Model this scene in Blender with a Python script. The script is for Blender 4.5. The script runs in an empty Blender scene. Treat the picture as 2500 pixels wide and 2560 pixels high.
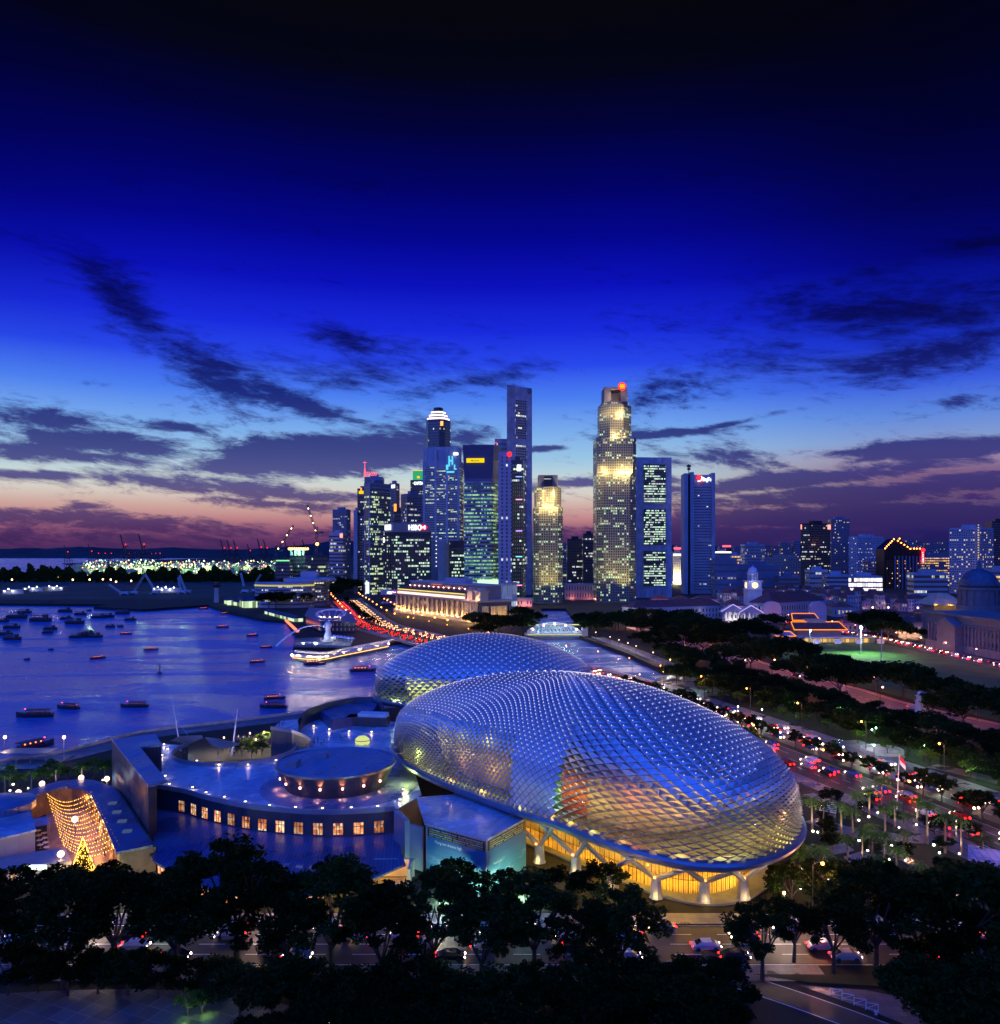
import bpy, math, random
from math import sin, cos, pi, radians, sqrt, atan2, atan, hypot, floor
from mathutils import Vector, Matrix
R = random.Random(7)
sc = bpy.context.scene
COL = sc.collection
# ---------------------------------------------------------------- camera
H, F, V0 = 60.0, 2000.0, 1380.0          # camera height in metres, focal length in photo pixels, horizon row
cam = bpy.data.cameras.new('camera'); cam_o = bpy.data.objects.new('camera', cam); COL.objects.link(cam_o)
cam_o.location = (0, 0, H); cam_o.rotation_euler = (pi/2, 0, 0)
cam.sensor_fit = 'HORIZONTAL'; cam.sensor_width = 36; cam.lens = 36*F/2500; cam.shift_y = (V0-1280)/2500
cam.clip_start = 1; cam.clip_end = 60000
sc.camera = cam_o
sc.render.engine = 'CYCLES'
sc.cycles.use_denoising = True
sc.cycles.max_bounces = 5; sc.cycles.diffuse_bounces = 2; sc.cycles.glossy_bounces = 3; sc.cycles.transmission_bounces = 3
sc.cycles.transparent_max_bounces = 10; sc.cycles.sample_clamp_indirect = 4; sc.cycles.caustics_reflective = False; sc.cycles.caustics_refractive = False
sc.view_settings.view_transform = 'Standard'; sc.view_settings.look = 'None'; sc.view_settings.exposure = 0; sc.view_settings.gamma = 1

def C(r, g, b):
    f = lambda c: (c/255/12.92 if c/255 <= .04045 else ((c/255+.055)/1.055)**2.4)
    return (f(r), f(g), f(b), 1)
def at(u, Y, z=0): return Vector(((u-1250)/F*Y, Y, z))
def P(u, v, z=0): return at(u, F*(H-z)/(v-V0), z)
def Zat(v, Y): return H-(v-V0)*Y/F

# ---------------------------------------------------------------- node helpers
class NT:
    def __init__(s, nt): s.nt = nt; nt.nodes.clear()
    def n(s, t, **k):
        o = s.nt.nodes.new(t)
        for a, b in k.items():
            if a.startswith('i_'): s.put(o.inputs[a[2:].replace('_', ' ')], b)
            else: setattr(o, a, b)
        return o
    def put(s, sock, val):
        if isinstance(val, bpy.types.NodeSocket): s.nt.links.new(val, sock)
        else: sock.default_value = val
    def m(s, op, a, b=0.0, c=None):
        o = s.nt.nodes.new('ShaderNodeMath'); o.operation = op
        s.put(o.inputs[0], a); s.put(o.inputs[1], b)
        if c is not None: s.put(o.inputs[2], c)
        return o.outputs[0]
    def mix(s, f, a, b, mode='MIX'):
        o = s.nt.nodes.new('ShaderNodeMix'); o.data_type = 'RGBA'; o.blend_type = mode
        s.put(o.inputs[0], f); s.put(o.inputs[6], a); s.put(o.inputs[7], b)
        return o.outputs[2]
    def ramp(s, fac, stops, interp='LINEAR'):
        o = s.nt.nodes.new('ShaderNodeValToRGB'); s.put(o.inputs[0], fac); o.color_ramp.interpolation = interp
        e = o.color_ramp.elements
        while len(e) < len(stops): e.new(.5)
        for i, (p, c) in enumerate(stops): e[i].position = p; e[i].color = c
        return o.outputs[0]
    def xyz(s, x, y, z):
        o = s.nt.nodes.new('ShaderNodeCombineXYZ'); s.put(o.inputs[0], x); s.put(o.inputs[1], y); s.put(o.inputs[2], z); return o.outputs[0]
    def rng(s, x, a, b, lo=0., hi=1., smooth=True):
        o = s.nt.nodes.new('ShaderNodeMapRange'); o.interpolation_type = 'SMOOTHSTEP' if smooth else 'LINEAR'
        for i, q in enumerate((x, a, b, lo, hi)): s.put(o.inputs[i], q)
        return o.outputs[0]
    def noise(s, vec, scale=1., detail=4., rough=.55, dist=0.):
        o = s.n('ShaderNodeTexNoise'); s.put(o.inputs['Vector'], vec)
        o.inputs['Scale'].default_value = scale; o.inputs['Detail'].default_value = detail
        o.inputs['Roughness'].default_value = rough; o.inputs['Distortion'].default_value = dist
        return o.outputs[0]

# ---------------------------------------------------------------- sky
world = bpy.data.worlds.new("World"); sc.world = world; world.use_nodes = True
w = NT(world.node_tree)
tc = w.n('ShaderNodeTexCoord'); sp = w.n('ShaderNodeSeparateXYZ', i_Vector=tc.outputs['Generated'])
X, Y_, Z_ = sp.outputs
az = w.m('ARCTAN2', X, Y_)
hyp = w.m('SQRT', w.m('ADD', w.m('MULTIPLY', X, X), w.m('MULTIPLY', Y_, Y_)))
el = w.m('DIVIDE', Z_, w.m('MAXIMUM', hyp, .02))
elc = w.m('MULTIPLY', w.m('MAXIMUM', el, 0.), 1.25)
S = lambda v: max(0, (V0-v)/F*1.25)
westside = w.ramp(elc, [(S(1380), C(60, 36, 88)), (S(1352), C(98, 54, 102)), (S(1325), C(146, 88, 118)), (S(1298), C(192, 134, 138)),
    (S(1270), C(206, 168, 160)), (S(1238), C(214, 206, 196)), (S(1205), C(200, 216, 214)), (S(1150), C(155, 198, 228)), (S(1085), C(124, 174, 236)), (S(1000), C(76, 128, 240)),
    (S(915), C(40, 72, 236)), (S(830), C(24, 42, 222)), (S(720), C(10, 16, 188)), (S(600), C(3, 5, 142)), (S(470), C(1, 2, 100)), (S(330), C(1, 2, 58)), (S(190), C(3, 4, 22)), (S(40), C(4, 5, 13))])
eastside = w.ramp(elc, [(S(1380), C(30, 26, 80)), (S(1325), C(36, 30, 98)), (S(1285), C(42, 34, 105)), (S(1245), C(78, 52, 112)), (S(1205), C(118, 84, 130)),
    (S(1170), C(150, 135, 170)), (S(1130), C(130, 155, 208)), (S(1070), C(92, 135, 222)), (S(1000), C(56, 92, 224)), (S(910), C(26, 52, 205)), (S(820), C(12, 28, 182)),
    (S(720), C(4, 7, 128)), (S(600), C(2, 3, 90)), (S(450), C(1, 2, 55)), (S(300), C(1, 2, 28)), (S(150), C(3, 3, 14)), (S(30), C(4, 4, 10))])
base = w.mix(w.rng(az, .12, .50), westside, eastside)
# darker towards the sides of the view's sky
base = w.mix(w.m('MULTIPLY', w.rng(w.m('ABSOLUTE', w.m('ADD', az, .02)), .3, .8), w.rng(el, .15, .42, .0, .65)), base, C(1, 1, 30))
nc = w.xyz(w.m('MULTIPLY', az, 1.0), w.m('MULTIPLY', el, 3.1), 0.)
warp = w.noise(nc, 5., 3.)
nc2 = w.xyz(w.m('ADD', az, w.m('MULTIPLY', w.m('SUBTRACT', warp, .5), .12)), w.m('ADD', w.m('MULTIPLY', el, 3.3), w.m('MULTIPLY', az, .35)), 3.7)
n1 = w.noise(nc2, 9., 10., .66)
n2 = w.noise(nc2, 34., 8., .7)
# u, v, half width, half height (photo pixels), tilt (radians, + = falls to the right), weight
BLOBS = [(330, 770, 150, 50, .75, 1.), (520, 920, 190, 60, .55, 1.), (700, 990, 190, 35, .28, 1.), (860, 850, 120, 45, .3, .8), (950, 930, 300, 80, -.1, .55), (1150, 955, 200, 26, -.17, .7),
    (110, 1055, 190, 42, .05, 1.), (230, 1100, 250, 38, .08, 1.05), (90, 1130, 160, 26, .0, 1.), (320, 1148, 120, 24, .05, .85), (640, 1165, 220, 26, -.05, 1.1), (860, 1135, 300, 55, -.10, 1.45), (1180, 1090, 110, 28, -.15, 1.), (430, 1068, 90, 14, .05, .9), (720, 1112, 60, 12, .1, .5), (1370, 1120, 70, 9, -.03, .8),
    (520, 1215, 330, 28, .06, .95), (800, 1240, 420, 20, .0, .75), (120, 1187, 180, 12, .0, .9), (700, 1262, 260, 18, .06, .8), (180, 1300, 360, 28, .04, .85), (560, 1330, 420, 16, .02, .5), (140, 1340, 340, 24, .0, .85), (210, 1265, 70, 12, -.05, .7),
    (2250, 780, 380, 70, .10, 1.05), (2000, 760, 260, 30, .05, .8), (2300, 880, 300, 60, -.1, .9), (2150, 690, 260, 30, -.25, .5), (1950, 880, 320, 70, -.12, .62), (1750, 960, 260, 70, -.2, .5), (2420, 1000, 80, 26, 0., .8), (1650, 1085, 220, 12, -.05, 1.), (1800, 1065, 150, 10, -.18, 1.),
    (2350, 1120, 260, 26, -.02, 1.1), (2180, 1128, 140, 14, .0, .9), (1830, 1145, 160, 30, .06, .75), (1500, 1205, 190, 15, -.02, 1.15), (1960, 1205, 380, 24, -.08, 1.1), (2050, 1240, 440, 28, -.05, 1.1), (2150, 1290, 520, 30, .0, 1.2), (1700, 1340, 420, 34, .0, 1.1), (2350, 1200, 200, 14, -.05, .7), (1350, 1225, 60, 7, 0., .7), (2480, 620, 160, 40, .1, .6)]
dens = None
for (bu, bv, bw, bh, bt, bwt) in BLOBS:
    a0 = atan((bu-1250)/F); e0 = (V0-bv)/F*cos(a0)
    da = w.m('SUBTRACT', az, a0); de = w.m('SUBTRACT', el, e0)
    ct, st = cos(bt), -sin(bt)
    p = w.m('MULTIPLY_ADD', da, ct*F/bw*.95, w.m('MULTIPLY', de, st*F/bw*.95))
    q = w.m('MULTIPLY_ADD', da, -st*F/bh*.95, w.m('MULTIPLY', de, ct*F/bh*.95))
    g = w.m('MULTIPLY', w.m('EXPONENT', w.m('MULTIPLY', w.m('ADD', w.m('MULTIPLY', p, p), w.m('MULTIPLY', q, q)), -1.)), bwt)
    dens = g if dens is None else w.m('MAXIMUM', dens, g)
nn = w.m('ADD', w.m('MULTIPLY', w.m('SUBTRACT', n1, .5), 2.0), w.m('MULTIPLY', w.m('SUBTRACT', n2, .5), 1.5))
dd = w.m('ADD', dens, nn)
cl = w.rng(dd, w.rng(el, .15, .3, .18, .10), w.rng(el, .15, .3, .80, 1.25))
veil = w.m('MULTIPLY', w.rng(w.m('ADD', nn, w.m('MULTIPLY', dens, .35)), .08, .75), w.rng(el, .05, .3, .2, .3))
ccol = w.ramp(elc, [(0., C(44, 30, 80)), (S(1330), C(72, 44, 96)), (S(1270), C(86, 66, 118)), (S(1200), C(70, 66, 136)), (S(1120), C(44, 46, 124)), (S(1000), C(20, 26, 110)), (S(880), C(8, 10, 82)), (S(760), C(3, 4, 60)), (S(600), C(1, 1, 30)), (S(300), C(1, 1, 10))])
ccol = w.mix(w.m('MULTIPLY', w.rng(az, .05, .35), w.rng(el, .02, .16, .75, 0.)), ccol, C(36, 32, 96))
sky = w.mix(veil, base, w.mix(.55, ccol, base))
edge = w.m('MULTIPLY', w.rng(dd, .1, .42), w.rng(dd, .7, .40))
sky = w.mix(w.m('MULTIPLY', edge, w.m('MULTIPLY', w.rng(el, .16, .07, 0., .16), w.rng(el, .03, .06))), sky, C(214, 170, 168))
sky = w.mix(w.m('MULTIPLY', cl, .93), sky, ccol)
nish = w.n('ShaderNodeTexSky', sky_type='NISHITA'); nish.sun_disc = False; nish.sun_elevation = radians(-2.5); nish.sun_rotation = radians(-12)
sky = w.mix(.002, sky, nish.outputs[0], 'ADD')
sky = w.mix(w.rng(el, -.02, -.002), C(8, 8, 30), sky)
bg = w.n('ShaderNodeBackground', i_Color=sky, i_Strength=1.0)
wo = w.n('ShaderNodeOutputWorld', i_Surface=bg.outputs[0])
world.cycles.sampling_method = 'MANUAL'; world.cycles.sample_map_resolution = 512
# the blue light of the dusk sky overhead: one very soft lamp
sun = bpy.data.lights.new('dusk_sky_light', 'SUN'); sun.energy = 3.0; sun.angle = radians(110); sun.color = (.016, .11, 1.0)
sun_o = bpy.data.objects.new('dusk_sky_light', sun); COL.objects.link(sun_o); sun_o.rotation_euler = (radians(32), 0, radians(-25))
sun_o.location = (0, 0, 400)

# ---------------------------------------------------------------- materials
MATS = {}
def mat(name, col, rough=.6, metal=0., var=.25, scale=.4, emit=None, es=0., bump=0., spec=.5):
    if name in MATS: return MATS[name]
    m = bpy.data.materials.new(name); m.use_nodes = True; t = NT(m.node_tree); MATS[name] = m
    if len(col) == 3: col = (*col, 1)
    b = t.n('ShaderNodeBsdfPrincipled', i_Roughness=rough, i_Metallic=metal); b.inputs['Specular IOR Level'].default_value = spec
    o = t.n('ShaderNodeOutputMaterial', i_Surface=b.outputs[0])
    tcn = t.n('ShaderNodeTexCoord')
    if var:
        nz = t.noise(tcn.outputs['Object'], scale, 6., .6)
        c = t.mix(t.rng(nz, .3, .7), tuple(x*(1-var) for x in col[:3])+(1,), tuple(min(1, x*(1+var)) for x in col[:3])+(1,))
        t.put(b.inputs['Base Color'], c)
    else: b.inputs['Base Color'].default_value = col
    if bump:
        bp = t.n('ShaderNodeBump', i_Strength=bump, i_Height=t.noise(tcn.outputs['Object'], scale*6, 4.)); t.put(b.inputs['Normal'], bp.outputs[0])
    if emit: b.inputs['Emission Color'].default_value = (*emit[:3], 1); b.inputs['Emission Strength'].default_value = es
    return m
def glow(name, col, es):
    if name in MATS: return MATS[name]
    m = bpy.data.materials.new(name); m.use_nodes = True; t = NT(m.node_tree); MATS[name] = m
    e = t.n('ShaderNodeEmission', i_Color=(*col[:3], 1), i_Strength=es); t.n('ShaderNodeOutputMaterial', i_Surface=e.outputs[0])
    return m
def winmat(name, cell=1.8, pier=.2, lit=.3, c1=C(255, 240, 170), c2=C(190, 235, 190), es=1.2, glass=(.02, .03, .05), wall=(.3, .3, .3), run=.13, rough=.15, dim=.12, sub=0.):
    """glass band: lit and dark rooms cell by cell; UV x = metres along the wall, y = storey"""
    if name in MATS: return MATS[name]
    m = bpy.data.materials.new(name); m.use_nodes = True; t = NT(m.node_tree); MATS[name] = m
    uv = t.n('ShaderNodeUVMap'); s = t.n('ShaderNodeSeparateXYZ', i_Vector=uv.outputs[0]); oi = t.n('ShaderNodeObjectInfo')
    u = t.m('DIVIDE', s.outputs[0], cell); iu = t.m('FLOOR', u); fu = t.m('FRACT', u); rnd = t.m('MULTIPLY', oi.outputs['Random'], 97.)
    row = t.m('ADD', rnd, t.m('FLOOR', s.outputs[1]))
    wn = t.n('ShaderNodeTexWhiteNoise', i_Vector=t.xyz(iu, row, 3.)); 
    cl_ = t.noise(t.xyz(t.m('MULTIPLY', iu, run), t.m('MULTIPLY', row, 3.3), 0.), 1., 1.)
    rw_ = t.n('ShaderNodeTexWhiteNoise', i_Vector=t.xyz(row, 5., 7.)); q = t.m('ADD', t.m('ADD', t.m('MULTIPLY', t.m('SUBTRACT', cl_, .5), 1.9), t.m('MULTIPLY', t.m('SUBTRACT', rw_.outputs[0], .5), .42)), t.m('MULTIPLY', wn.outputs[0], .4))
    on = t.m('GREATER_THAN', q, .66-lit*.85)
    gap = t.m('LESS_THAN', fu, pier)
    wn2 = t.n('ShaderNodeTexWhiteNoise', i_Vector=t.xyz(iu, row, 11.))
    inner = t.noise(t.xyz(t.m('MULTIPLY', s.outputs[0], 2.2), t.m('MULTIPLY', s.outputs[1], 5.), rnd), 1., 3.)
    lum = t.m('MULTIPLY', t.rng(inner, .25, .7, .35, 1.3), t.m('ADD', t.m('MULTIPLY', wn2.outputs[0], .9), .35))
    val = t.m('MULTIPLY', t.m('MAXIMUM', t.m('MULTIPLY', on, lum), dim*.08), t.m('SUBTRACT', 1., gap))
    b = t.n('ShaderNodeBsdfPrincipled'); t.put(b.inputs['Base Color'], t.mix(gap, (*glass, 1), (*wall, 1)))
    t.put(b.inputs['Roughness'], t.m('MULTIPLY_ADD', gap, .6-rough, rough))
    t.put(b.inputs['Emission Color'], t.mix(wn2.outputs[0], c1, c2)); t.put(b.inputs['Emission Strength'], t.m('MULTIPLY', val, es))
    t.n('ShaderNodeOutputMaterial', i_Surface=b.outputs[0])
    return m
def tilemat(name, col, gx=2., gy=2., line=.03, rough=.25, dark=.5, var=.2, ang=0., metal=0., spec=.5):
    """slabs with joints, in world metres"""
    if name in MATS: return MATS[name]
    m = bpy.data.materials.new(name); m.use_nodes = True; t = NT(m.node_tree); MATS[name] = m
    g = t.n('ShaderNodeNewGeometry'); mp = t.n('ShaderNodeMapping', i_Vector=g.outputs['Position']); mp.inputs['Rotation'].default_value = (0, 0, ang)
    s = t.n('ShaderNodeSeparateXYZ', i_Vector=mp.outputs[0])
    ax = t.m('DIVIDE', s.outputs[0], gx); ay = t.m('DIVIDE', s.outputs[1], gy)
    ln = t.m('MAXIMUM', t.m('LESS_THAN', t.m('FRACT', ax), line), t.m('LESS_THAN', t.m('FRACT', ay), line))
    wn = t.n('ShaderNodeTexWhiteNoise', i_Vector=t.xyz(t.m('FLOOR', ax), t.m('FLOOR', ay), 1.))
    nz = t.noise(g.outputs['Position'], .12, 5.)
    k = t.m('MULTIPLY', t.rng(wn.outputs[0], 0., 1., 1-var, 1+var), t.rng(nz, .3, .7, .75, 1.2))
    b = t.n('ShaderNodeBsdfPrincipled', i_Metallic=metal); b.inputs['Specular IOR Level'].default_value = spec
    t.put(b.inputs['Base Color'], t.mix(1., t.mix(ln, (*col[:3], 1), tuple(c*dark for c in col[:3])+(1,)), t.xyz(k, k, k), 'MULTIPLY'))
    t.put(b.inputs['Roughness'], t.rng(nz, .35, .65, rough*.6, min(1, rough*1.6)))
    t.n('ShaderNodeOutputMaterial', i_Surface=b.outputs[0]); return m
def glassmat(name, tint=(.6, .7, .75), refl=.25, rough=.03):
    if name in MATS: return MATS[name]
    m = bpy.data.materials.new(name); m.use_nodes = True; t = NT(m.node_tree); MATS[name] = m
    a = t.n('ShaderNodeBsdfTransparent', i_Color=(*tint, 1)); b = t.n('ShaderNodeBsdfGlossy', i_Roughness=rough)
    fr = t.n('ShaderNodeFresnel', i_IOR=1.5); k = t.m('ADD', t.m('MULTIPLY', fr.outputs[0], .8), refl*.2)
    x = t.n('ShaderNodeMixShader'); t.put(x.inputs[0], k); t.put(x.inputs[1], a.outputs[0]); t.put(x.inputs[2], b.outputs[0])
    t.n('ShaderNodeOutputMaterial', i_Surface=x.outputs[0]); return m

# ---------------------------------------------------------------- mesh builder
class MB:
    def __init__(s): s.v = []; s.f = []; s.m = []; s.uv = {}
    def add(s, vs, fs, mi=0):
        n = len(s.v); s.v += [tuple(p) for p in vs]
        for f in fs: s.f.append([n+i for i in f]); s.m.append(mi)
        return s
    def box(s, x, y, z, sx, sy, h, rz=0, mi=0):
        c, d = cos(rz), sin(rz); b = []
        for zz in (z, z+h):
            for a, e in ((-1, -1), (1, -1), (1, 1), (-1, 1)):
                px, py = a*sx/2, e*sy/2; b.append((x+px*c-py*d, y+px*d+py*c, zz))
        return s.add(b, [(3, 2, 1, 0), (4, 5, 6, 7), (0, 1, 5, 4), (1, 2, 6, 5), (2, 3, 7, 6), (3, 0, 4, 7)], mi)
    def prism(s, poly, z0, z1, mi=0, ti=None, uv=0., caps=True, taper=1.):
        n = len(poly); n0 = len(s.v)
        if sum(poly[i][0]*poly[(i+1) % n][1]-poly[(i+1) % n][0]*poly[i][1] for i in range(n)) < 0: poly = poly[::-1]
        cx = sum(p[0] for p in poly)/n; cy = sum(p[1] for p in poly)/n
        s.v += [(p[0], p[1], z0) for p in poly]+[(cx+(p[0]-cx)*taper, cy+(p[1]-cy)*taper, z1) for p in poly]
        d = 0.
        for i in range(n):
            j = (i+1) % n; L = hypot(poly[j][0]-poly[i][0], poly[j][1]-poly[i][1])
            if uv: s.uv[len(s.f)] = [(d, 0), (d+L, 0), (d+L, .98*uv), (d, .98*uv)]
            s.f.append([n0+i, n0+j, n0+n+j, n0+n+i]); s.m.append(mi); d += L
        if caps:
            s.f.append([n0+n+i for i in range(n)]); s.m.append(mi if ti is None else ti)
            s.f.append([n0+n-1-i for i in range(n)]); s.m.append(mi)
        return s
    def tube(s, a, b, r, r2=None, n=6, mi=0):
        a = Vector(a); b = Vector(b); r2 = r if r2 is None else r2; d = (b-a)
        if d.length < 1e-6: return s
        d.normalize(); x = d.cross(Vector((0, 0, 1)) if abs(d.z) < .9 else Vector((1, 0, 0))).normalized(); y = d.cross(x)
        vs = [a+(x*cos(2*pi*i/n)+y*sin(2*pi*i/n))*r for i in range(n)]+[b+(x*cos(2*pi*i/n)+y*sin(2*pi*i/n))*r2 for i in range(n)]
        return s.add(vs, [(i, n+i, n+(i+1) % n, (i+1) % n) for i in range(n)]+[tuple(range(n)), tuple(range(2*n-1, n-1, -1))], mi)
    def path(s, pts, r, n=5, mi=0):
        for a, b in zip(pts, pts[1:]): s.tube(a, b, r, None, n, mi)
        return s
    def lathe(s, x, y, prof, n=16, mi=0, sx=1., sy=1., rz=0.):
        n0 = len(s.v); c, d = cos(rz), sin(rz)
        for r, z in prof:
            for i in range(n):
                px, py = r*sx*cos(2*pi*i/n), r*sy*sin(2*pi*i/n); s.v.append((x+px*c-py*d, y+px*d+py*c, z))
        for k in range(len(prof)-1):
            for i in range(n):
                j = (i+1) % n; s.f.append([n0+k*n+i, n0+k*n+j, n0+(k+1)*n+j, n0+(k+1)*n+i]); s.m.append(mi)
        s.f.append([n0+n-1-i for i in range(n)]); s.m.append(mi); s.f.append([n0+(len(prof)-1)*n+i for i in range(n)]); s.m.append(mi)
        return s
    def ball(s, p, r, mi=0, n=8, sz=1.):
        k = n//2; return s.lathe(p[0], p[1], [(max(.01, r*sin(pi*i/k)), p[2]-r*sz*cos(pi*i/k)) for i in range(k+1)], n, mi)
    def ribbon(s, L, Rr, mi=0, uv=False):
        n0 = len(s.v); n = len(L); s.v += [tuple(p) for p in L]+[tuple(p) for p in Rr]
        for i in range(n-1): s.f.append([n0+i, n0+n+i, n0+n+i+1, n0+i+1]); s.m.append(mi)
        return s
    def build(s, name, mats, parent=None, label=None, cat=None, group=None, kind=None, smooth=False):
        if not isinstance(mats, (list, tuple)): mats = [mats]
        off = Vector((0, 0, 0))
        if parent is None and s.v:
            xs = [p[0] for p in s.v]; ys = [p[1] for p in s.v]; off = Vector(((min(xs)+max(xs))/2, (min(ys)+max(ys))/2, min(p[2] for p in s.v)))
        me = bpy.data.meshes.new(name); me.from_pydata([(p[0]-off.x, p[1]-off.y, p[2]-off.z) for p in s.v], [], s.f)
        for m_ in mats: me.materials.append(m_)
        me.polygons.foreach_set('material_index', s.m)
        if s.uv:
            l = me.uv_layers.new(name='UVMap')
            for fi, co in s.uv.items():
                for k, li in enumerate(me.polygons[fi].loop_indices): l.data[li].uv = co[k]
        if smooth: me.polygons.foreach_set('use_smooth', [True]*len(s.f))
        me.update()
        o = bpy.data.objects.new(name, me); COL.objects.link(o)
        if parent is not None:
            o.parent = parent; q = parent; wl = Vector((0, 0, 0))
            while q is not None: wl += q.location; q = q.parent
            o.location = -wl
        else: o.location = off
        return tag(o, label, cat, group, kind)
def tag(o, label=None, cat=None, group=None, kind=None):
    for k, x in (('label', label), ('category', cat), ('group', group), ('kind', kind)):
        if x: o[k] = x
    return o
def thing(name, label, cat, loc=(0, 0, 0), group=None):
    o = bpy.data.objects.new(name, None); COL.objects.link(o); o.location = loc; o.empty_display_size = .5
    return tag(o, label, cat, group)
def copy_tree(o, parent=None):
    c = o.copy(); COL.objects.link(c)
    if parent is not None: c.parent = parent
    for ch in list(o.children): copy_tree(ch, c)
    return c
USED = set()
def place(proto, loc, rz=0., s=1., label=None, group=None, parent=None, **kw):
    """first use moves the proto itself, later ones are copies"""
    if proto.name in USED: o = copy_tree(proto)
    else: USED.add(proto.name); o = proto
    o.location = loc; o.rotation_euler = (0, 0, rz); o.scale = (s, s, s) if not isinstance(s, tuple) else s
    return tag(o, label, None, group)
ONES = ['', 'first', 'second', 'third', 'fourth', 'fifth', 'sixth', 'seventh', 'eighth', 'ninth', 'tenth', 'eleventh', 'twelfth', 'thirteenth', 'fourteenth', 'fifteenth', 'sixteenth', 'seventeenth', 'eighteenth', 'nineteenth']
def nth(i):
    if i < 20: return ONES[i]
    t_ = ['', '', 'twent', 'thirt', 'fort', 'fift', 'sixt', 'sevent', 'eight', 'ninet'][i//10]
    return t_+'ieth' if i % 10 == 0 else t_+'y-'+ONES[i % 10]
def light(parent, loc, power, col, r=.3, typ='POINT', rot=None, spot=None, size=None, name='lamp_light'):
    l = bpy.data.lights.new(name, typ); l.energy = power; l.color = col[:3]
    if typ == 'AREA': l.size = size or 2
    else: l.shadow_soft_size = r
    if spot: l.spot_size = spot; l.spot_blend = .6
    o = bpy.data.objects.new(name, l); COL.objects.link(o)
    o.location = loc
    if rot: o.rotation_euler = rot
    if parent is not None:
        o.parent = parent; q = parent; wl = Vector((0, 0, 0))
        while q is not None: wl += q.location; q = q.parent
        o.location = Vector(loc)-wl
    return o
def spline(pts, n=6, closed=False):
    """Catmull-Rom through the points"""
    pts = [Vector(p) for p in pts]; out = []; N = len(pts); rng_ = range(N) if closed else range(N-1)
    g = (lambda i: pts[i % N]) if closed else (lambda i: pts[min(max(i, 0), N-1)])
    for i in rng_:
        a, b, c, d = g(i-1), g(i), g(i+1), g(i+2)
        for k in range(n):
            t_ = k/n; out.append(.5*((2*b)+(c-a)*t_+(2*a-5*b+4*c-d)*t_*t_+(3*b-a-3*c+d)*t_**3))
    if not closed: out.append(pts[-1].copy())
    return out
def text_mesh(txt, size, width=None):
    """letters as a flat triangulated mesh (verts, faces), origin bottom left, x right, y up"""
    cu = bpy.data.curves.new('t', 'FONT'); cu.body = txt; cu.size = size; cu.resolution_u = 2; cu.offset = size*.012
    o = bpy.data.objects.new('t', cu); COL.objects.link(o); dg = bpy.context.evaluated_depsgraph_get(); dg.update()
    me = bpy.data.meshes.new_from_object(o.evaluated_get(dg)); vs = [v.co.copy() for v in me.vertices]; fs = [tuple(p.vertices) for p in me.polygons]
    bpy.data.objects.remove(o); bpy.data.curves.remove(cu); bpy.data.meshes.remove(me)
    if vs:
        x0 = min(v.x for v in vs); x1 = max(v.x for v in vs)
        k = (width/(x1-x0)) if width else 1.
        for v in vs: v.x = (v.x-x0)*k
    return vs, fs
def wall_text(mb, txt, p0, p1, z, size, out=.05, width=None, mi=0, frac=0.):
    """text on the vertical wall that runs p0 -> p1 (left to right as read), starting frac along it"""
    d = Vector((p1[0]-p0[0], p1[1]-p0[1], 0)); L = d.length; d.normalize(); nrm = Vector((d.y, -d.x, 0))
    vs, fs = text_mesh(txt, size, width); b = Vector((p0[0], p0[1], z))+d*L*frac+nrm*out
    mb.add([b+d*v.x+Vector((0, 0, 1))*v.y for v in vs], fs, mi)
    return mb
# ================================================================ the setting
M_GR = mat('ground_soil', (.012, .014, .006), .9, var=.5, scale=.03)
M_ASPH = mat('asphalt', (.055, .045, .03), .55, var=.35, scale=.15)
M_LINE = mat('road_paint', (.7, .7, .68), .5, var=.2, scale=2)
M_GRASS = mat('grass_turf', (.014, .034, .006), .9, var=.35, scale=.12)
M_CONC = mat('concrete', (.24, .24, .23), .7, var=.25, scale=.3)
M_DCONC = mat('dark_concrete', (.10, .10, .11), .7, var=.3, scale=.3)
M_STONE = mat('pale_stone', (.42, .40, .36), .6, var=.2, scale=.4)
M_PAVE = tilemat('paving', (.15, .15, .145), 1.2, 1.2, .05, .4, .6, .15)
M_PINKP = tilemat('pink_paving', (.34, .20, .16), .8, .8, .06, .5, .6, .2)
M_METAL = mat('grey_metal', (.32, .34, .37), .4, .7, var=.15)
M_DMETAL = mat('dark_metal', (.05, .05, .06), .4, .6, var=.2)
M_WHITE = mat('white_paint', (.72, .72, .72), .5, var=.12, scale=.6)
M_DARK = mat('dark_cladding', (.04, .045, .06), .4, var=.25)
G_WARM = glow('warm_lamp', C(255, 190, 120), 14.); G_WHITE = glow('white_lamp', C(255, 245, 225), 14.); G_COOL = glow('cool_lamp', C(200, 255, 225), 12.)
G_RED = glow('red_light', C(255, 40, 30), 9.); G_ORNG = glow('sodium_lamp', C(255, 140, 60), 14.); G_PINK = glow('pink_lamp', C(255, 170, 150), 12.)

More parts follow.
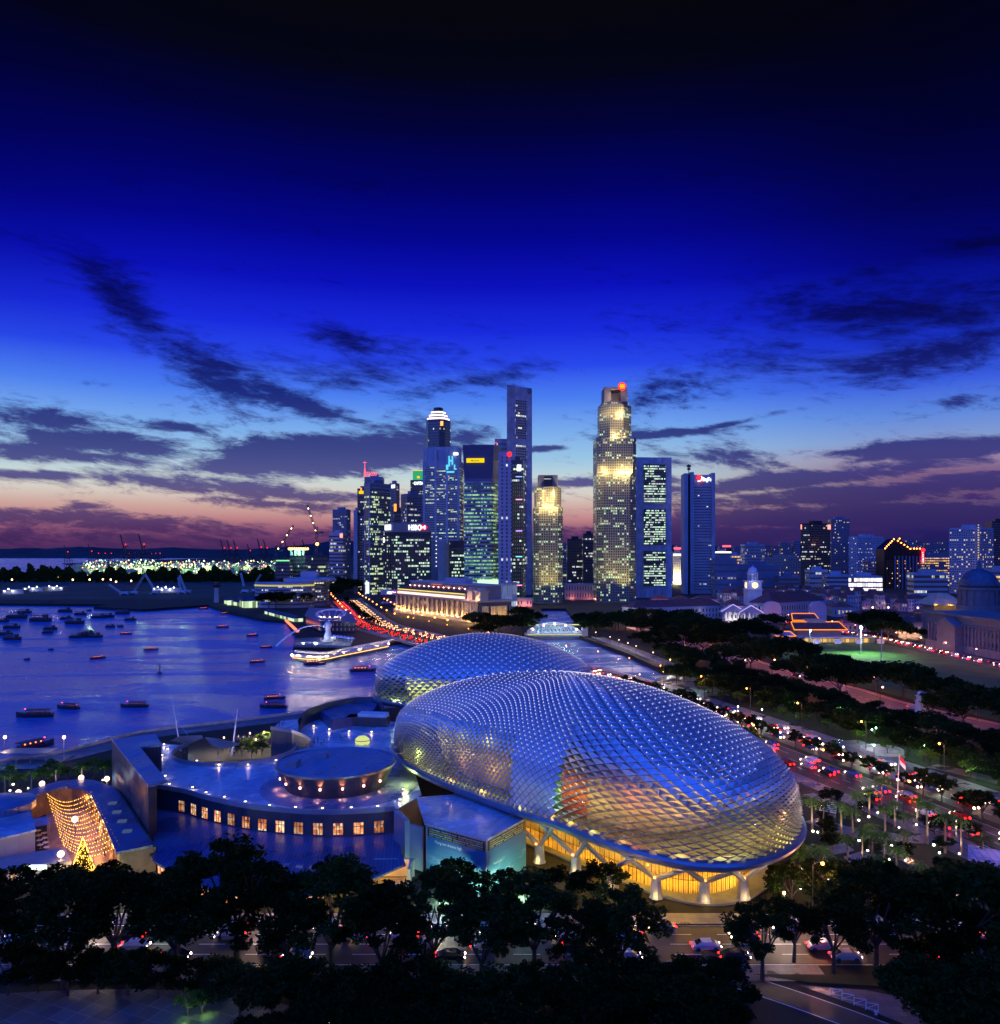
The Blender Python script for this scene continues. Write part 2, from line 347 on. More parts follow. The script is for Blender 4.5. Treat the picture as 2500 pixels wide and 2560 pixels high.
SHORE = [(-900, 120), (-400, 190), (-180, 222), (-140, 230), (-128, 246), (-119, 266), (-100, 279), (-82, 292), (-60, 308), (-30, 328), (0, 346), (35, 364),
    (63, 361), (85, 387), (76, 470), (58, 566), (60, 640), (66, 720), (70, 850), (44, 850), (36, 720), (24, 640), (18, 580), (-20, 572), (-60, 552), (-74, 531),
    (-94, 503), (-130, 503), (-139, 545), (-150, 588), (-187, 698), (-210, 714), (-273, 805), (-332, 909), (-374, 838), (-445, 876), (-450, 915), (-632, 940), (-1500, 960),
    (-4000, 1500), (-4000, 2050), (-1250, 2050), (-1500, 2900), (-2300, 4200), (-3000, 9000), (-3000, 32000), (30000, 32000), (30000, -1500), (-900, -1500)]
g = MB(); g.prism(SHORE, -5, 0, 0, 0); g.build('ground', M_GR, kind='structure')
# water
mw = bpy.data.materials.new('bay_water'); mw.use_nodes = True; t = NT(mw.node_tree)
ge = t.n('ShaderNodeNewGeometry'); mp = t.n('ShaderNodeMapping', i_Vector=ge.outputs['Position']); mp.inputs['Scale'].default_value = (.35, 1, 1); mp.inputs['Rotation'].default_value = (0, 0, .12)
big = t.noise(mp.outputs[0], .022, 4., .6, .6); small = t.noise(ge.outputs['Position'], .35, 5., .65); streak = t.rng(big, .42, .62)
bmp = t.n('ShaderNodeBump', i_Strength=.9, i_Distance=1.6, i_Height=t.m('ADD', t.m('MULTIPLY', small, .8), t.m('MULTIPLY', big, 1.6)))
b = t.n('ShaderNodeBsdfPrincipled'); b.inputs['Base Color'].default_value = (.06, .20, .46, 1); b.inputs['IOR'].default_value = 1.33; b.inputs['Specular IOR Level'].default_value = .5
t.put(b.inputs['Roughness'], t.rng(streak, 0., 1., .16, .34)); t.put(b.inputs['Normal'], bmp.outputs[0])
t.n('ShaderNodeOutputMaterial', i_Surface=b.outputs[0])
g = MB(); g.add([(-40000, -300, -2.5), (40000, -300, -2.5), (40000, 40000, -2.5), (-40000, 40000, -2.5)], [(0, 1, 2, 3)]); g.build('water', mw, kind='structure')

def flat(name, poly, z, m, th=0.):
    b_ = MB()
    if th: b_.prism([(p[0], p[1]) for p in poly], z-th, z)
    else: b_.add([(p[0], p[1], z) for p in poly], [tuple(range(len(poly)))])
    o = b_.build(name, m, kind='structure'); return o
def offset(path, d):
    out = []
    for i, p in enumerate(path):
        a = path[max(0, i-1)]; c_ = path[min(len(path)-1, i+1)]; tv = Vector((c_[0]-a[0], c_[1]-a[1], 0)).normalized()
        out.append(Vector((p[0]+tv.y*d, p[1]-tv.x*d, p[2] if len(p) > 2 else 0)))
    return out                       # positive d = to the right of travel
def road(name, path, hw, z=.03, m=None, lines=(), dash=()):
    b_ = MB(); L_, R_ = offset(path, -hw), offset(path, hw)
    for q in L_+R_: q.z += z
    b_.ribbon(L_, R_); b_.build(name, m or M_ASPH, kind='structure')
    if lines or dash:
        b2 = MB()
        for d in lines:
            l1, l2 = offset(path, d-.08), offset(path, d+.08)
            for q in l1+l2: q.z += z+.02
            b2.ribbon(l1, l2)
        for d in dash:
            l1, l2 = offset(path, d-.09), offset(path, d+.09); acc = 0
            for i in range(len(path)-1):
                if i % 2 == 0:
                    b2.add([l1[i]+Vector((0, 0, z+.02)), l2[i]+Vector((0, 0, z+.02)), l2[i+1]+Vector((0, 0, z+.02)), l1[i+1]+Vector((0, 0, z+.02))], [(0, 1, 2, 3)])
        b2.build('road_markings', M_LINE, kind='structure')
MAIN = spline([(-200, 1030, 0), (-185, 960, 0), (-157, 855, 0), (-121, 714, 0), (-97, 640, 0), (-58, 562, 0), (-12, 480, 0), (38, 395, 0), (70, 310, 0), (92, 235, 0), (105, 190, 0), (114, 150, 0), (122, 105, 0), (126, 70, 0)], 14)
road('road', MAIN, 17, .02, lines=(-16.6, 16.6, -1.6, 1.6), dash=(-12, -8.5, -5, 12, 8.5, 5))
md = MB(); l1, l2 = offset(MAIN, -1.3), offset(MAIN, 1.3)
cut = [i for i, p in enumerate(MAIN)]
md.ribbon([q+Vector((0, 0, .18)) for q in l1], [q+Vector((0, 0, .18)) for q in l2]); md.build('road_median', M_GRASS, kind='structure')
for s_, nm in ((-1, 'pavement'), (1, 'pavement')):
    b_ = MB(); a_ = offset(MAIN, s_*17.2); c_ = offset(MAIN, s_*21.5)
    a_ = [q+Vector((0, 0, .14)) for q in a_]; c_ = [q+Vector((0, 0, .14)) for q in c_]
    if s_ > 0: b_.ribbon(a_, c_)
    else: b_.ribbon(c_, a_)
    b_.ribbon([q for q in a_], [q-Vector((0, 0, .14)) for q in a_]); b_.build(nm, M_PAVE, kind='structure')
RAFF = [Vector((x, 122.3, 0)) for x in range(-150, 181, 4)]
road('road', RAFF, 6.3, .035, lines=(-6.1, 6.1), dash=(-3.1, 0, 3.1))
road('pavement', [p+Vector((0, 8.4, .1)) for p in RAFF[:64]], 1.9, .04, M_PAVE)
road('pavement', [p-Vector((0, 8.6, -.1)) for p in RAFF[:50]], 2.1, .04, M_PAVE)
CONN = spline([(112, 640, 0), (122, 560, 0), (130, 470, 0), (136, 400, 0), (147, 350, 0), (151, 318, 0), (159, 290, 0), (170, 262, 0), (187, 215, 0), (205, 160, 0)], 12)
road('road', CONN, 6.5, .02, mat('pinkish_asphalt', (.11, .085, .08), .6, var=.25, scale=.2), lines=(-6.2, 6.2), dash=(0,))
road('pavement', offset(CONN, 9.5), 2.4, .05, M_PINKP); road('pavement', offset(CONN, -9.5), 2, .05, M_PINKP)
STAN = spline([(240, 700, 0), (256, 600, 0), (262, 531, 0), (262, 470, 0), (262, 418, 0), (264, 350, 0), (270, 250, 0)], 12)
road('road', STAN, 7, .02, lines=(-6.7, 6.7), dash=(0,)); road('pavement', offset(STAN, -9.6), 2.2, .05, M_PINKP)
RAMP = spline([(24, 115.2, 0), (31, 113.2, 0), (37, 109.2, 0), (43, 104.4, 0), (49, 99, 0), (56, 92, 0)], 10)
road('road', RAMP, 2.3, .05, lines=(-2.1, 2.1))
flat('plaza', [(41.5, 110.6), (47.5, 105.4), (56, 97), (80, 97), (80, 106), (58, 106), (50, 109.5)], .06, M_PAVE)
fp = spline([(-90, 99, 0), (-70, 104, 0), (-50, 105.5, 0), (-34, 103.5, 0), (-22, 98, 0)], 8)
road('plaza', fp, 4.2, .05, tilemat('forecourt_tiles', (.07, .075, .07), 2.4, 2.4, .06, .5, 1.8, .3, .4))
# lawns
flat('lawn', [(165, 470), (185, 520), (250, 535), (254, 460), (256, 250), (215, 215), (190, 240), (176, 290), (164, 340), (148, 400)], .03, mat('pitch_grass', (.05, .13, .02), .9, var=.25, scale=.08))
flat('lawn', [(106, 455), (128, 400), (136, 345), (142, 318), (148, 288), (158, 260), (174, 215), (190, 170), (200, 130), (141, 130), (137, 152), (128, 195), (115, 240), (93, 315), (82, 372), (92, 430)], .03, M_GRASS)
flat('lawn', [(62, 131), (105, 134), (98, 175), (86, 196), (70, 196), (60, 160)], .03, M_GRASS)
flat('lawn', [(36, 113.4), (70, 113.2), (100, 113.2), (100, 110), (52, 110.3), (43, 111.2)], .16, M_GRASS, .12)
flat('lawn', [(-2000, 1020), (-450, 1010), (-190, 1080), (-190, 1500), (-600, 1900), (-4000, 1950), (-4000, 1300)], .03, mat('scrub', (.03, .045, .03), .9, var=.5, scale=.01))
# waterside promenade, river walks
prom = [Vector((p[0], p[1], 0)) for p in SHORE[1:12]]
prom = spline(prom, 5); road('promenade', offset(prom, 5.5), 5, .03, M_PAVE)
rb = spline([(63, 361, 0), (87, 387, 0), (80, 470, 0), (64, 560, 0)], 6); road('promenade', offset(rb, 5), 4, .05, M_PAVE)
sb = MB()
for pl in (prom, rb): 
    a_ = offset(pl, .2); c_ = offset(pl, .7); sb.ribbon([q+Vector((0, 0, .9)) for q in a_], [q+Vector((0, 0, .9)) for q in c_]); sb.ribbon([q for q in a_], [q+Vector((0, 0, .9)) for q in a_]); sb.ribbon([q+Vector((0, 0, .9)) for q in c_], [q for q in c_])
sb.build('sea_wall', M_STONE, label='pale stone parapet wall along the bay promenade and the river mouth', cat='wall')
# garden paths east of the big shell
PA = M_PAVE
def path(pts, hw, z=.07): road('path', spline([P(*p) for p in pts], 6), hw, z, PA)
path([(2020, 1985), (2060, 2000), (2100, 2018)], 1.8); path([(2030, 2050), (2110, 2075), (2200, 2088), (2300, 2098), (2420, 2080)], 2.6, .08)
path([(2085, 2062), (2160, 2100), (2230, 2135), (2300, 2165)], 1.3, .1); path([(2195, 2030), (2280, 2050), (2400, 2100), (2480, 2150)], 1.4, .09)
path([(2110, 1852), (2150, 1868), (2190, 1890), (2260, 1900)], 5, .1); path([(2330, 1915), (2420, 1935), (2520, 1960)], 3, .11); path([(2290, 1780), (2360, 1815), (2500, 1850)], 3.5, .11)
path([(1650, 1690), (1700, 1702), (1740, 1712), (1790, 1740)], 6, .12); path([(1680, 1715), (1800, 1760), (1950, 1810), (2080, 1856)], 2.2, .13)
# distant islands and hill behind the port
def ridge(name, pts, Y, depth, m):
    b_ = MB(); sp_ = spline([at(u, Y, Zat(v, Y)) for u, v in pts], 5); n_ = len(sp_)
    fr = [Vector((p.x, p.y-depth, -3)) for p in sp_]; bk = [Vector((p.x, p.y+depth, -3)) for p in sp_]
    for i, p in enumerate(sp_): p.z += R.uniform(-.6, .6)*Y*.0006
    b_.ribbon(sp_, fr); b_.ribbon(bk, sp_); b_.build(name, m, kind='structure')
M_HILL = mat('hill_forest', (.02, .03, .03), .95, var=.4, scale=.002)
ridge('hills', [(-300, 1374), (0, 1372), (60, 1369), (120, 1371), (200, 1367), (280, 1370), (350, 1373), (420, 1368), (500, 1372), (600, 1374), (720, 1366), (790, 1358), (860, 1350), (950, 1362), (1100, 1370), (1400, 1366), (1700, 1362), (1850, 1368), (2000, 1362), (2300, 1360), (2700, 1362)], 9000, 900, M_HILL)
# ================================================================ the arts centre by the bay
TERR = 8.0; RIM = 11.5
M_SHADE = mat('aluminium_shade', (.62, .64, .68), .32, .55, var=.08, scale=.8)
M_RIM = mat('rim_metal', (.30, .32, .36), .35, .6, var=.12, scale=.5)
M_ROOFB = tilemat('terrace_slabs', (.50, .52, .58), 1.5, 1.5, .05, .26, .55, .12, .35)
M_RIB = tilemat('ribbed_roof', (.22, .25, .36), .55, 400, .22, .35, .55, .1, .2)
M_RIB2 = tilemat('ribbed_roof_dark', (.10, .12, .22), .7, 300, .2, .35, .5, .1, -.1)
M_CLAD = tilemat('stone_cladding', (.06, .058, .075), 2.2, 2.2, .03, .5, .6, .15)
M_CLADL = mat('light_cladding', (.24, .26, .31), .45, var=.12, scale=.3)
M_CREAM = mat('cream_wall', (.62, .52, .36), .6, var=.15, scale=.3)
M_REDW = mat('red_timber', (.42, .10, .04), .5, var=.3, scale=.25)
M_GLASS = glassmat('clear_glass'); M_GOLD = mat('lobby_floor', (.6, .42, .2), .4, var=.2, scale=.4)
M_FRAME = mat('steel_frame', (.10, .10, .11), .4, .6, var=.1)
G_TIP = glow('tip_glint', C(240, 225, 240), 2.6)  # glowing knobs stand in for highlights caught by the shade joints
WARM = C(255, 205, 120); WARM2 = C(255, 170, 90)

def shell(name, label, rimpts, ctr, h, NI, NJ, ax, inner_cols, hf, lift):
    """dome over an egg-shaped rim; a square lattice is bent over it and every diamond of it carries a folded shade"""
    rim = spline([(p[0], p[1], 0) for p in rimpts], 12, True); c0 = Vector((*ctr, 0))
    pol = sorted(((atan2(p.y-c0.y, p.x-c0.x), (p-c0).length) for p in rim))
    def rr(a):
        a = (a+pi) % (2*pi)-pi; n_ = len(pol); lo = 0; hi = n_
        while lo < hi:
            mid_ = (lo+hi)//2
            if pol[mid_][0] < a: lo = mid_+1
            else: hi = mid_
        p1, p0 = pol[lo % n_], pol[lo-1]; d = (p1[0]-p0[0]) % (2*pi); return p0[1]+(p1[1]-p0[1])*(((a-p0[0]) % (2*pi))/d if d else 0)
    def S(x, y, k=1.):
        # orange segments: poles at the two ends of the long axis
        al = (x+1)/2*pi; be = (y+1)/2*pi; X1 = -cos(al); Y1 = -sin(al)*cos(be); r = min(1., hypot(X1, Y1)); a = atan2(Y1, X1)+ax
        rp = r; q = c0+Vector((cos(a), sin(a), 0))*rr(a)*rp*k
        bulge = 1+.05*sin(pi*min(1, r)**6)
        q = c0+(q-c0)*bulge
        zz = max(0, 1-r*r)**.47*h*hf(rp*cos(a-ax), rp*sin(a-ax))
        return Vector((q.x, q.y, RIM+.35+zz*k))
    root = thing(name, label, 'concert hall dome' if h > 20 else 'theatre dome', (c0.x, c0.y, 0))
    g0 = lambda i, j: S(2*i/NI-1, 2*j/NJ-1)
    cells = []
    for i in range(1, NI):
        for j in range(1, NJ):
            if (i+j) % 2 == 0: continue
            if sin(i/NI*pi) < .10: continue
            a, b_, c_, d = g0(i, j+1), g0(i+1, j), g0(i, j-1), g0(i-1, j)     # four corners
            ctr_ = (a+b_+c_+d)/4; n_ = (a-c_).cross(b_-d)
            if n_.length < 1e-5: continue
            n_.normalize()
            if n_.dot(ctr_-Vector((c0.x, c0.y, RIM-6))) < 0: n_ = -n_
            cells.append((i, j, (a, b_, c_, d), ctr_, n_))
    big = []; rest = MB()
    def shade(mb, i, j, cs, ctr_, n_):
        # the corner lowest on the dome stays open; the fold's tip stands over it
        a, b_, c_, d = cs
        k = 2 if j/NJ < .66 else 0
        down = cs[k]; up = cs[(k+2) % 4]; l_ = cs[(k+1) % 4]; r_ = cs[(k+3) % 4]
        size = (l_-r_).length; f = lift(i/NI*2-1, j/NJ*2-1, ctr_, n_)
        o_ = n_*.04; T_ = (.75+.13*max(0, min(1, (ctr_.x-2)/22))) if h > 20 else .74
        mdl = math.exp(-(((ctr_.x-8)/8)**2+((ctr_.y-150)/9)**2)) if h > 20 else 0
        if k == 2 and n_.z < T_ and mdl < .55:
            # open shade: a folded plate on the lower half, the upper half shows the glass
            g_ = min(1, (T_-n_.z)/.16); A = ctr_+n_*min(size, 2.4)*(.12+.16*g_)+(up-ctr_)*(.55*(1-g_))
            mb.add([down+o_, r_+o_, A, l_+o_], [(0, 1, 2), (0, 2, 3)], 0)
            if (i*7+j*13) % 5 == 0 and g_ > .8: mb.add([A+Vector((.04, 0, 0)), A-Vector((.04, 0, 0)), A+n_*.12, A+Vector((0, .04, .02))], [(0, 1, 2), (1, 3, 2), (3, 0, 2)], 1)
            return
        A = ctr_+(down-ctr_)*(.50-.3*f)+n_*min(size, 2.4)*(.10+.12*f); sh_ = .06
        up, l_, down, r_ = [c+(ctr_-c)*sh_ for c in (up, l_, down, r_)]; f = 0
        mb.add([up+o_, l_+o_, A, r_+o_], [(0, 1, 2), (0, 2, 3)], 0)
        if f < .35: mb.add([l_+o_, down+o_, A, r_+o_], [(0, 1, 2), (2, 1, 3)], 0)
        kr = .085 if n_.z > .5 else .05
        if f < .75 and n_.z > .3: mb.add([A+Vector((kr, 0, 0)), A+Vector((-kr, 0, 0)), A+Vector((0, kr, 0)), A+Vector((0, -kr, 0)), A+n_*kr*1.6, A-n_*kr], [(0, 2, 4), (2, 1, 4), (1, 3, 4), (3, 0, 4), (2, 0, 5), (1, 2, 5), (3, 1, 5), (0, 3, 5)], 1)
    cam_p = Vector((0, 0, H))
    def score(c): d = cam_p-c[3]; return max(0, d.normalized().dot(c[4]))*((c[2][0]-c[2][2]).length*(c[2][1]-c[2][3]).length)/(cam_p-c[3]).length_squared
    order = sorted(range(len(cells)), key=lambda q: -score(cells[q])); top_ = set(order[:99])
    for q, c_ in enumerate(cells):
        if q in top_:
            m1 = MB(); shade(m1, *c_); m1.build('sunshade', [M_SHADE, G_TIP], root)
        else: shade(rest, *c_)
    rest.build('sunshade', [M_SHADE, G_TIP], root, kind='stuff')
    # glass skin with its diagonal steel lattice
    gl = MB(); n0 = 40; pts = [[S(2*i/n0-1, 2*j/n0-1, .985) for j in range(n0+1)] for i in range(n0+1)]
    gl.v = [tuple(p) for row in pts for p in row]
    for i in range(n0):
        for j in range(n0): gl.f.append([i*(n0+1)+j, (i+1)*(n0+1)+j, (i+1)*(n0+1)+j+1, i*(n0+1)+j+1]); gl.m.append(0)
    gl.build('glass_skin', M_GLASS, root, smooth=True)
    st = MB()
    for (i, j, cs, ctr_, n_) in cells:
        if score((i, j, cs, ctr_, n_)) <= 0: continue
        for a, b_ in ((0, 1), (1, 2)): st.tube(cs[a], cs[b_], .06, None, 3)
    st.build('steel_lattice', M_DMETAL, root)
    # rim: a rounded metal ring
    rg = MB(); n_ = len(rim); ring = []
    for i, p in enumerate(rim):
        o_ = (p-c0).normalized(); ring.append([p+o_*dx+Vector((0, 0, RIM+dz)) for dx, dz in ((-2.2, -.2), (-1.2, -.85), (.3, -.95), (1.25, -.35), (1.45, .25), (.9, .6), (-.3, .75), (-1.6, .9))])
    for i in range(n_):
        for k in range(8):
            rg.add([ring[i][k], ring[(i+1) % n_][k], ring[(i+1) % n_][(k+1) % 8], ring[i][(k+1) % 8]], [(3, 2, 1, 0)])
    rg.build('rim', M_RIM, root, smooth=True)
    # the hall inside: timber and cream drum with a curved roof
    hall = MB(); n_ = 36; prof = [(.70, .1), (.74, 4), (.74, h*.42), (.64, h*.62), (.42, h*.78), (.05, h*.84)]
    vs = []
    for rfac, zz in prof:
        for i in range(n_):
            a = 2*pi*i/n_; q = c0+Vector((cos(a), sin(a), 0))*rr(a)*rfac; vs.append((q.x, q.y, RIM-1+zz))
    fs = [(k*n_+i, k*n_+(i+1) % n_, (k+1)*n_+(i+1) % n_, (k+1)*n_+i) for k in range(len(prof)-1) for i in range(n_)]
    hall.add(vs, fs)
    for i in range(len(fs)): hall.m[i] = inner_cols(i//n_, i % n_, n_)
    hall.build('inner_hall', [M_CREAM, M_REDW, M_DARK, mat('teal_wall', (.05, .35, .38), .5, var=.2)], root)
    fl = MB(); fl.prism([(c0.x+(p.x-c0.x)*.97, c0.y+(p.y-c0.y)*.97) for p in rim], RIM-.9, RIM-.5); fl.build('upper_floor', M_DCONC, root)
    return root, rim, rr, c0, S

RIMA = [(-26, 199), (-21.6, 184), (-13.4, 170), (-3.3, 157.5), (5.4, 147.4), (10.7, 142), (15.1, 136.3), (21.5, 129.5), (27.7, 125), (32.3, 123.7), (37, 124), (42, 126.5), (46, 130), (49.5, 134.5), (52.5, 140.5), (54.5, 150), (54, 162), (49, 177), (40, 192), (26, 205), (8, 213), (-10, 214), (-22, 209)]
def liftA(x, y, c, n):
    q = (c-Vector((0, 0, H)))
    f = .18+.95*max(0, min(1, (.72-n.z)/.5))
    # a flat, tightly closed zone in the middle of the near flank
    mdl = math.exp(-(((c.x-9)/9)**2+((c.y-150)/11)**2)); f = f*(1-.93*mdl)
    if c.x > 28: f = max(f, .3+.5*max(0, min(1, (.9-n.z)/.5)))
    return max(.03, min(1., f))
domeA, rimA, rrA, cA, SA = shell('concert_hall_dome', 'large spiky silver shell dome in front, over the glowing glass lobby', RIMA, (16, 176), 21.0, 136, 88, radians(-28.8), 
    lambda k, i, n: (1 if i == 26 and k < 2 else (3 if 24 <= i < 26 and k < 2 else 0)) if k < 4 else 2, lambda a, b: 1+.0*a, liftA)
RIMB = [(-41, 266), (-38.6, 260), (-32, 254.6), (-24.6, 250), (-12, 246), (6, 246), (20, 251), (29, 261), (32, 274), (27, 290), (14, 303), (-6, 309), (-26, 303), (-38, 288), (-42, 276)]
def liftB(x, y, c, n): return max(.12, min(1., .2+.95*max(0, (.78-n.z)/.5)))
domeB, rimB, rrB, cB, SB = shell('theatre_dome', 'smaller spiky silver shell dome behind the large one, beside the bay', RIMB, (-5, 279), 19.5, 84, 56, radians(-2), lambda k, i, n: 0 if k < 3 else 2, lambda a, b: 1., liftB)

# lights between the glass and the halls
def hall_lights(root, rim, c0, fr, z, power, cols, rad=.85):
    n_ = len(rim)
    for k, f in enumerate(fr):
        p = rim[int(f*n_) % n_]; q = c0+(p-c0)*rad; light(root, (q.x, q.y, z), power, cols[k % len(cols)], .5)
hall_lights(domeA, rimA, cA, [i/26 for i in range(0, 19)], RIM+3.0, 800, [C(255, 190, 70), C(250, 215, 110), C(255, 180, 90)])
for p, pw, c_ in (((39, 138, RIM+9), 2300, C(250, 215, 115)), ((45, 146, RIM+8), 2100, C(240, 225, 115)), ((30, 134, RIM+8), 1700, C(255, 190, 90)), ((-19, 192, RIM+7), 900, C(225, 225, 90)), ((-15, 183, RIM+8.5), 900, C(235, 215, 90)), ((-10, 175, RIM+9), 900, C(225, 225, 80)), ((-3, 168, RIM+9.5), 900, C(235, 215, 80)), ((4, 160, RIM+9), 900, C(235, 205, 80)), ((22, 137, RIM+7), 700, C(255, 120, 55))):
    light(domeA, p, pw, c_, 1.6)
hall_lights(domeB, rimB, cB, [i/15 for i in range(0, 9)], RIM+3, 2200, [C(215, 235, 110), C(235, 225, 130)], .86)
light(domeB, (14, 262, RIM+9), 2200, C(215, 225, 130), .6)

# ---------------------------------------------------------------- glass lobby below the big shell
lob = thing('glass_lobby', 'golden lit glass lobby under the rim of the large dome', 'lobby', (16, 168, 0))
cL_ = cA+Vector((6, 1.5, 0)); inset = [(cL_+(p-cA)*.72) for p in rimA][::3]; n_ = len(inset)
sl = MB(); sl.prism([(p.x, p.y) for p in inset], .02, .35); sl.prism([(cL_.x+(p.x-cL_.x)*.985, cL_.y+(p.y-cL_.y)*.985) for p in inset], 5.0, 5.5, 0)
sl.prism([(cL_.x+(p.x-cL_.x)*.97, cL_.y+(p.y-cL_.y)*.97) for p in inset], 10.2, 10.5, 0); sl.build('floor_slab', M_GOLD, lob)
co = MB(); co.prism([(cL_.x+(p.x-cL_.x)*.76, cL_.y+(p.y-cL_.y)*.76) for p in inset], .4, 4.9, 0); co.prism([(cL_.x+(p.x-cL_.x)*.8, cL_.y+(p.y-cL_.y)*.8) for p in inset], 5.6, 10.1, 1); co.build('inner_wall', [M_CREAM, mat('amber_wall', (.5, .26, .10), .5, var=.35, scale=.5)], lob)
gp = MB(); fr_ = MB()
for i in range(n_):
    a, b_ = inset[i], inset[(i+1) % n_]
    if (a.y+b_.y)/2 > 200: continue
    gp.add([(a.x, a.y, .4), (b_.x, b_.y, .4), (b_.x, b_.y, 10.4), (a.x, a.y, 10.4)], [(0, 1, 2, 3)])
    fr_.tube((a.x, a.y, .3), (a.x, a.y, 10.4), .09, None, 4)
    for zz in (2.6, 5.25, 7.8): fr_.tube((a.x, a.y, zz), (b_.x, b_.y, zz), .08 if zz != 5.25 else .3, None, 4)
    m_ = (a+b_)/2; fr_.tube((m_.x, m_.y, .3), (m_.x, m_.y, 10.4), .04, None, 4)
    if i % 2 == 0: fr_.tube((a.x, a.y, 5.5), (b_.x, b_.y, 10.3), .06, None, 4)
    if i % 2 == 1: fr_.tube((a.x, a.y, 10.3), (b_.x, b_.y, 5.5), .06, None, 4)
gp.build('glass_wall', M_GLASS, lob); fr_.build('mullion_frame', M_FRAME, lob)
rng_i = [i for i in range(n_) if inset[i].y < 184 and inset[i].x < 50]
for q, i in enumerate(rng_i[::3]):
    p = cL_+(inset[i]-cL_)*.90
    light(lob, (p.x, p.y, 9.0), 1100, WARM2 if q % 2 else WARM, .4); light(lob, (p.x, p.y, 3.9), 1100, C(255, 185, 60), .4)
# paved apron round the lobby and ground band
ap = MB(); ap.prism([(cL_.x+(p.x-cA.x)*.80, cL_.y+(p.y-cA.y)*.80) for p in rimA], -.02, .3); ap.build('pavement', M_CONC, kind='structure')
# forked columns that carry the rim: a pier and two slanting arms
M_COL = mat('column_paint', (.34, .36, .40), .4, var=.1)
def fork(px, label):
    dv = Vector((px[0], px[1], 0))-cA; i = max(range(len(rimA)), key=lambda q: (rimA[q]-cA).normalized().dot(dv.normalized())); p = rimA[i]
    n2 = len(rimA); k = 10
    base = Vector((px[0], px[1], 0)); i = min(range(n2), key=lambda q: abs(rimA[q].x-base.x+(3 if base.x < 30 else 0))+(0 if rimA[q].y < px[1] else 99)); p = rimA[i]
    def walk(sg):
        j = i; acc = 0
        while acc < 6.5: acc += (rimA[(j+sg) % n2]-rimA[j % n2]).length; j += sg
        return rimA[j % n2]
    e0, e1 = walk(-1), walk(1); o_ = (p-base).normalized()
    root = thing('forked_column', label, 'column', (base.x, base.y, 0.3), 'forked columns under the dome rim')
    b_ = MB(); b_.lathe(base.x, base.y, [(1.25, .3), (1.0, .9), (.85, 3.7)], 8); b_.build('pier', M_COL, root)
    for e in (e0, e1):
        ee = e-(e-cA).normalized()*.6; b_ = MB(); b_.tube((base.x, base.y, 3.5), (ee.x, ee.y, RIM-.6), .5, .42, 6); b_.build('arm', M_COL, root)
    b_ = MB(); b_.ball((base.x-.2+o_.x*1.2, base.y+o_.y*1.2, 4.2), .2, 0, 6); b_.build('lamp', G_ORNG, root)
    light(root, (base.x+o_.x*1.6, base.y+o_.y*1.6, 1.), 90, C(255, 200, 110), .2)
FK = [((7.6, 154), 'leftmost forked grey column next to the billboard cube'), ((14.1, 148.5), 'second forked grey column right of the billboard cube'), ((20, 142.5), 'third forked grey column right of the billboard cube'), ((27, 138.3), 'fourth forked grey column right of the billboard cube'), ((35, 137), 'forked grey column with glowing base, left one of the last two'), ((42, 138), 'rightmost forked grey column with glowing base under the dome rim')]
for p, l in FK: fork(p, l)

# ---------------------------------------------------------------- roof terrace block
tb = thing('terrace_building', 'low building with blue roof terrace and curved front with a row of amber windows', 'building', (-45, 180, 0))
front = spline([P(371, 1969, TERR), P(456, 1982, TERR), P(520, 2000, TERR), P(614, 2020, TERR), P(709, 2031, TERR), P(803, 2036, TERR), P(900, 2034, TERR), P(985, 2027, TERR)], 5)
cor = front[-1]; rightside = [P(1054, 1988, TERR), (-20, 188, TERR), (-24, 205, TERR)]
cc = P(590, 1877, TERR); cr = 15.5      # round courtyard
cyard = [Vector((cc.x+cr*cos(a), cc.y+cr*1.0*sin(a), TERR)) for a in [radians(d) for d in range(-200, 21, 10)]]
top = [(p[0], p[1]) for p in front]+[(p[0], p[1]) for p in rightside]+[(-24, 238), (-34, 246), (-46, 250), (-60, 250), (-67.5, 246)]
rw = [P(678, 1824, TERR), P(730, 1832, TERR), P(765, 1845, TERR), P(782, 1857, TERR), P(775, 1868, TERR)]
top += [(p.x, p.y) for p in rw]
top += [(p.x, p.y) for p in cyard[::-1] if not (p.x > cc.x+cr*.8 and p.y > cc.y)]
top += [(p.x, p.y) for p in (P(440, 1862, TERR), P(395, 1858, TERR), P(330, 1880, TERR))]
b_ = MB(); b_.prism(top, .02, TERR, 0, 1); b_.build('terrace_body', [M_CLAD, M_ROOFB], tb)
for seq in ([Vector(p) for p in front], [Vector((p[0], p[1], TERR)) for p in cyard], [Vector(p) for p in rw]):
    b_ = MB()
    for a, c_ in zip(seq, seq[1:]): 
        d = (c_-a); d.z = 0; b_.box((a.x+c_.x)/2, (a.y+c_.y)/2, TERR+.002, d.length+.25, .35, .95, atan2(d.y, d.x))
    b_.build('parapet', M_CLADL, tb)
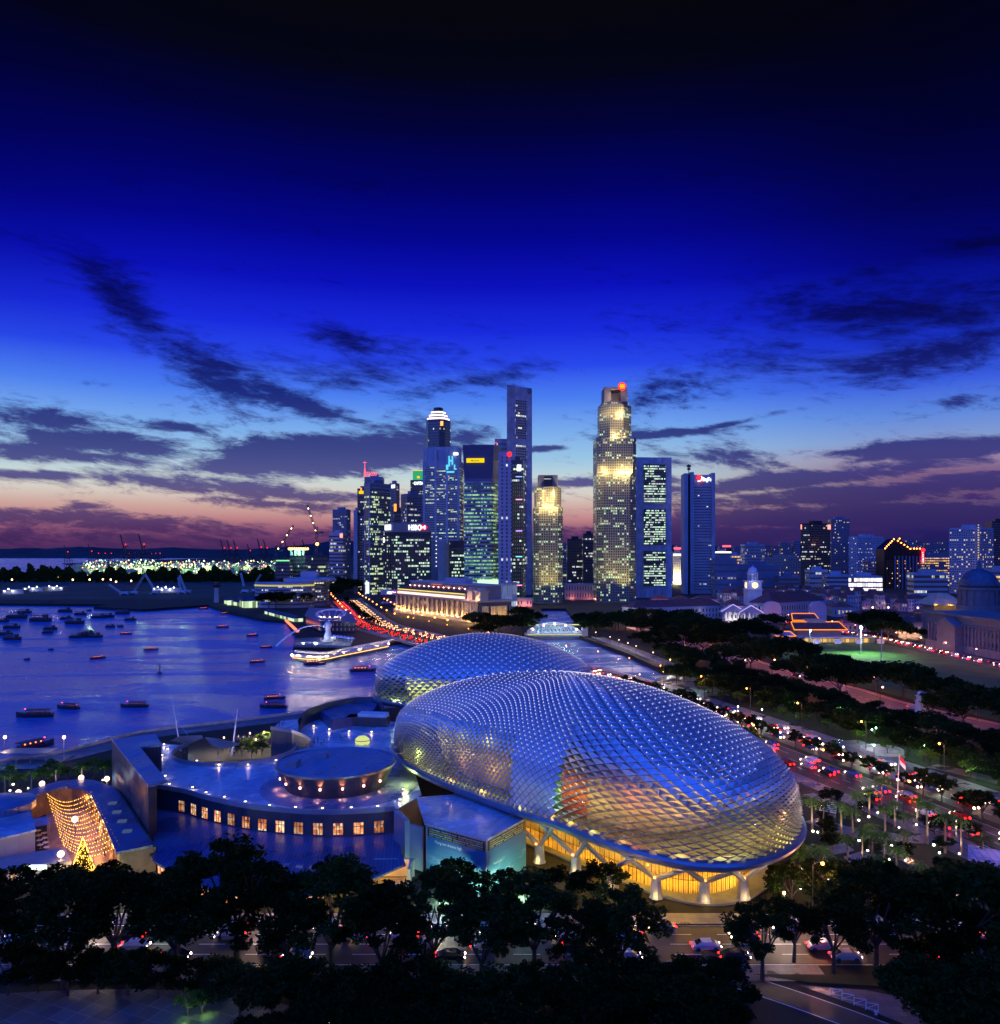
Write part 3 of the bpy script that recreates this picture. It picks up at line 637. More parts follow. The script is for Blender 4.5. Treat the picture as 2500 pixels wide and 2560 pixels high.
# windows in the curved front: each its own part
cum = [0]
for a, c_ in zip(front, front[1:]): cum.append(cum[-1]+(Vector(c_)-Vector(a)).length)
def along(s):
    for i in range(len(cum)-1):
        if cum[i+1] >= s: k = (s-cum[i])/(cum[i+1]-cum[i]); a, c_ = Vector(front[i]), Vector(front[i+1]); return a+(c_-a)*k, (c_-a).normalized()
    return Vector(front[-1]), Vector((1, 0, 0))
roomm = {}
def room(i):
    k = i % 4
    if k not in roomm:
        m = bpy.data.materials.new('lit_room'); m.use_nodes = True; t = NT(m.node_tree)
        tc_ = t.n('ShaderNodeNewGeometry'); sx_ = t.n('ShaderNodeSeparateXYZ', i_Vector=tc_.outputs['Position'])
        wn = t.n('ShaderNodeTexWhiteNoise', i_Vector=t.xyz(t.m('FLOOR', t.m('MULTIPLY', sx_.outputs[0], 2.3)), t.m('FLOOR', t.m('MULTIPLY', sx_.outputs[2], 1.4)), k))
        nz = t.m('ADD', t.m('MULTIPLY', wn.outputs[0], .5), t.m('MULTIPLY', t.noise(tc_.outputs['Position'], .5, 2., .5), .7))
        col = t.ramp(nz, [(.25, C(120, 50, 28)), (.45, C(200, 105, 60)), (.65, C(240, 160, 105)), (.85, C(255, 225, 180))])
        e = t.n('ShaderNodeEmission', i_Color=col, i_Strength=.6+.25*k); t.n('ShaderNodeOutputMaterial', i_Surface=e.outputs[0]); roomm[k] = m
    return roomm[k]
nw = 13
for i in range(nw):
    s = cum[-1]*(.16+.79*i/(nw-1)); p, d = along(s); nrm = Vector((d.y, -d.x, 0)); hw_ = 1.0
    z0, z1 = 3.9, 6.3; a = p-d*hw_+nrm*.05; c_ = p+d*hw_+nrm*.05
    f_ = MB()
    for q in (0, .333, .666, 1): pp = a+(c_-a)*q; f_.tube((pp.x, pp.y, z0), (pp.x, pp.y, z1), .07, None, 4)
    for zz in (z0, (z0+z1)/2+.4, z1): f_.tube((a.x, a.y, zz), (c_.x, c_.y, zz), .07, None, 4)
    wo_ = f_.build('window', M_FRAME, tb)
    q_ = MB(); q_.add([(a.x, a.y, z0), (c_.x, c_.y, z0), (c_.x, c_.y, z1), (a.x, a.y, z1)], [(0, 1, 2, 3)]); q_.build('pane', room(i), wo_)
# sloped front roof, ribbed and dark blue, with skylights
lower = spline([P(381, 2150, 3.2), P(450, 2190, 3.0), P(525, 2222, 3.), P(657, 2236, 3.), P(760, 2236, 3.), P(853, 2226, 3.), P(1014, 2160, 3.6)], 6)
upper = []
for k in range(len(lower)):
    p, d = along(cum[-1]*(.03+.97*k/(len(lower)-1))); nrm = Vector((d.y, -d.x, 0)); q = p+nrm*.02; q.z = 3.5+.25*sin(pi*k/(len(lower)-1)); upper.append(q)
b_ = MB(); b_.ribbon(upper, lower); b_.ribbon([q-Vector((0, 0, .4)) for q in lower], [q-Vector((0, 0, .4)) for q in upper]); b_.ribbon(lower, [q-Vector((0, 0, .4)) for q in lower]); b_.build('front_roof', M_RIB2, tb)
for i in range(10):
    k = 12+i*2; k = min(k, len(lower)-2); q = upper[k]*.42+lower[k]*.58; m1 = MB(); m1.box(q.x, q.y, q.z-.1, 1.3, 1.0, .45, 0); m1.build('skylight', M_CLADL, tb)
b_ = MB(); inn = [Vector((q.x, q.y+2.2, 0)) for q in lower[:28]]
b_.ribbon([Vector((q.x, q.y, .02)) for q in inn], [Vector((q.x, q.y, 2.7)) for q in inn]); b_.build('shopfront', room(3), tb)
light(tb, (-40, 136.5, 1.8), 2200, C(230, 255, 170), .5); light(tb, (-58, 138, 1.8), 2200, C(240, 250, 190), .5); light(tb, (-26, 137, 1.8), 1800, C(255, 200, 120), .5); light(tb, (-72, 144, 1.8), 1400, C(220, 255, 200), .5)
# entrance with the arrow mosaic
e0, e1 = P(925, 2225, .1), P(1012, 2225, .1)
en = thing('car_park_entrance', 'amber lit entrance recess with white arrow and stripes below the blue roof corner', 'entrance', (e0.x, e0.y, 0))
b_ = MB(); b_.box((e0.x+e1.x)/2+.5, e0.y+5.5, .35, 7.5, .4, 3.2); b_.box(e1.x+.6, e0.y+3, .35, .4, 5, 3.2); b_.build('wall', M_CREAM, en)
b_ = MB(); b_.box((e0.x+e1.x)/2, e0.y+2.4, .3, 7, 5, .08); b_.build('driveway', M_GOLD, en)
b_ = MB(); mx = (e0.x+e1.x)/2
for k in range(4): b_.box(mx, e0.y+.8+k*1.1, .385, 5.5-.6*k, .16, .02, .12)
b_.box(mx+.6, e0.y+2.3, .41, .18, 2.6, .02); b_.add([(mx+.1, e0.y+1.2, .43), (mx+1.1, e0.y+1.2, .43), (mx+.6, e0.y+.4, .43)], [(0, 2, 1)]); b_.build('arrow_marking', G_WARM if False else M_WHITE, en)
light(en, (mx, e0.y+2.2, 3.1), 1500, C(255, 190, 80), .3)
# left slab block
lb = thing('slab_wing', 'tall narrow wing with flat dark roof at the left end of the terrace', 'building', (-80, 175, 0))
ZL = 14.; Aq, Bq, Cq, Dq, Eq, Fq = [P(u, v, ZL) for u, v in ((280, 1849), (388, 1835), (406, 1863), (350, 1868), (418, 1953), (371, 1965))]
xy = lambda *ps: [(p.x, p.y) for p in ps]
b_ = MB(); b_.prism(xy(Aq, Bq, Cq, Dq, Eq, Fq), ZL-.35, ZL+.1); b_.build('roof', M_RIB, lb)
ins = lambda p, k=.06: p+(Vector((-78, 178, p.z))-p)*k
b_ = MB(); b_.prism(xy(Aq, ins(Bq), ins(Cq), Dq, P(392, 1953, ZL), Fq), .02, ZL-.36); b_.build('walls', M_CLAD, lb)
d_ = (Fq-Aq); nrm = Vector((d_.y, -d_.x, 0)).normalized()
if nrm.x > 0: nrm = -nrm
for k, (z0, z1) in enumerate(((9.8, 11.3), (6.6, 8.1))):
    for j in range(9):
        a = Aq+d_*(.12+.095*j)+nrm*.06; c_ = Aq+d_*(.12+.095*j+.075)+nrm*.06; q_ = MB(); q_.add([(a.x, a.y, z0), (c_.x, c_.y, z0), (c_.x, c_.y, z1), (a.x, a.y, z1)], [(0, 1, 2, 3)]); q_.build('window', M_DARK, lb)
# curved wall right of the courtyard with green lit windows
for (ua, ub, va, vb) in ((684, 702, 1842, 1845), (712, 740, 1846, 1852), (748, 768, 1853, 1862)):
    a, c_ = P(ua, va, 5.5), P(ub, vb, 5.5); s0 = -.4
    q_ = MB(); q_.add([(a.x, a.y+s0-1, 3.2), (c_.x, c_.y+s0-1, 3.2), (c_.x, c_.y+s0-1, 5.8), (a.x, a.y+s0-1, 5.8)], [(0, 1, 2, 3)]); q_.build('window', glow('green_room', C(150, 190, 90), .5), tb)
    f_ = MB()
    for k in range(5): pp = a+(c_-a)*(k/4); f_.tube((pp.x, pp.y+s0-1.05, 3.2), (pp.x, pp.y+s0-1.05, 5.8), .05, None, 4)
    f_.build('window_frame', M_FRAME, tb)

# oval pavilion on the terrace
pv = thing('oval_pavilion', 'oval drum pavilion with ribbed roof and wall lamps on the terrace', 'pavilion', (-36.7, 179, TERR))
ox, oy, orr = -36.7, 179.0, 13.3
b_ = MB(); b_.lathe(ox, oy, [(10.9, TERR), (12.9, TERR+4.6)], 56); b_.build('drum', M_CLAD, pv, smooth=False)
b_ = MB(); b_.lathe(ox, oy, [(orr-.6, TERR+4.6), (orr, TERR+4.75), (orr, TERR+5.2), (orr-.3, TERR+5.35), (orr-.7, TERR+5.1)], 64); b_.build('roof_edge', M_RIM, pv)
b_ = MB(); b_.lathe(ox, oy, [(orr-.75, TERR+5.05), (orr-.8, TERR+5.16)], 64); b_.build('roof', M_RIB, pv)
for (ux, vx, sx_, sy_) in ((733, 1915, 2.4, 3.6), (805, 1893, 2.6, 2.2)):
    q = P(ux, vx, TERR+5.2); m1 = MB(); m1.box(q.x, q.y, TERR+5.17, sx_, sy_, 1.3, -.05); m1.build('roof_hatch', M_CLADL, pv)
b_ = MB(); b_.lathe(ox+1, oy-.5, [(17.2, TERR+.004), (17.2, TERR+.12)], 64); b_.build('podium', M_RIB, pv)
for k, a in enumerate([radians(d) for d in (-160, -138, -116, -94, -72, -50, -28)]):
    wl_ = MB(); x_, y_ = ox+12.15*cos(a), oy+12.15*sin(a); wl_.box(x_, y_, TERR+2.2, .25, .35, .4, a); wl_.build('wall_lamp', G_PINK, pv)
    x_, y_ = ox+12.6*cos(a), oy+12.6*sin(a)
    light(pv, (x_, y_, TERR+2.5), 420, C(255, 150, 90), .1, 'SPOT', (radians(180), 0, 0), 1.2); light(pv, (x_, y_, TERR+2.0), 650, C(255, 160, 100), .1, 'SPOT', (0, 0, 0), 1.5)
light(pv, (-21, 178, TERR+2.4), 900, C(230, 255, 120), .4)
# bowl shaped block and service box behind the terrace
bw = thing('bowl_block', 'curved dark bowl shaped roof structure at the water edge left of the rear dome', 'building', (-50, 252, 0))
bp = spline([P(748, 1795, 12), P(765, 1775, 12), P(810, 1758, 12), P(860, 1747, 12), P(900, 1742, 12), P(945, 1746, 12), P(960, 1765, 12)], 6)
btm = [Vector((p.x*.97+.03*-40, p.y*.985, TERR)) for p in bp]
b_ = MB(); b_.ribbon(btm, bp); b_.ribbon([p+(Vector((-40, 245, 12))-p)*.03 for p in bp], btm); b_.ribbon(bp, [p+(Vector((-40, 245, 12))-p)*.03 for p in bp])
b_.ribbon([Vector((p.x, p.y, .02)) for p in btm], btm); b_.build('curved_wall', M_CLAD, bw)
b_ = MB(); b_.prism(xy(P(800, 1775, 11), P(870, 1755, 11), P(950, 1752, 11), P(930, 1782, 11), P(830, 1800, 11)), TERR, 10.6, taper=.95); b_.build('canopy_roof', M_RIB2, bw)
sv = thing('service_box', 'rectangular service housing with pale top on the terrace behind the pavilion', 'plant room', (-35, 225, TERR))
q0, q1 = P(864, 1815, TERR), P(967, 1818, TERR); b_ = MB(); b_.prism([(q0.x, q0.y), (q1.x, q1.y), (q1.x+.3, q1.y+5), (q0.x+.4, q0.y+5)], TERR+.13, TERR+2.6); b_.build('housing', M_DARK, sv)
b_ = MB(); b_.prism([(q0.x+3.5, q0.y+.6), (q1.x-.2, q1.y+.6), (q1.x, q1.y+4.6), (q0.x+4, q0.y+4.6)], TERR+2.61, TERR+3.6); b_.build('top', M_WHITE, sv)
# small glowing bean of glass on the terrace
gb = thing('glass_lantern', 'small glowing oval glass skylight hut on the terrace near the dome', 'skylight', P(906, 1862, TERR))
q = P(906, 1860, TERR); b_ = MB(); b_.lathe(q.x, q.y, [(1.5, TERR), (1.7, TERR+.6), (1.6, TERR+1.4), (.9, TERR+2.1)], 12, 0, 1.2, 1); b_.build('glass_body', glow('lantern_glow', C(230, 240, 150), .9), gb)
b_ = MB()
for k in range(6): a = k*pi/3; b_.tube((q.x+2*cos(a), q.y+1.7*sin(a), TERR), (q.x+1.1*cos(a), q.y+.9*sin(a), TERR+2.15), .07, None, 4)
b_.lathe(q.x, q.y, [(1.75, TERR+1.0), (1.75, TERR+1.15)], 12, 0, 1.2, 1); b_.build('frame', M_FRAME, gb)

# billboard cube
bb = thing('billboard_cube', 'boxy wing wrapped in a teal sky banner printed with white text', 'building', (-5, 145, 0))
zt = 10.4; cR, cF, cL = P(1315, 2044, zt), P(1215, 2098, zt), P(1065, 2058, zt)
cB_ = cR+(cL-cF)
b_ = MB(); b_.prism(xy(cL, cF, cR, cB_), .02, zt-.3, 0); b_.build('walls', M_CLADL, bb)
b_ = MB(); b_.prism(xy(*[p+(p-(cL+cR)/2)*.03 for p in (cL, cF, cR, P(1165, 1985, zt), P(1045, 1995, zt))]), zt-.3, zt); b_.build('roof', M_ROOFB, bb)
def banner(p0, p1, seed):
    m = bpy.data.materials.new('banner_print'); m.use_nodes = True; t = NT(m.node_tree); ge = t.n('ShaderNodeNewGeometry'); s = t.n('ShaderNodeSeparateXYZ', i_Vector=ge.outputs['Position'])
    f = t.m('DIVIDE', s.outputs[2], zt); mp = t.n('ShaderNodeMapping', i_Vector=ge.outputs['Position']); mp.inputs['Scale'].default_value = (.22, .22, .5); mp.inputs['Location'].default_value = (seed, 0, 0)
    nz = t.noise(mp.outputs[0], 1.1, 7., .55); cloud = t.m('MULTIPLY', t.rng(nz, .5, .66), t.rng(f, .66, .3))
    skyc = t.ramp(f, [(0., C(110, 175, 165)), (.35, C(70, 150, 165)), (.8, C(50, 110, 150)), (1., C(45, 95, 140))])
    c_ = t.mix(t.m('MULTIPLY', cloud, .55), skyc, C(200, 225, 215))
    fol = t.m('MULTIPLY', t.rng(f, .16, .02), t.rng(t.noise(mp.outputs[0], 9., 3.), .45, .6)); c_ = t.mix(fol, c_, C(40, 60, 30))
    ln = t.m('LESS_THAN', t.m('FRACT', t.m('DIVIDE', s.outputs[2], 1.72)), .02); c_ = t.mix(t.m('MULTIPLY', ln, .6), c_, C(20, 50, 60))
    b = t.n('ShaderNodeBsdfPrincipled', i_Roughness=.5); t.put(b.inputs['Base Color'], c_); t.n('ShaderNodeOutputMaterial', i_Surface=b.outputs[0])
    d = (p1-p0); nrm = Vector((d.y, -d.x, 0)).normalized()
    a, c_ = p0+d*.03+nrm*.08, p1-d*.01+nrm*.08
    o_ = MB(); o_.add([(a.x, a.y, .4), (c_.x, c_.y, .4), (c_.x, c_.y, zt-2.15), (a.x, a.y, zt-2.15)], [(0, 1, 2, 3)]); o_ = o_.build('banner', m, bb)
    d2 = MB(); d2.add([(a.x, a.y, zt-2.15), (c_.x, c_.y, zt-2.15), (c_.x, c_.y, zt-.5), (a.x, a.y, zt-.5)], [(0, 1, 2, 3)]); d2.build('sponsor_strip', mat('strip_print', (.02, .03, .02), .5, var=.8, scale=1.5), bb)
    return a, c_
a0, a1 = banner(cL, cF, 0.); b0, b1 = banner(cF, cR, 7.)
M_TXT = mat('print_white', (.8, .8, .78), .5, var=0); M_TXY = mat('print_yellow', (.6, .7, .15), .5, var=0)
LN = ['Volkswagen  DaimlerChrysler  GreatEasternHoldingsLtd', 'SingaporeTechnologiesEngineering  Starhub  UnitedOverseasBank', 'LexmarkDesigns  Maybank  NanyangVentures  KeppelHitachi', 'DBS  Singtel  Mitsubishi  RafflesHotel  TheStraitsTimes']
LM = [M_TXT, M_TXY]; tx = MB()
for k, l in enumerate(LN): wall_text(tx, l, a0, a1, zt-.92-k*.37, .36, .03, (a1-a0).length*(.92), k % 2, .04)
tx.build('sponsor_lettering', LM, bb); tx = MB(); wall_text(tx, 'Flying our dreams high', a0, a1, zt-3.1, .72, .03, 6.2, 0, .14)
tx.build('slogan_lettering', LM, bb); tx = MB()
for k, l in enumerate(LN): wall_text(tx, l[:34], b0, b1, zt-.92-k*.37, .36, .03, (b1-b0).length*.86, k % 2, .05)
tx.build('sponsor_lettering', LM, bb); tx = MB(); wall_text(tx, 'Thank you', b0, b1, zt-5.2, .62, .03, 2.6, 0, .14)
tx.build('slogan_lettering', LM, bb)
light(bb, ((cL.x+cF.x)/2-1.5, (cL.y+cF.y)/2-5.5, .8), 2600, C(190, 255, 225), .5); light(bb, (cF.x+6.5, cF.y+.5, .8), 2600, C(190, 255, 215), .5); light(bb, (cF.x+4.5, cF.y-1.5, 8.5), 90, C(225, 255, 240), .3)
# wedge walls left of the cube
wd = thing('wedge_wall', 'tall pale stone fin wall between the amber entrance and the billboard cube', 'wall', P(1010, 2170))
f0, f1 = P(985, 2027, 9.2), P(1012, 2052, 9.2); f2 = P(1060, 2060, 9.2)
b_ = MB(); b_.prism([(f0.x, f0.y), (f1.x, f1.y), (f1.x+.9, f1.y+.1), (f0.x+.9, f0.y+.2)], .35, 9.3); b_.prism([(f1.x+.93, f1.y), (f2.x-.2, f2.y-.2), (f2.x-.2, f2.y+1), (f1.x+.93, f1.y+1)], .35, 8.4); b_.build('fin', M_CLADL, wd)
light(wd, (f1.x+1, f1.y-3.2, .8), 120, C(190, 255, 210), .3)
# terrace lamps: low domed lights along the edge
def terrace_lamp(q, label):
    r_ = thing('terrace_lamp', label, 'lamp', q, 'low lamps on the roof terrace')
    b_ = MB(); b_.lathe(q.x, q.y, [(.1, q.z), (.07, q.z+.55)], 6); b_.build('stem', M_DMETAL, r_)
    b_ = MB(); b_.lathe(q.x, q.y, [(.42, q.z+.72), (.3, q.z+.9), (.05, q.z+1.)], 8); b_.build('hood', M_METAL, r_)
    b_ = MB(); b_.lathe(q.x, q.y, [(.2, q.z+.5), (.3, q.z+.7)], 6); b_.build('bulb', glow('terrace_bulb', C(255, 225, 190), 9), r_)
    light(r_, (q.x, q.y, q.z+.45), 90, C(255, 225, 190), .15)
TL = [(423, 1966), (481, 1974), (515, 1987), (561, 1998), (613, 2010), (674, 2019), (739, 2024), (806, 2027), (878, 2025), (944, 2021)]
for i, (u, v) in enumerate(TL): terrace_lamp(P(u, v, TERR+.05), nth(i+1)+' low domed lamp from the left along the curved terrace edge')
TL2 = [(410, 1866), (419, 1877), (405, 1893), (383, 1908), (396, 1927), (413, 1945)]
for i, (u, v) in enumerate(TL2): terrace_lamp(P(u, v, TERR+.05), nth(i+1)+' low domed lamp from the top beside the slab wing')
TL3 = [(784, 1819), (823, 1828), (873, 1833), (929, 1834), (1008, 1979), (1000, 2005), (492, 1907), (547, 1917), (620, 1917), (690, 1906)]
for i, (u, v) in enumerate(TL3): terrace_lamp(P(u, v, TERR+.05), (nth(i+1)+' low lamp from the left on the terrace behind the pavilion') if i < 4 else (nth(i-3)+' low lamp from the top between pavilion and cube') if i < 6 else nth(i-5)+' low lamp from the left on the courtyard rim')
# ================================================================ the towers
def inner(poly, k):
    n = len(poly); cx = sum(p[0] for p in poly)/n; cy = sum(p[1] for p in poly)/n
    r = sum(hypot(p[0]-cx, p[1]-cy) for p in poly)/n; f = 1+k/r
    return [(cx+(p[0]-cx)*f, cy+(p[1]-cy)*f) for p in poly]
def quad(uL, uR, Y, d, uM=None, dl=12, dr=18):
    """footprint seen between columns uL and uR; with uM the nearest corner stands there"""
    if uM is None:
        a, b = at(uL, Y), at(uR, Y); k = (a.x+b.x)/2/Y*.35; return [(a.x, a.y), (b.x, b.y), (b.x+d*k, b.y+d), (a.x+d*k, a.y+d)]
    m, l, r = at(uM, Y), at(uL, Y+dl), at(uR, Y+dr); q = l+r-m
    return [(l.x, l.y), (m.x, m.y), (r.x, r.y), (q.x, q.y)]
def chamf(poly, c):
    out = []; n = len(poly)
    for i in range(n):
        p = Vector(poly[i]); a = Vector(poly[i-1]); b = Vector(poly[(i+1) % n])
        out.append(tuple(p+(a-p).normalized()*c)); out.append(tuple(p+(b-p).normalized()*c))
    return out
def bands(root, poly, z0, z1, nf, wm, frac=.55, proud=.15, name='window_band'):
    fh = (z1-z0)/nf; b_ = MB(); b_.prism(inner(poly, proud), z0+fh*(1-frac)*.5, z0+fh*(1-frac)*.5+fh*frac, uv=1., caps=True)
    o = b_.build(name, wm, root)
    for i in range(1, nf):
        c = o.copy(); COL.objects.link(c); c.parent = root; c.location = o.location+Vector((0, 0, fh*i))
    return o
def tower(label, poly, vtop, nf, wm, wall, Y=None, frac=.55, piers=0, pr=.35, z0=0, bottom=4., top=4., name='office_tower', cat='tower', roofbox=True, pw=.7, build_bands=True, ztop=None):
    Y = Y or min(p[1] for p in poly); z1 = ztop if ztop is not None else Zat(vtop, Y)
    cx = sum(p[0] for p in poly)/len(poly); cy = sum(p[1] for p in poly)/len(poly)
    root = thing(name, label, cat, (cx, cy, z0))
    b_ = MB(); b_.prism(poly, z0+.01, z1)
    if piers:
        n = len(poly)
        for i in range(n):
            a, c_ = Vector(poly[i]), Vector(poly[(i+1) % n]); L = (c_-a).length; k = max(1, round(L/piers)); d = (c_-a)/L
            for j in range(k+1): p = a+d*(L*j/k); b_.box(p.x, p.y, z0+.02, pw, 2*pr, z1-z0-.04, atan2(d.y, d.x))
    b_.build('walls', wall, root)
    if build_bands: bands(root, poly, z0+bottom, z1-top, nf, wm, frac, .15)
    if roofbox:
        ip = inner(poly, 0); q = [(cx+(p[0]-cx)*.45, cy+(p[1]-cy)*.45) for p in ip]; b_ = MB(); b_.prism(q, z1, z1+4.5); b_.build('roof_plant', wall, root)
    return root, z1
def sign(root, txt, p0, p1, z, size, m, frac=.1, width=None, name='sign', out=.6):
    b_ = MB(); wall_text(b_, txt, p0, p1, z, size, out, width, 0, frac); return b_.build(name, m, root)
def plate(root, p0, p1, f0, f1, z0, z1, m, name='sign', out=.5):
    a = Vector((*p0[:2], 0)); b = Vector((*p1[:2], 0)); d = (b-a); n = Vector((d.y, -d.x, 0)).normalized()
    if n.dot(-a) < 0: n = -n
    q0 = a+d*f0+n*out; q1 = a+d*f1+n*out; b_ = MB(); b_.prism([(q0.x, q0.y), (q1.x, q1.y), (q1.x-n.x*.3, q1.y-n.y*.3), (q0.x-n.x*.3, q0.y-n.y*.3)], z0, z1)
    return b_.build(name, m, root)
MW = {}
W_A = mat('tower_concrete', (.35, .37, .42), .55, var=.12, scale=.05); W_B = mat('tower_blue_grey', (.16, .19, .27), .4, .2, var=.15, scale=.05)
W_P = tilemat('tower_pale_panels', (.44, .44, .50), 3.2, 3.2, .05, .5, .75, .08); W_D = mat('tower_dark', (.025, .03, .045), .3, .3, var=.25, scale=.06)
W_W = mat('tower_white', (.36, .37, .42), .5, var=.1, scale=.05); W_GT = mat('granite_tower_stone', (.24, .22, .17), .55, var=.1, scale=.1); W_G = mat('granite_beige', (.42, .37, .28), .55, var=.1, scale=.1); W_N = mat('tower_grey_stone', (.22, .21, .22), .5, var=.15, scale=.05)
K1 = C(255, 250, 190); K2 = C(200, 250, 190); K3 = C(235, 240, 255); K4 = C(120, 230, 120)
w_mix = winmat('offices_mixed', 1.9, .16, .34, K1, K2, 1.15, wall=(.05, .06, .09)); w_low = winmat('offices_few', 2.2, .2, .2, K1, K3, 1.0, wall=(.05, .06, .09))
w_vlow = winmat('offices_dark', 2.2, .2, .08, K1, K3, .9); w_grn = winmat('offices_green', 1.6, .08, .62, K4, K2, .75, run=.12, wall=(.05, .1, .1)); w_hi = winmat('offices_bright', 2.0, .2, .45, K3, K2, 1.2, wall=(.08, .09, .12))
w_gran = winmat('granite_windows', 2.7, .42, .24, K1, K2, 1.5, wall=(.24, .22, .17), run=.4); w_granlit = winmat('granite_windows_lit', 2.7, .42, .32, K1, K2, 1.2, wall=(.24, .22, .17), run=.3)
w_apt = winmat('flats', 3.0, .45, .22, K1, C(255, 210, 130), 1.1, wall=(.36, .36, .38), run=.8); w_aptd = winmat('flats_dark', 3.0, .45, .12, K1, C(255, 210, 130), 1.0, wall=(.12, .12, .16), run=.8)
w_pt = winmat('point_windows', 4.2, .72, .3, C(255, 200, 100), C(255, 170, 80), 2., wall=(.01, .01, .012), run=1.5); w_yel = winmat('car_park_openings', 3, .25, .75, C(255, 210, 110), C(255, 190, 80), 1.3, wall=(.3, .26, .2))
w_bal = winmat('pale_balconies', 3.2, .5, .2, K1, K3, 1.0, wall=(.34, .36, .44), run=.7)
G_W2 = glow('sign_white', C(240, 245, 255), 3.); G_Y2 = glow('sign_yellow', C(255, 215, 20), 1.1); G_R2 = glow('sign_red', C(255, 40, 50), 2.2); G_C2 = glow('sign_cyan', C(90, 200, 255), 1.4); G_O2 = glow('sign_orange', C(255, 150, 60), 2.)
G_PR = glow('sign_pinkred', C(255, 90, 110), 2.)
# --- west cluster
pl = quad(832, 876, 1500, 40, 866); r, z = tower('slim dark blue grid tower furthest left among the skyscrapers', pl, 1273, 34, w_vlow, W_B, frac=.5, piers=3)
pl = quad(823, 866, 1380, 30, 858); r, z = tower('shorter white striped office block with a small red shield sign, far left of the skyscrapers', pl, 1331, 14, w_low, W_W, frac=.48)
plate(r, pl[1], pl[0], .03, .03+.2, z-9, z-2, glow('shield_sign', C(255, 150, 130), 2.), 'shield_sign')
pl = quad(884, 893, 1150, 26); r, z = tower('narrow pale slab edge tower with an unlit side', pl, 1276, 12, w_vlow, W_W, build_bands=False)
pl = quad(893.5, 917, 1160, 26); r, z = tower('dark tower with pale balcony bands tucked left of the glass curtain tower', pl, 1282, 30, w_bal, W_D, frac=.5)
pl = quad(894, 914, 1300, 30); r, z = tower('dark tower with an orange logo on its top, behind the glass curtain tower', pl, 1221, 30, w_low, W_D, frac=.5, piers=5)
plate(r, pl[0], pl[1], .15, .75, z-9, z-4, G_Y2, 'logo_sign'); plate(r, pl[0], pl[1], .36, .54, z-4, z+1, G_O2, 'logo_sign')
pl = quad(911, 956, 1210, 34); r, z = tower('tower with red rooftop letters and a pink lit mast', pl, 1192, 40, w_mix, W_B, frac=.5)
b_ = MB(); c_ = at(912, 1205); b_.tube((c_.x, c_.y, z), (c_.x, c_.y, z+12), 1.6, .9, 6); b_.tube((c_.x, c_.y, z+12), (c_.x, c_.y, z+23), .5, .3, 5); b_.tube((c_.x-3, c_.y, z+21), (c_.x+3, c_.y, z+21), .35, None, 5); b_.build('mast', G_PR, r)
sign(r, 'IYYACOU', pl[0], pl[1], z+1.5, 9, G_PR, .02, 18, 'rooftop_letters')
pl = quad(911, 977, 1040, 34, 924, 10, 30); r, z = tower('glass curtain tower with pale frame lines and scattered lit floors', pl, 1206, 44, w_mix, W_B, frac=.7)
b_ = MB()
for f in (.0, .035, .07, .36, .42, .46, .52, .9): 
    zz = z*(1-f); p = inner(pl, .5); b_.prism(p, zz-1.0, zz-.1, caps=True)
for p in (pl[0], pl[1], pl[2]): q = p; b_.box(q[0], q[1], .2, 1.1, 1.1, z-.4)
b_.build('frame_lines', W_W, r)
plate(r, pl[0], pl[1], .3, 1., 6, 21, glow('lobby_light', C(225, 245, 235), 1.8), 'lit_lobby')
pl = quad(958, 990, 990, 30); r, z = tower('dark lower annexe in front of the glass curtain tower, left of the bank slab', pl, 1340, 24, w_low, W_D, frac=.55); plate(r, pl[0], pl[1], .0, .28, z-8, z-2, G_W2)
pl = quad(973, 999, 1290, 30, 990); r, z = tower('tower with a small white sign right of the glass curtain tower', pl, 1207, 38, w_low, W_B, frac=.45); plate(r, pl[0], pl[1], .35, .85, z-8, z-3, G_W2)
pl = quad(985, 1006, 1180, 30); r, z = tower('low dark block with an orange triangle light beside the small white sign tower', pl, 1275, 20, w_vlow, W_D); plate(r, pl[0], pl[1], .0, .3, z-2, z+9, G_O2, 'triangle_light')
pl = quad(1003, 1062, 1110, 30, 1018); r, z = tower('broad dark blue tower without sign left of the emblem tower', pl, 1234, 34, w_low, W_B, frac=.5, piers=6)
pl = quad(1026, 1062, 1480, 40); r, z = tower('tower with green lit top and white word sign', pl, 1200, 48, w_mix, W_D, frac=.5)
b_ = MB(); p = quad(1032, 1060, 1480, 36); b_.prism(p, z, z+17); b_.build('green_top', glow('green_crown', C(60, 190, 130), .8), r); b_ = MB(); b_.prism(inner(p, 1), z+17, z+18.2); b_.box(at(1046, 1478).x, 1477.5, z+3, 5, 1, 4); b_.build('crown_edge', G_Y2, r)
sign(r, 'CAPITAL', pl[0], pl[1], z-9, 8.5, G_W2, .25, 19)
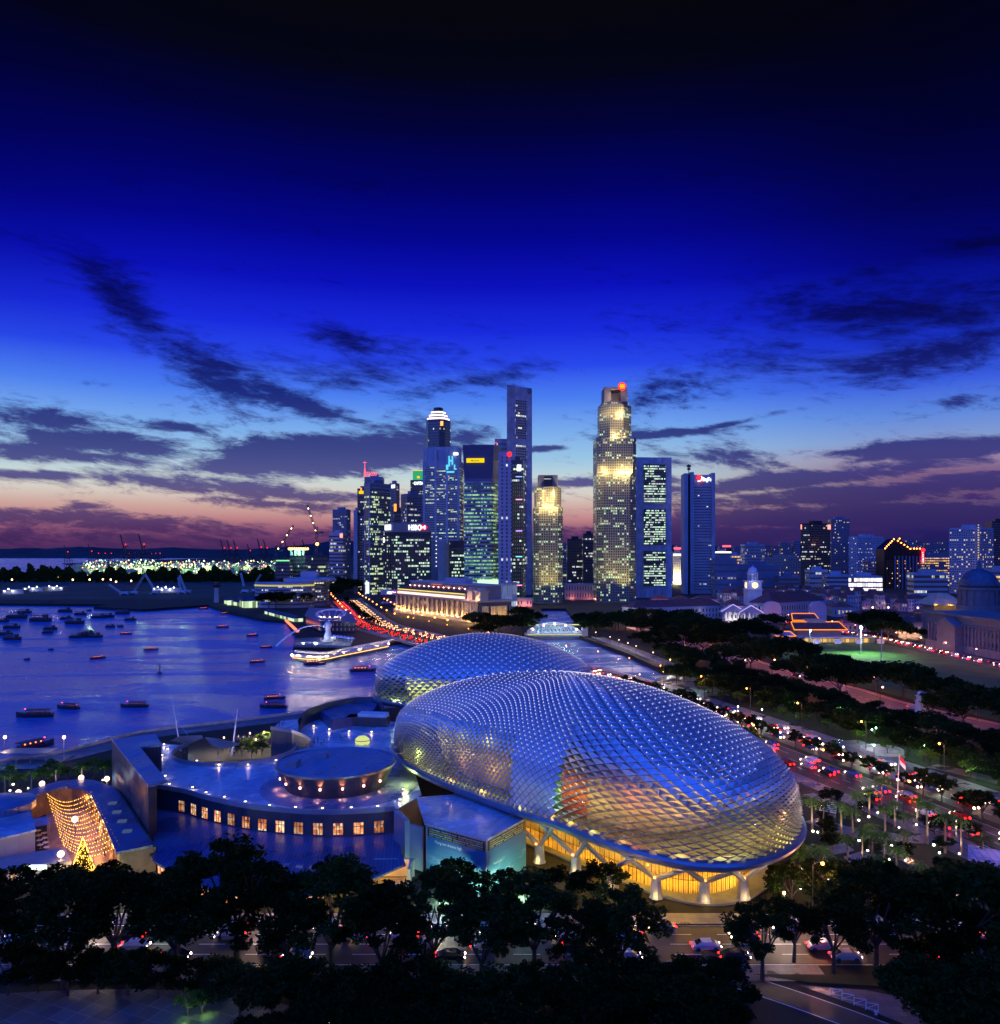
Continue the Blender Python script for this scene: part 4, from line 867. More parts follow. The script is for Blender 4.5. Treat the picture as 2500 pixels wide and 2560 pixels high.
# bank slab with columns
pl = quad(963, 1076, 900, 34, 985, 16, 6); r, z = tower('wide bank slab with vertical white fins, lit floors and rooftop bank name', pl, 1330, 21, w_hi, W_D, frac=.6, piers=4.4, pr=.7, pw=.5, bottom=10)
b_ = MB(); b_.prism(inner(pl, .9), z, z+10); b_.build('parapet_band', W_N, r)
sign(r, 'HSBC', pl[1], pl[2], z+2.2, 8.6, G_W2, .40, 13.5, out=1.6); plate(r, pl[0], pl[1], .1, .75, z+2.5, z+8.3, G_W2, out=1.6)
def hexlogo(p0, p1, f, z, s, m1, m2):
    a = Vector((*p0[:2], 0)); b = Vector((*p1[:2], 0)); d = (b-a).normalized(); n = Vector((d.y, -d.x, 0)); c = a+(b-a)*f+n*1.7; q = lambda x, y, o_=0: tuple(c+d*x*s+n*o_+Vector((0, 0, z+y*s)))
    b_ = MB(); b_.add([q(-1, 0), q(-.5, -.5), q(.5, -.5), q(1, 0), q(.5, .5), q(-.5, .5)], [tuple(range(6))], 0); b_.add([q(0, 0, .05), q(-.5, -.5, .05), q(-.5, .5, .05), q(.5, -.5, .05), q(.5, .5, .05)], [(0, 1, 2), (0, 3, 4)], 1); return b_, [m1, m2]
b_, ms = hexlogo(pl[1], pl[2], .79, z+5.3, 5.2, G_R2, G_W2); b_.build('hexagon_logo', ms, r)
# stepped crown tower
pl = chamf(quad(1060, 1131, 1250, 40, 1108, 10, 30), 7); r, z = tower('tall chamfered dark tower with three glowing white crown steps', pl, 1047, 58, w_vlow, mat('dark_purple_stone', (.06, .055, .10), .3, .1, var=.15), frac=.6, pr=.3, roofbox=False)
zz = z
for k in range(3):
    b_ = MB(); b_.prism(inner(pl, -1.5-3.0*k), zz, zz+2.9); b_.build('crown_step', glow('crown_light', C(255, 235, 245), 2.4), r); b_ = MB(); b_.prism(inner(pl, -3.4-3.0*k), zz+2.9, zz+5.2); b_.build('crown_step', W_D, r); zz += 5.2
b_ = MB(); b_.prism(inner(pl, -11.5), zz, zz+4.5); b_.build('crown_cap', W_D, r)
c_ = quad(1060, 1131, 1250, 40, 1108, 10, 30); plate(r, c_[0], c_[1], .86, 1.0, z-11, z-4, glow('shield_sign2', C(255, 170, 90), 2.2), 'shield_sign')
# emblem tower
pl = quad(1060, 1159, 1000, 36, 1146, 6, 34); r, z = tower('big blue banded office tower with a cyan emblem, three bays wide', pl, 1150, 41, w_mix, W_A, frac=.5, z0=Zat(1352, 1000), bottom=2, top=8, roofbox=False)
p0, p1 = Vector(pl[0]), Vector(pl[1]); b_ = MB()
for f in (.0, .34, .67, 1.):
    q = p0+(p1-p0)*f; b_.box(q.x, q.y-.4, Zat(1352, 1000), 3., 2., z-Zat(1352, 1000)+14, .0)
b_.build('corner_piers', W_A, r)
b_ = MB(); b_.prism(inner(pl, -3), z, z+17); b_.build('upper_storey', W_A, r)
b_ = MB(); q0 = p0+(p1-p0)*.78
n_ = Vector((p1.y-p0.y, -(p1.x-p0.x))).normalized(); q0 = q0+n_*2.2; dd = (p1-p0).normalized(); ang = atan2(dd.y, dd.x)
for (x, y, w_, h_) in ((0, -16, 12, 2.), (-4.2, -12, 3.6, 6), (-1.6, -8, 2.2, 13), (2.4, -6, 2, 11), (.6, -2., 5, 2), (5.2, -12, 2, 6)):
    b_.box(q0.x+dd.x*x, q0.y+dd.y*x, z+y, w_*.8, .6, h_, ang)
b_.build('emblem_sign', G_C2, r); plate(r, p0, p1, .86, 1.0, z+6, z+9, G_W2, out=1.8)
pb = quad(1125, 1160, 1002, 30); b_ = MB(); b_.prism(pb, .02, Zat(1352, 1000)-.1); b_.build('base_block', W_D, r); bands(r, pb, 3, Zat(1352, 1000)-8, 15, w_hi, .5)
pb = quad(1076, 1094, 1006, 26); b_ = MB(); b_.prism(pb, .02, Zat(1352, 1000)-.1); b_.build('base_block', W_B, r)
b_ = MB(); cc_ = at(1107, 992); b_.lathe(cc_.x, cc_.y+8, [(7.4, 2), (6.6, 30), (6.9, 62), (8.4, Zat(1352, 1000)-.1)], 20); b_.build('round_core', W_W, r)
for k in range(8): b_ = MB(); q = at(1090.5, 1003, Zat(1415, 1003)+k*5.2); b_.ball(q, .6, 0, 6); b_.build('marker_lamp', G_W2, r)
# inverted trapezoid tower with yellow sign
pl = quad(1160, 1250, 880, 36, 1232, 2, 26); zc = Zat(1196, 880); r, z = tower('green lit office tower with flared dark top and yellow bank sign', pl, 1196, 33, w_grn, mat('tower_navy', (.10, .12, .20), .4, .1, var=.12, scale=.05), frac=.42, roofbox=False)
b_ = MB(); b_.prism(pl, z, Zat(1112, 880), taper=1.07); b_.build('flared_top', mat('tower_navy_dark', (.05, .055, .11), .4, .1, var=.12, scale=.05), r)
for (f0, f1, nm) in ((.02, .33, 'bay'), (.33, .58, 'bay'), (.58, .97, 'bay')):
    a = Vector(pl[0]); c_ = Vector(pl[1]); q0 = a+(c_-a)*f0; q1 = a+(c_-a)*f1; md_ = (q0+q1)/2+Vector((0, -2.2 if f0 != .33 else -.3)); b_ = MB()
    for k in range(33):
        fh = (z-8)/33; zz_ = 4+fh*k+fh*.76
        b_.add([(q0.x, q0.y-.2, zz_), (md_.x, md_.y-.2, zz_), (q1.x, q1.y-.2, zz_), (q1.x, q1.y-.2, zz_+fh*.42), (md_.x, md_.y-.2, zz_+fh*.42), (q0.x, q0.y-.2, zz_+fh*.42)], [(0, 1, 4, 5), (1, 2, 3, 4)])
    b_.build('spandrel', W_A if f0 != .33 else W_B, r)
pp = inner(pl, 2.6); plate(r, pp[0], pp[1], .15, .70, Zat(1157, 880), Zat(1146, 880), G_Y2, 'yellow_sign', 1.4); plate(r, pp[1], pp[2], .4, .75, Zat(1155, 888), Zat(1151, 888), G_Y2, 'yellow_sign', 1.2)
sign(r, 'Maybank', pp[0], pp[1], Zat(1154, 880), 2.6, mat('sign_dark_red', (.5, .2, .02), .5, var=0), .3, 9, 'lettering', 2.)
b_ = MB(); b_.lathe(at(1222, 876).x, 876+6, [(11, Zat(1474, 880)), (12.5, Zat(1463, 880)), (13, Zat(1450, 880)), (9, Zat(1449, 880))], 20); b_.build('glowing_rotunda', glow('green_glow', C(190, 245, 190), 1.5), r)
for uu in (1170, 1195, 1222, 1240): light(r, at(uu, 862, 3), 5000, C(180, 255, 190), 1.5)
# slender pale bank tower
pl = quad(1246, 1279, 850, 20); r, z = tower('slender pale bank tower with two window columns and red disc, white stone base', pl, 1130, 34, winmat('paired_slots', 5, .62, .15, K1, K3, 1., wall=(.34, .36, .44)), W_W, frac=.62, roofbox=False, bottom=26)
pb = quad(1251, 1292, 846, 22, 1262, 3, 10); b_ = MB(); b_.prism(pb, .02, Zat(1456, 846)); b_.build('base_block', W_W, r)
bands(r, pb, 1.5, 8, 1, winmat('arcade', 2.2, .5, .9, C(220, 235, 255), K2, 1.6, wall=(.5, .5, .55)), .8); bands(r, pb, 14, 26, 1, winmat('tall_slots', 3.2, .7, .6, K2, K3, .5, wall=(.42, .43, .48)), .8)
b_ = MB(); q = at(1274, 848, Zat(1136, 850)); b_.lathe(q.x, q.y, [(.1, q.z-3), (2, q.z-2), (2.6, q.z), (2, q.z+2), (.1, q.z+3)], 10, 0, 1, .2); b_.build('red_disc_sign', G_R2, r)
light(r, at(1262, 838, 3), 2500, C(225, 235, 255), 1.); light(r, at(1286, 836, 3), 2500, C(225, 235, 255), 1.)
# tallest pale slab with angled end
pl = quad(1267, 1330, 1100, 30, 1268, 8, 24); z957, z965 = Zat(957, 1100), Zat(965, 1124)
r, z = tower('tallest slab tower, pale grey panels with one grid of small windows and roundel', pl, 962, 10, w_low, W_P, roofbox=False, build_bands=False)
a, c_ = Vector(pl[1]), Vector(pl[2]); d = c_-a; q0 = a+d*.32; q1 = a+d*.78; nn_ = Vector((d.y, -d.x)).normalized()
wg = winmat('slab_grid', 3.6, .3, .2, K3, K1, 1.3, wall=(.34, .34, .40), glass=(.02, .02, .04))
for k, (va, vb, n_) in enumerate(((998, 1096, 16), (1110, 1150, 6), (1160, 1430, 40))):
    za, zb = Zat(vb, 1110), Zat(va, 1110); fh = (zb-za)/n_; b_ = MB(); b_.prism([tuple(q0+nn_*.5), tuple(q1+nn_*.5), tuple(q1-nn_*.5), tuple(q0-nn_*.5)], za, za+fh*.62, uv=1.); o = b_.build('window_band', wg, r)
    for i in range(1, n_): cpy = o.copy(); COL.objects.link(cpy); cpy.parent = r; cpy.location = o.location+Vector((0, 0, fh*i))
b_ = MB(); q = a+d*.88+nn_*.3; zz = Zat(979, 1122); b_.tube((q.x, q.y, zz), (q.x+nn_.x*.8, q.y+nn_.y*.8, zz), 4, None, 16); b_.build('roundel', W_N, r)
pl = quad(1237, 1268, 1120, 26); r, z = tower('lower pale wing attached to the left of the tallest slab, with red beacon', pl, 1097, 30, w_low, W_P, frac=.4, roofbox=False); b_ = MB(); b_.ball((pl[0][0]+2, pl[0][1]-1, z-6), 1.2, 0, 6); b_.build('beacon', G_R2, r)
pl = quad(1278, 1313, 945, 34, 1307, 1, 20); r, z = tower('black tower with white sign and coloured light lines right of the slender bank tower', pl, 1150, 36, winmat('dark_few_bright', 2.4, .15, .22, K3, K2, 1.4), W_D, frac=.5); plate(r, pl[0], pl[1], .5, .85, z-13, z-6, G_W2)
for k, f in enumerate((.12, .28, .5, .68, .88)): plate(r, pl[0], pl[1], .4, .95, z*(1-f), z*(1-f)+1.1, glow('line_light_%d' % k, [C(120, 160, 255), C(255, 160, 210), C(190, 140, 255), C(120, 220, 255), C(255, 140, 200)][k], 2.), 'line_light')
# --- the two granite towers
def granite(label, cu, Y, tiers, topbox, lights_, base_l, emblem):
    """tiers: (half width in px, vtop, vbottom, chamfer fraction, floors, material)"""
    c = at(cu, Y+tiers[0][0]/F*Y+.5); root = thing('granite_tower', label, 'tower', (c.x, c.y, 0))
    for (hw, vt, vb, cf, nf, wm) in tiers:
        hwm = hw/F*Y; zt_, zb = Zat(vt, Y), max(.02, Zat(vb, Y)); pz = [(c.x-hwm, c.y-hwm), (c.x+hwm, c.y-hwm), (c.x+hwm, c.y+hwm), (c.x-hwm, c.y+hwm)]; pz = chamf(pz, hwm*2*cf) if cf else pz
        b_ = MB(); b_.prism(pz, zb, zt_-.02); b_.build('tier', W_GT, root); bands(root, pz, zb+1.2, zt_-1.2, nf, wm, .6, .1)
    hw, vt, vb = topbox; hwm = hw/F*Y; zt_, zb = Zat(vt, Y), Zat(vb, Y)
    b_ = MB(); b_.box(c.x-hwm*.72, c.y, zb, hwm*.56, hwm*2, zt_-zb); b_.box(c.x+hwm*.72, c.y, zb, hwm*.56, hwm*2, zt_-zb); b_.box(c.x, c.y+hwm*.4, zb, hwm*.88, hwm*.8, (zt_-zb)*.7); b_.box(c.x, c.y, zb+(zt_-zb)*.86, hwm*.885, hwm*1.9, (zt_-zb)*.14-.05); b_.build('crown', W_GT, root)
    for (du, dv_v, out_, pw_, col) in lights_:
        light(root, at(cu+du, Y-out_, Zat(dv_v, Y)), pw_*.6, col, .5)
    for (du, pw_) in base_l: light(root, at(cu+du, Y-26, 6), pw_, C(255, 235, 130), 1.5, 'SPOT', (radians(90+62), 0, 0), radians(75))
    if emblem:
        q = at(*emblem); b_ = MB(); b_.tube((q.x, q.y, q.z), (q.x, q.y-1.4, q.z), 4.8, None, 16); b_.build('emblem_disc', G_R2, root); b_ = MB()
        for k in range(5): b_.box(q.x-2.2+k*1.1, q.y-1.8, q.z-2.7, .6, .5, 5.4)
        b_.box(q.x, q.y-1.8, q.z-.5, 6.6, .6, .9); b_.build('emblem_bars', G_Y2, root)
    return root
YL = C(255, 225, 140)
U1 = granite('tall stepped granite tower with floodlit tiers and round red emblem', 1535.5, 950, [(50, 1182, 1515, .17, 50, w_granlit), (49.5, 1094, 1182, .10, 13, w_gran), (40.5, 1008, 1094, .29, 13, w_gran), (34, 1000, 1008, .29, 1, w_gran)], (29, 963, 1000),
    [(-26, 1033, 1, 2.4e4, YL), (20, 1033, 1, 4.0e4, YL), (2, 1088, 1, 2.6e4, YL), (34, 1090, -2, 1.0e4, YL), (-40, 1180, 4, 2.2e4, YL), (-22, 1180, 4, 2.2e4, YL), (18, 1180, 5, 4.5e4, YL), (40, 1180, 4, 3.0e4, YL), (-1, 991, -6, 6000, C(255, 220, 190))],
    [(-38, 7e4), (34, 1.2e5)], (1555, 944, Zat(969, 950)))
U2 = granite('shorter stepped granite tower with floodlit rounded crown and open top', 1369, 930, [(37, 1268, 1516, .18, 38, w_granlit), (33.5, 1216, 1268, .29, 8, w_gran)], (24, 1186, 1216),
    [(-18, 1235, 1, 1.6e4, YL), (18, 1235, 1, 2.2e4, YL), (-28, 1265, 5, 2.4e4, YL), (-6, 1265, 5, 2.2e4, YL), (12, 1265, 5, 2.4e4, YL), (30, 1265, 5, 2.0e4, YL)], [(-8, 8e4), (22, 7e4)], None)
# slab with three recessed window panels
pl = quad(1585, 1679, 1050, 34, 1594, 4, 4); r, z = tower('broad bank slab with three tall recessed panels of lit windows', pl, 1143, 10, w_hi, W_P, roofbox=False, build_bands=False)
a, c_ = Vector(pl[1]), Vector(pl[2]); d = c_-a
for (va, vb) in ((1160, 1256), (1272, 1362), (1378, 1466)):
    za, zb = Zat(vb, 1045), Zat(va, 1045); q0, q1 = a+d*.13, a+d*.86; n_ = 15; fh = (zb-za)/n_
    b_ = MB(); b_.prism([(q0.x, q0.y-.9), (q1.x, q1.y-.9), (q1.x, q1.y), (q0.x, q0.y)], za-2, zb+2); b_.build('panel_frame', W_A, r)
    b_ = MB(); b_.prism([(q0.x+1.6, q0.y-1.2), (q1.x-1.6, q1.y-1.2), (q1.x-1.6, q1.y), (q0.x+1.6, q0.y)], za, zb, 0); b_.build('recess', W_D, r)
    b_ = MB(); b_.prism([(q0.x+2, q0.y-1.5), (q1.x-2, q1.y-1.5), (q1.x-2, q1.y-1.1), (q0.x+2, q0.y-1.1)], za+.8, za+.8+fh*.55, uv=1.); o = b_.build('window_band', winmat('panel_windows', 1.7, .14, .62, K3, K2, 1.3, run=.12), r)
    for i in range(1, n_): cpy = o.copy(); COL.objects.link(cpy); cpy.parent = r; cpy.location = o.location+Vector((0, 0, fh*i*.985))
# telephone company tower
pl = quad(1727, 1786, 1150, 30); r, z = tower('blue striped tower with red and white company sign and side fins', pl, 1187, 38, winmat('thin_stripes', 2.5, .12, .1, K3, K3, 1.3, run=.1), W_A, frac=.3, roofbox=False, top=16)
for (ua, ub, vt) in ((1711, 1720, 1183), (1726, 1735, 1180), (1779, 1788, 1182)): b_ = MB(); b_.prism(quad(ua, ub, 1145, 34), .02, Zat(vt, 1145)); b_.build('fin', W_A, r)
b_ = MB(); b_.prism(quad(1720.5, 1725.5, 1152, 26), .02, Zat(1187, 1152)); b_.build('stair_core', W_D, r)
b_ = MB(); q = at(1722, 1150); b_.tube((q.x, q.y, Zat(1187, 1150)), (q.x, q.y, Zat(1168, 1150)), .6, None, 6); b_.box(q.x, q.y, Zat(1175, 1150), 4, 4, 3); b_.box(q.x, q.y, Zat(1168, 1150), 5, 5, 3); b_.ball((q.x, q.y, Zat(1163, 1150)), 1.4, 0, 6); b_.build('antenna', W_D, r)
sign(r, 'SingTel', pl[0], pl[1], z-9, 7.6, G_W2, .50, 13); b_ = MB(); q = at(1748, 1148, z-4); b_.tube((q.x, q.y, q.z), (q.x, q.y-1, q.z), 3.6, None, 12); q = at(1752.5, 1148, z-9); b_.tube((q.x, q.y, q.z), (q.x, q.y-1, q.z), 2., None, 10); b_.build('red_dots', G_R2, r)
b_ = MB(); c0_ = at(1747, 1146, z-5); b_.path([(c0_.x+4.6*cos(t_), c0_.y, c0_.z+4.6*sin(t_)) for t_ in [radians(-110+i*18) for i in range(9)]], .6, 5); b_.build('white_swoosh', G_W2, r)
pl = quad(1787, 1843, 1050, 26); r, z = tower('plain blue box building with dotted window lines right of the striped tower', pl, 1396, 5, winmat('dots', 1.6, .5, .06, K3, K3, .8, wall=(.16, .19, .27)), W_B, frac=.3)
# --- mid distance blocks behind and right
DATA = [ # label, uL, uR, Y, vtop, floors, window, wall, frac, uM
 ('dark tower block between the two granite towers, left one', 1418, 1458, 1400, 1347, 16, w_grn if False else w_low, W_D, .5, None), ('taller dark tower block between the two granite towers, right one', 1458, 1487, 1350, 1334, 18, w_low, W_D, .5, None), ('dim block in the gap right of the shorter granite tower', 1404, 1420, 1500, 1362, 12, w_mix, W_B, .5, None),
 ('floodlit cream block with a glowing cornice behind the bank slab', 1683, 1709, 1500, 1379, 12, winmat('slits', 3, .7, .1, K1, K1, 1., wall=(.55, .5, .38)), mat('cream_tower', (.55, .5, .38), .5, var=.1), .4, None), ('block with glowing white cornice right of the striped tower', 1788, 1828, 1650, 1380, 10, w_low, W_A, .4, None), ('yellowish low block beside the white apartment slab', 1826, 1852, 1700, 1386, 8, w_yel, W_A, .5, None),
 ('white apartment slab with even window rows', 1851, 1910, 1500, 1361, 12, w_apt, W_W, .5, 1862), ('dark scaffolded box building left of the long housing slab', 1843, 1948, 1150, 1411, 3, w_vlow, W_B, .2, None), ('long housing slab with vertical lit stair bays', 1910, 2022, 1450, 1394, 10, w_apt, mat('housing_beige', (.3, .28, .25), .6, var=.15), .5, None),
 ('dark glass tower with two small shield signs, paired with a taller one behind', 2002, 2076, 1350, 1308, 26, w_low, W_D, .5, 2022), ('tall dim apartment tower behind the shield sign tower', 2078, 2124, 1600, 1297, 36, w_aptd, W_B, .5, None), ('broad pale purple apartment tower with balconies', 2122, 2210, 1500, 1341, 26, w_bal, W_A, .45, 2145),
 ('pinkish striped annexe in front of the broad apartment tower', 2169, 2211, 1400, 1400, 8, w_low, mat('pink_panels', (.36, .22, .3), .5, var=.15), .4, None), ('hotel wing with columns of yellow lit balconies right of the red sign', 2311, 2373, 1350, 1390, 12, w_yel, W_B, .45, None),
 ('tall white apartment tower with balconies near the right edge', 2373, 2484, 1150, 1319, 26, w_apt, W_W, .5, 2452), ('dark residential tower cut by the right edge', 2480, 2530, 1300, 1303, 28, w_aptd, W_D, .5, None), ('car park with yellow lit decks at the right edge', 2478, 2540, 1080, 1424, 6, w_yel, W_A, .55, None),
 ('stepped low hotel with dark terraces below the yellow balconies', 2285, 2370, 1100, 1432, 4, w_low, W_A, .5, None), ('low department store with floodlit white front', 2121, 2206, 1150, 1440, 3, winmat('bright_store', 4, .1, .95, C(255, 250, 240), C(255, 225, 210), 2.2), W_W, .7, None), ('grey low block left of the floodlit store', 2024, 2070, 1200, 1424, 4, w_vlow, W_A, .4, None),
 ('low blue office terraces below the long housing slab', 1948, 1998, 1100, 1440, 4, w_low, W_B, .5, None), ('low bluish blocks left of the floodlit store', 2068, 2121, 1150, 1436, 4, w_low, W_A, .5, None), ('low glass block right of the round office drum', 770, 812, 1250, 1367+22, 8, w_mix, W_D, .5, None), ('dark half built block with green lit top edge', 690, 724, 1250, 1400, 8, w_vlow, W_D, .5, None), ('middle of the half built blocks under the orange lights', 724, 764, 1300, 1388, 8, w_vlow, W_D, .5, None)]
class _S(dict):
    def __missing__(s, k): return next(v for q, v in s.items() if q.startswith(k[:16]))
SPEC = _S()
for (lb_, a_, b2, Yq, vt, nf, wm_, wl_, fr, um) in DATA:
    pl = quad(a_, b2, Yq, 30, um, 10, 16); r, z = tower(lb_, pl, vt, nf, wm_, wl_, frac=fr, name='apartment_building' if 'apartment' in lb_ or 'housing' in lb_ or 'residential' in lb_ else 'office_building', cat='building', bottom=2, top=2); SPEC[lb_[:18]] = (r, z, pl)
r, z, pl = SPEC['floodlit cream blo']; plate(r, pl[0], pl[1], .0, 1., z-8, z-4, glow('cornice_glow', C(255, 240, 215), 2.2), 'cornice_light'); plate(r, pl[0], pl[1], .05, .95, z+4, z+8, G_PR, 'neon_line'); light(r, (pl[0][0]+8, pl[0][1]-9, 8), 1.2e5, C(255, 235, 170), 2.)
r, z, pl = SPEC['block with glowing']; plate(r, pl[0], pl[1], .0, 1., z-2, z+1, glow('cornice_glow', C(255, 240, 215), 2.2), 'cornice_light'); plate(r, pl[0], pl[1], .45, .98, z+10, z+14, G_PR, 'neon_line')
r, z, pl = SPEC['dark glass tower w']
for f in (.0, .96): plate(r, pl[0] if f == 0 else pl[1], pl[1] if f == 0 else pl[2], f*.9, f*.9+.14, z-10, z-2, glow('shield_sign', C(255, 150, 130), 2.), 'shield_sign')
r, z, pl = SPEC['tall white apartme']
b_ = MB()
for k in range(26): q = at(2446, 1146, 8+k*3.6); b_.box(q.x, q.y, q.z, 1.2, .6, 1.3)
b_.build('stair_light_column', G_Y2, r)
r, z, pl = SPEC['dark half built blo']; plate(r, pl[0], pl[1], .0, 1., z-2, z, glow('green_edge', C(120, 220, 150), 1.5), 'edge_light')
r, z, pl = SPEC['middle of the half ']
for k, uu in enumerate((723, 727, 731, 736, 741, 746, 750, 754, 758, 763, 769)): b_ = MB(); b_.ball(at(uu, 1290, Zat(1372, 1290)), 1.9, 0, 6); b_.build('site_lamp', G_ORNG, r)
b_ = MB()
for k in range(4): b_.box(at(728+k*10, 1290).x, 1292, z-.2, 4, 4, Zat(1376, 1290)-z)
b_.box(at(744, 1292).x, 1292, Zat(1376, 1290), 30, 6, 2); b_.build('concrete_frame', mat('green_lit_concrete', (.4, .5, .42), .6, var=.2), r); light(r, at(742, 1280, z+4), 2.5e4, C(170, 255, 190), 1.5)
# gabled black hotel
Yg = 1300; pts = [(2211, 1483), (2211, 1372), (2240, 1347), (2250, 1346), (2262, 1356), (2275, 1366), (2284, 1371), (2304, 1371), (2304, 1483)]
r = thing('gabled_hotel', 'black hotel with stepped gable outlined in small orange lamps and red vertical sign', 'hotel', at(2258, Yg+15)); b_ = MB()
n0 = [tuple(at(u, Yg, max(.02, Zat(v, Yg)))) for u, v in pts]; n1 = [(x, y+30, z_) for x, y, z_ in n0]; nn0 = len(n0)
b_.add(n0+n1, [tuple(range(nn0)), tuple(range(2*nn0-1, nn0-1, -1))]+[(i, nn0+i, nn0+(i+1) % nn0, (i+1) % nn0) for i in range(nn0)]); b_.build('walls', mat('black_glass', (.008, .008, .012), .3, var=.2), r)
b_ = MB()
for uu in (2238, 2247, 2256, 2265, 2274, 2283, 2292, 2300): q = at(uu, Yg-.6); b_.box(q.x, q.y, .1, 2.2, 1., Zat(1390, Yg))
b_.build('glass_fins', W_B, r)
for k in range(13):
    zz = Zat(1478-k*6.2, Yg); b_ = MB(); xa, xb = at(2212, Yg).x, at(2303, Yg).x; b_.prism([(xa, Yg-.4), (xb, Yg-.4), (xb, Yg+.2), (xa, Yg+.2)], zz, zz+1.6, uv=1.); b_.build('window_band', w_pt, r)
for (uu, vv) in [(2213, 1371), (2217, 1366), (2221.5, 1361.5), (2226, 1357), (2230, 1353), (2235, 1348), (2249, 1346.5), (2245, 1352), (2253, 1357), (2261, 1362), (2269, 1367), (2276, 1372), (2285, 1371.5), (2292, 1371.5), (2300, 1371.5)]:
    b_ = MB(); q = at(uu, Yg-1.5, Zat(vv, Yg)); b_.ball(q, 1.15, 0, 6); b_.build('outline_lamp', G_ORNG, r)
b_ = MB(); q = at(2307, Yg-3); b_.box(q.x, q.y, Zat(1407, Yg), 3.6, 2, Zat(1374, Yg)-Zat(1407, Yg)); b_.ball((q.x, q.y-1, Zat(1375, Yg)), 3.4, 0, 8); b_.build('vertical_sign', glow('neon_red', C(255, 40, 60), 2.4), r)
b_ = MB()
for k, ch in enumerate('FURAMA'): wall_text(b_, ch, (q.x-1.2, q.y-1.1), (q.x+2, q.y-1.1), Zat(1383.5+k*4.4, Yg), 2.9, .3)
b_.build('lettering', G_W2, r)
# far skyline beyond: many dim blocks, one by one
FAR = [(1560+i*24+R.uniform(-5, 5), R.uniform(10, 24), R.uniform(1352, 1368)) for i in range(0)]
rr2 = random.Random(4)
kx = 0
for (ua, ub, vt) in [(1690, 1716, 1363), (1835, 1850, 1366), (1912, 1925, 1362), (1952, 1966, 1355), (1967, 1980, 1358), (1984, 2000, 1352), (1930, 1948, 1366), (2262, 2294, 1349), (2296, 2308, 1352), (2314, 2330, 1356), (2331, 2350, 1358), (2352, 2374, 1354), (2212, 2240, 1362), (1400, 1418, 1362), (1798, 1815, 1366), (2126, 2150, 1350), (2090, 2110, 1345), (1640, 1660, 1364)]:
    kx += 1; pl = quad(ua, ub, 2600, 40); r, z = tower(nth(kx)+' of the dim faraway housing towers on the right horizon', pl, vt, 14, w_aptd, W_B, frac=.5, name='apartment_building', cat='building', roofbox=False, bottom=2, top=2); r['group'] = 'faraway housing towers'
# ================================================================ middle distance
WLAMP = C(255, 195, 110)
# ---- the old post office hotel with its floodlit colonnade
fh = thing('grand_hotel', 'long cream stone hotel with floodlit giant columns under a flat blue roof storey', 'hotel', at(1090, 740))
FL, FR = at(985, 800), at(1196, 672)                      # front base line ends
FRr = at(1250, 740)                                        # right end
d = (FR-FL).normalized(); L = (FR-FL).length; n_ = Vector((d.y, -d.x, 0)); 
if n_.dot(-FL) < 0: n_ = -n_
dep = 34
def hp(s, o=0, z=0): return Vector((FL.x+d.x*s+n_.x*o, FL.y+d.y*s+n_.y*o, z))
def hpoly(s0, s1, o0, o1): return [tuple(hp(s0, o0)[:2]), tuple(hp(s1, o0)[:2]), tuple(hp(s1, o1)[:2]), tuple(hp(s0, o1)[:2])]
zc = 17.5; ang = atan2(d.y, d.x)
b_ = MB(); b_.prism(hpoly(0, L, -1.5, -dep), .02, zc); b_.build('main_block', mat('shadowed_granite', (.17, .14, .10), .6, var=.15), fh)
b_ = MB(); b_.prism(hpoly(-1, L+1.2, 1.4, -dep-1), zc, zc+1.6); b_.prism(hpoly(-.5, L+.8, .9, -dep), 3.2, 4.2); b_.build('cornice', W_G, fh)
b_ = MB(); b_.prism(hpoly(-.6, L+.6, .6, -3), .02, 3.2); b_.build('plinth', W_G, fh)
ncol = 15
for i in range(ncol):
    s = L*(.04+.80*i/(ncol-1)); q = hp(s, 0); b_ = MB(); b_.lathe(q.x, q.y, [(1.15, 4.2), (1.0, 5), (.9, 15), (1.3, 16.4), (1.3, 17.4)], 10); b_.build('column', W_G, fh)
    q = hp(s+L*.027, 2.2, 3.6); light(fh, tuple(hp(s+.2, 2.2, 4.9)), 3200, C(255, 190, 85), .3)
    m_ = MB(); m_.box(q.x, q.y, 3.4, 3.0, .5, .5, ang); m_.build('flood_lamp', glow('flood_pink', C(255, 190, 160), 5), fh)
for i in range(5): q = hp(L*(.88+.028*i), 1.2); b_ = MB(); b_.box(q.x, q.y, 4.3, 1.6, 1.4, 13.1, ang); b_.build('pilaster', W_G, fh); light(fh, tuple(hp(L*(.88+.028*i), 4.2, 4.5)), 3200, C(255, 190, 80), .3)
w_f = winmat('hotel_windows', 3.2, .45, .3, C(255, 220, 140), C(255, 200, 110), .5, wall=(.34, .3, .24), glass=(.05, .04, .03))
for zz in (6., 11.): b_ = MB(); b_.prism(hpoly(.5, L-.5, -1.35, -2.2), zz, zz+3., uv=1.); b_.build('window_band', w_f, fh)
b_ = MB(); b_.prism(hpoly(2, L*.84, -3, -8), zc+1.61, zc+6.4); b_.build('upper_gallery', W_G, fh)
b_ = MB(); b_.prism(hpoly(3, L*.83, -2.4, -2.9), zc+1.7, zc+3.6); b_.build('gallery_glow', glow('gallery_glow', C(255, 200, 170), 2.4), fh)
b_ = MB(); b_.prism(hpoly(3, L*.83, -2.4, -2.9), zc+5.4, zc+6.1); b_.build('gallery_lights', glow('gallery_yellow', C(230, 210, 90), 1.6), fh)
b_ = MB(); a, c_ = hpoly(1, L*.86, -3, -20), hpoly(1, L*.86, -3, -20)
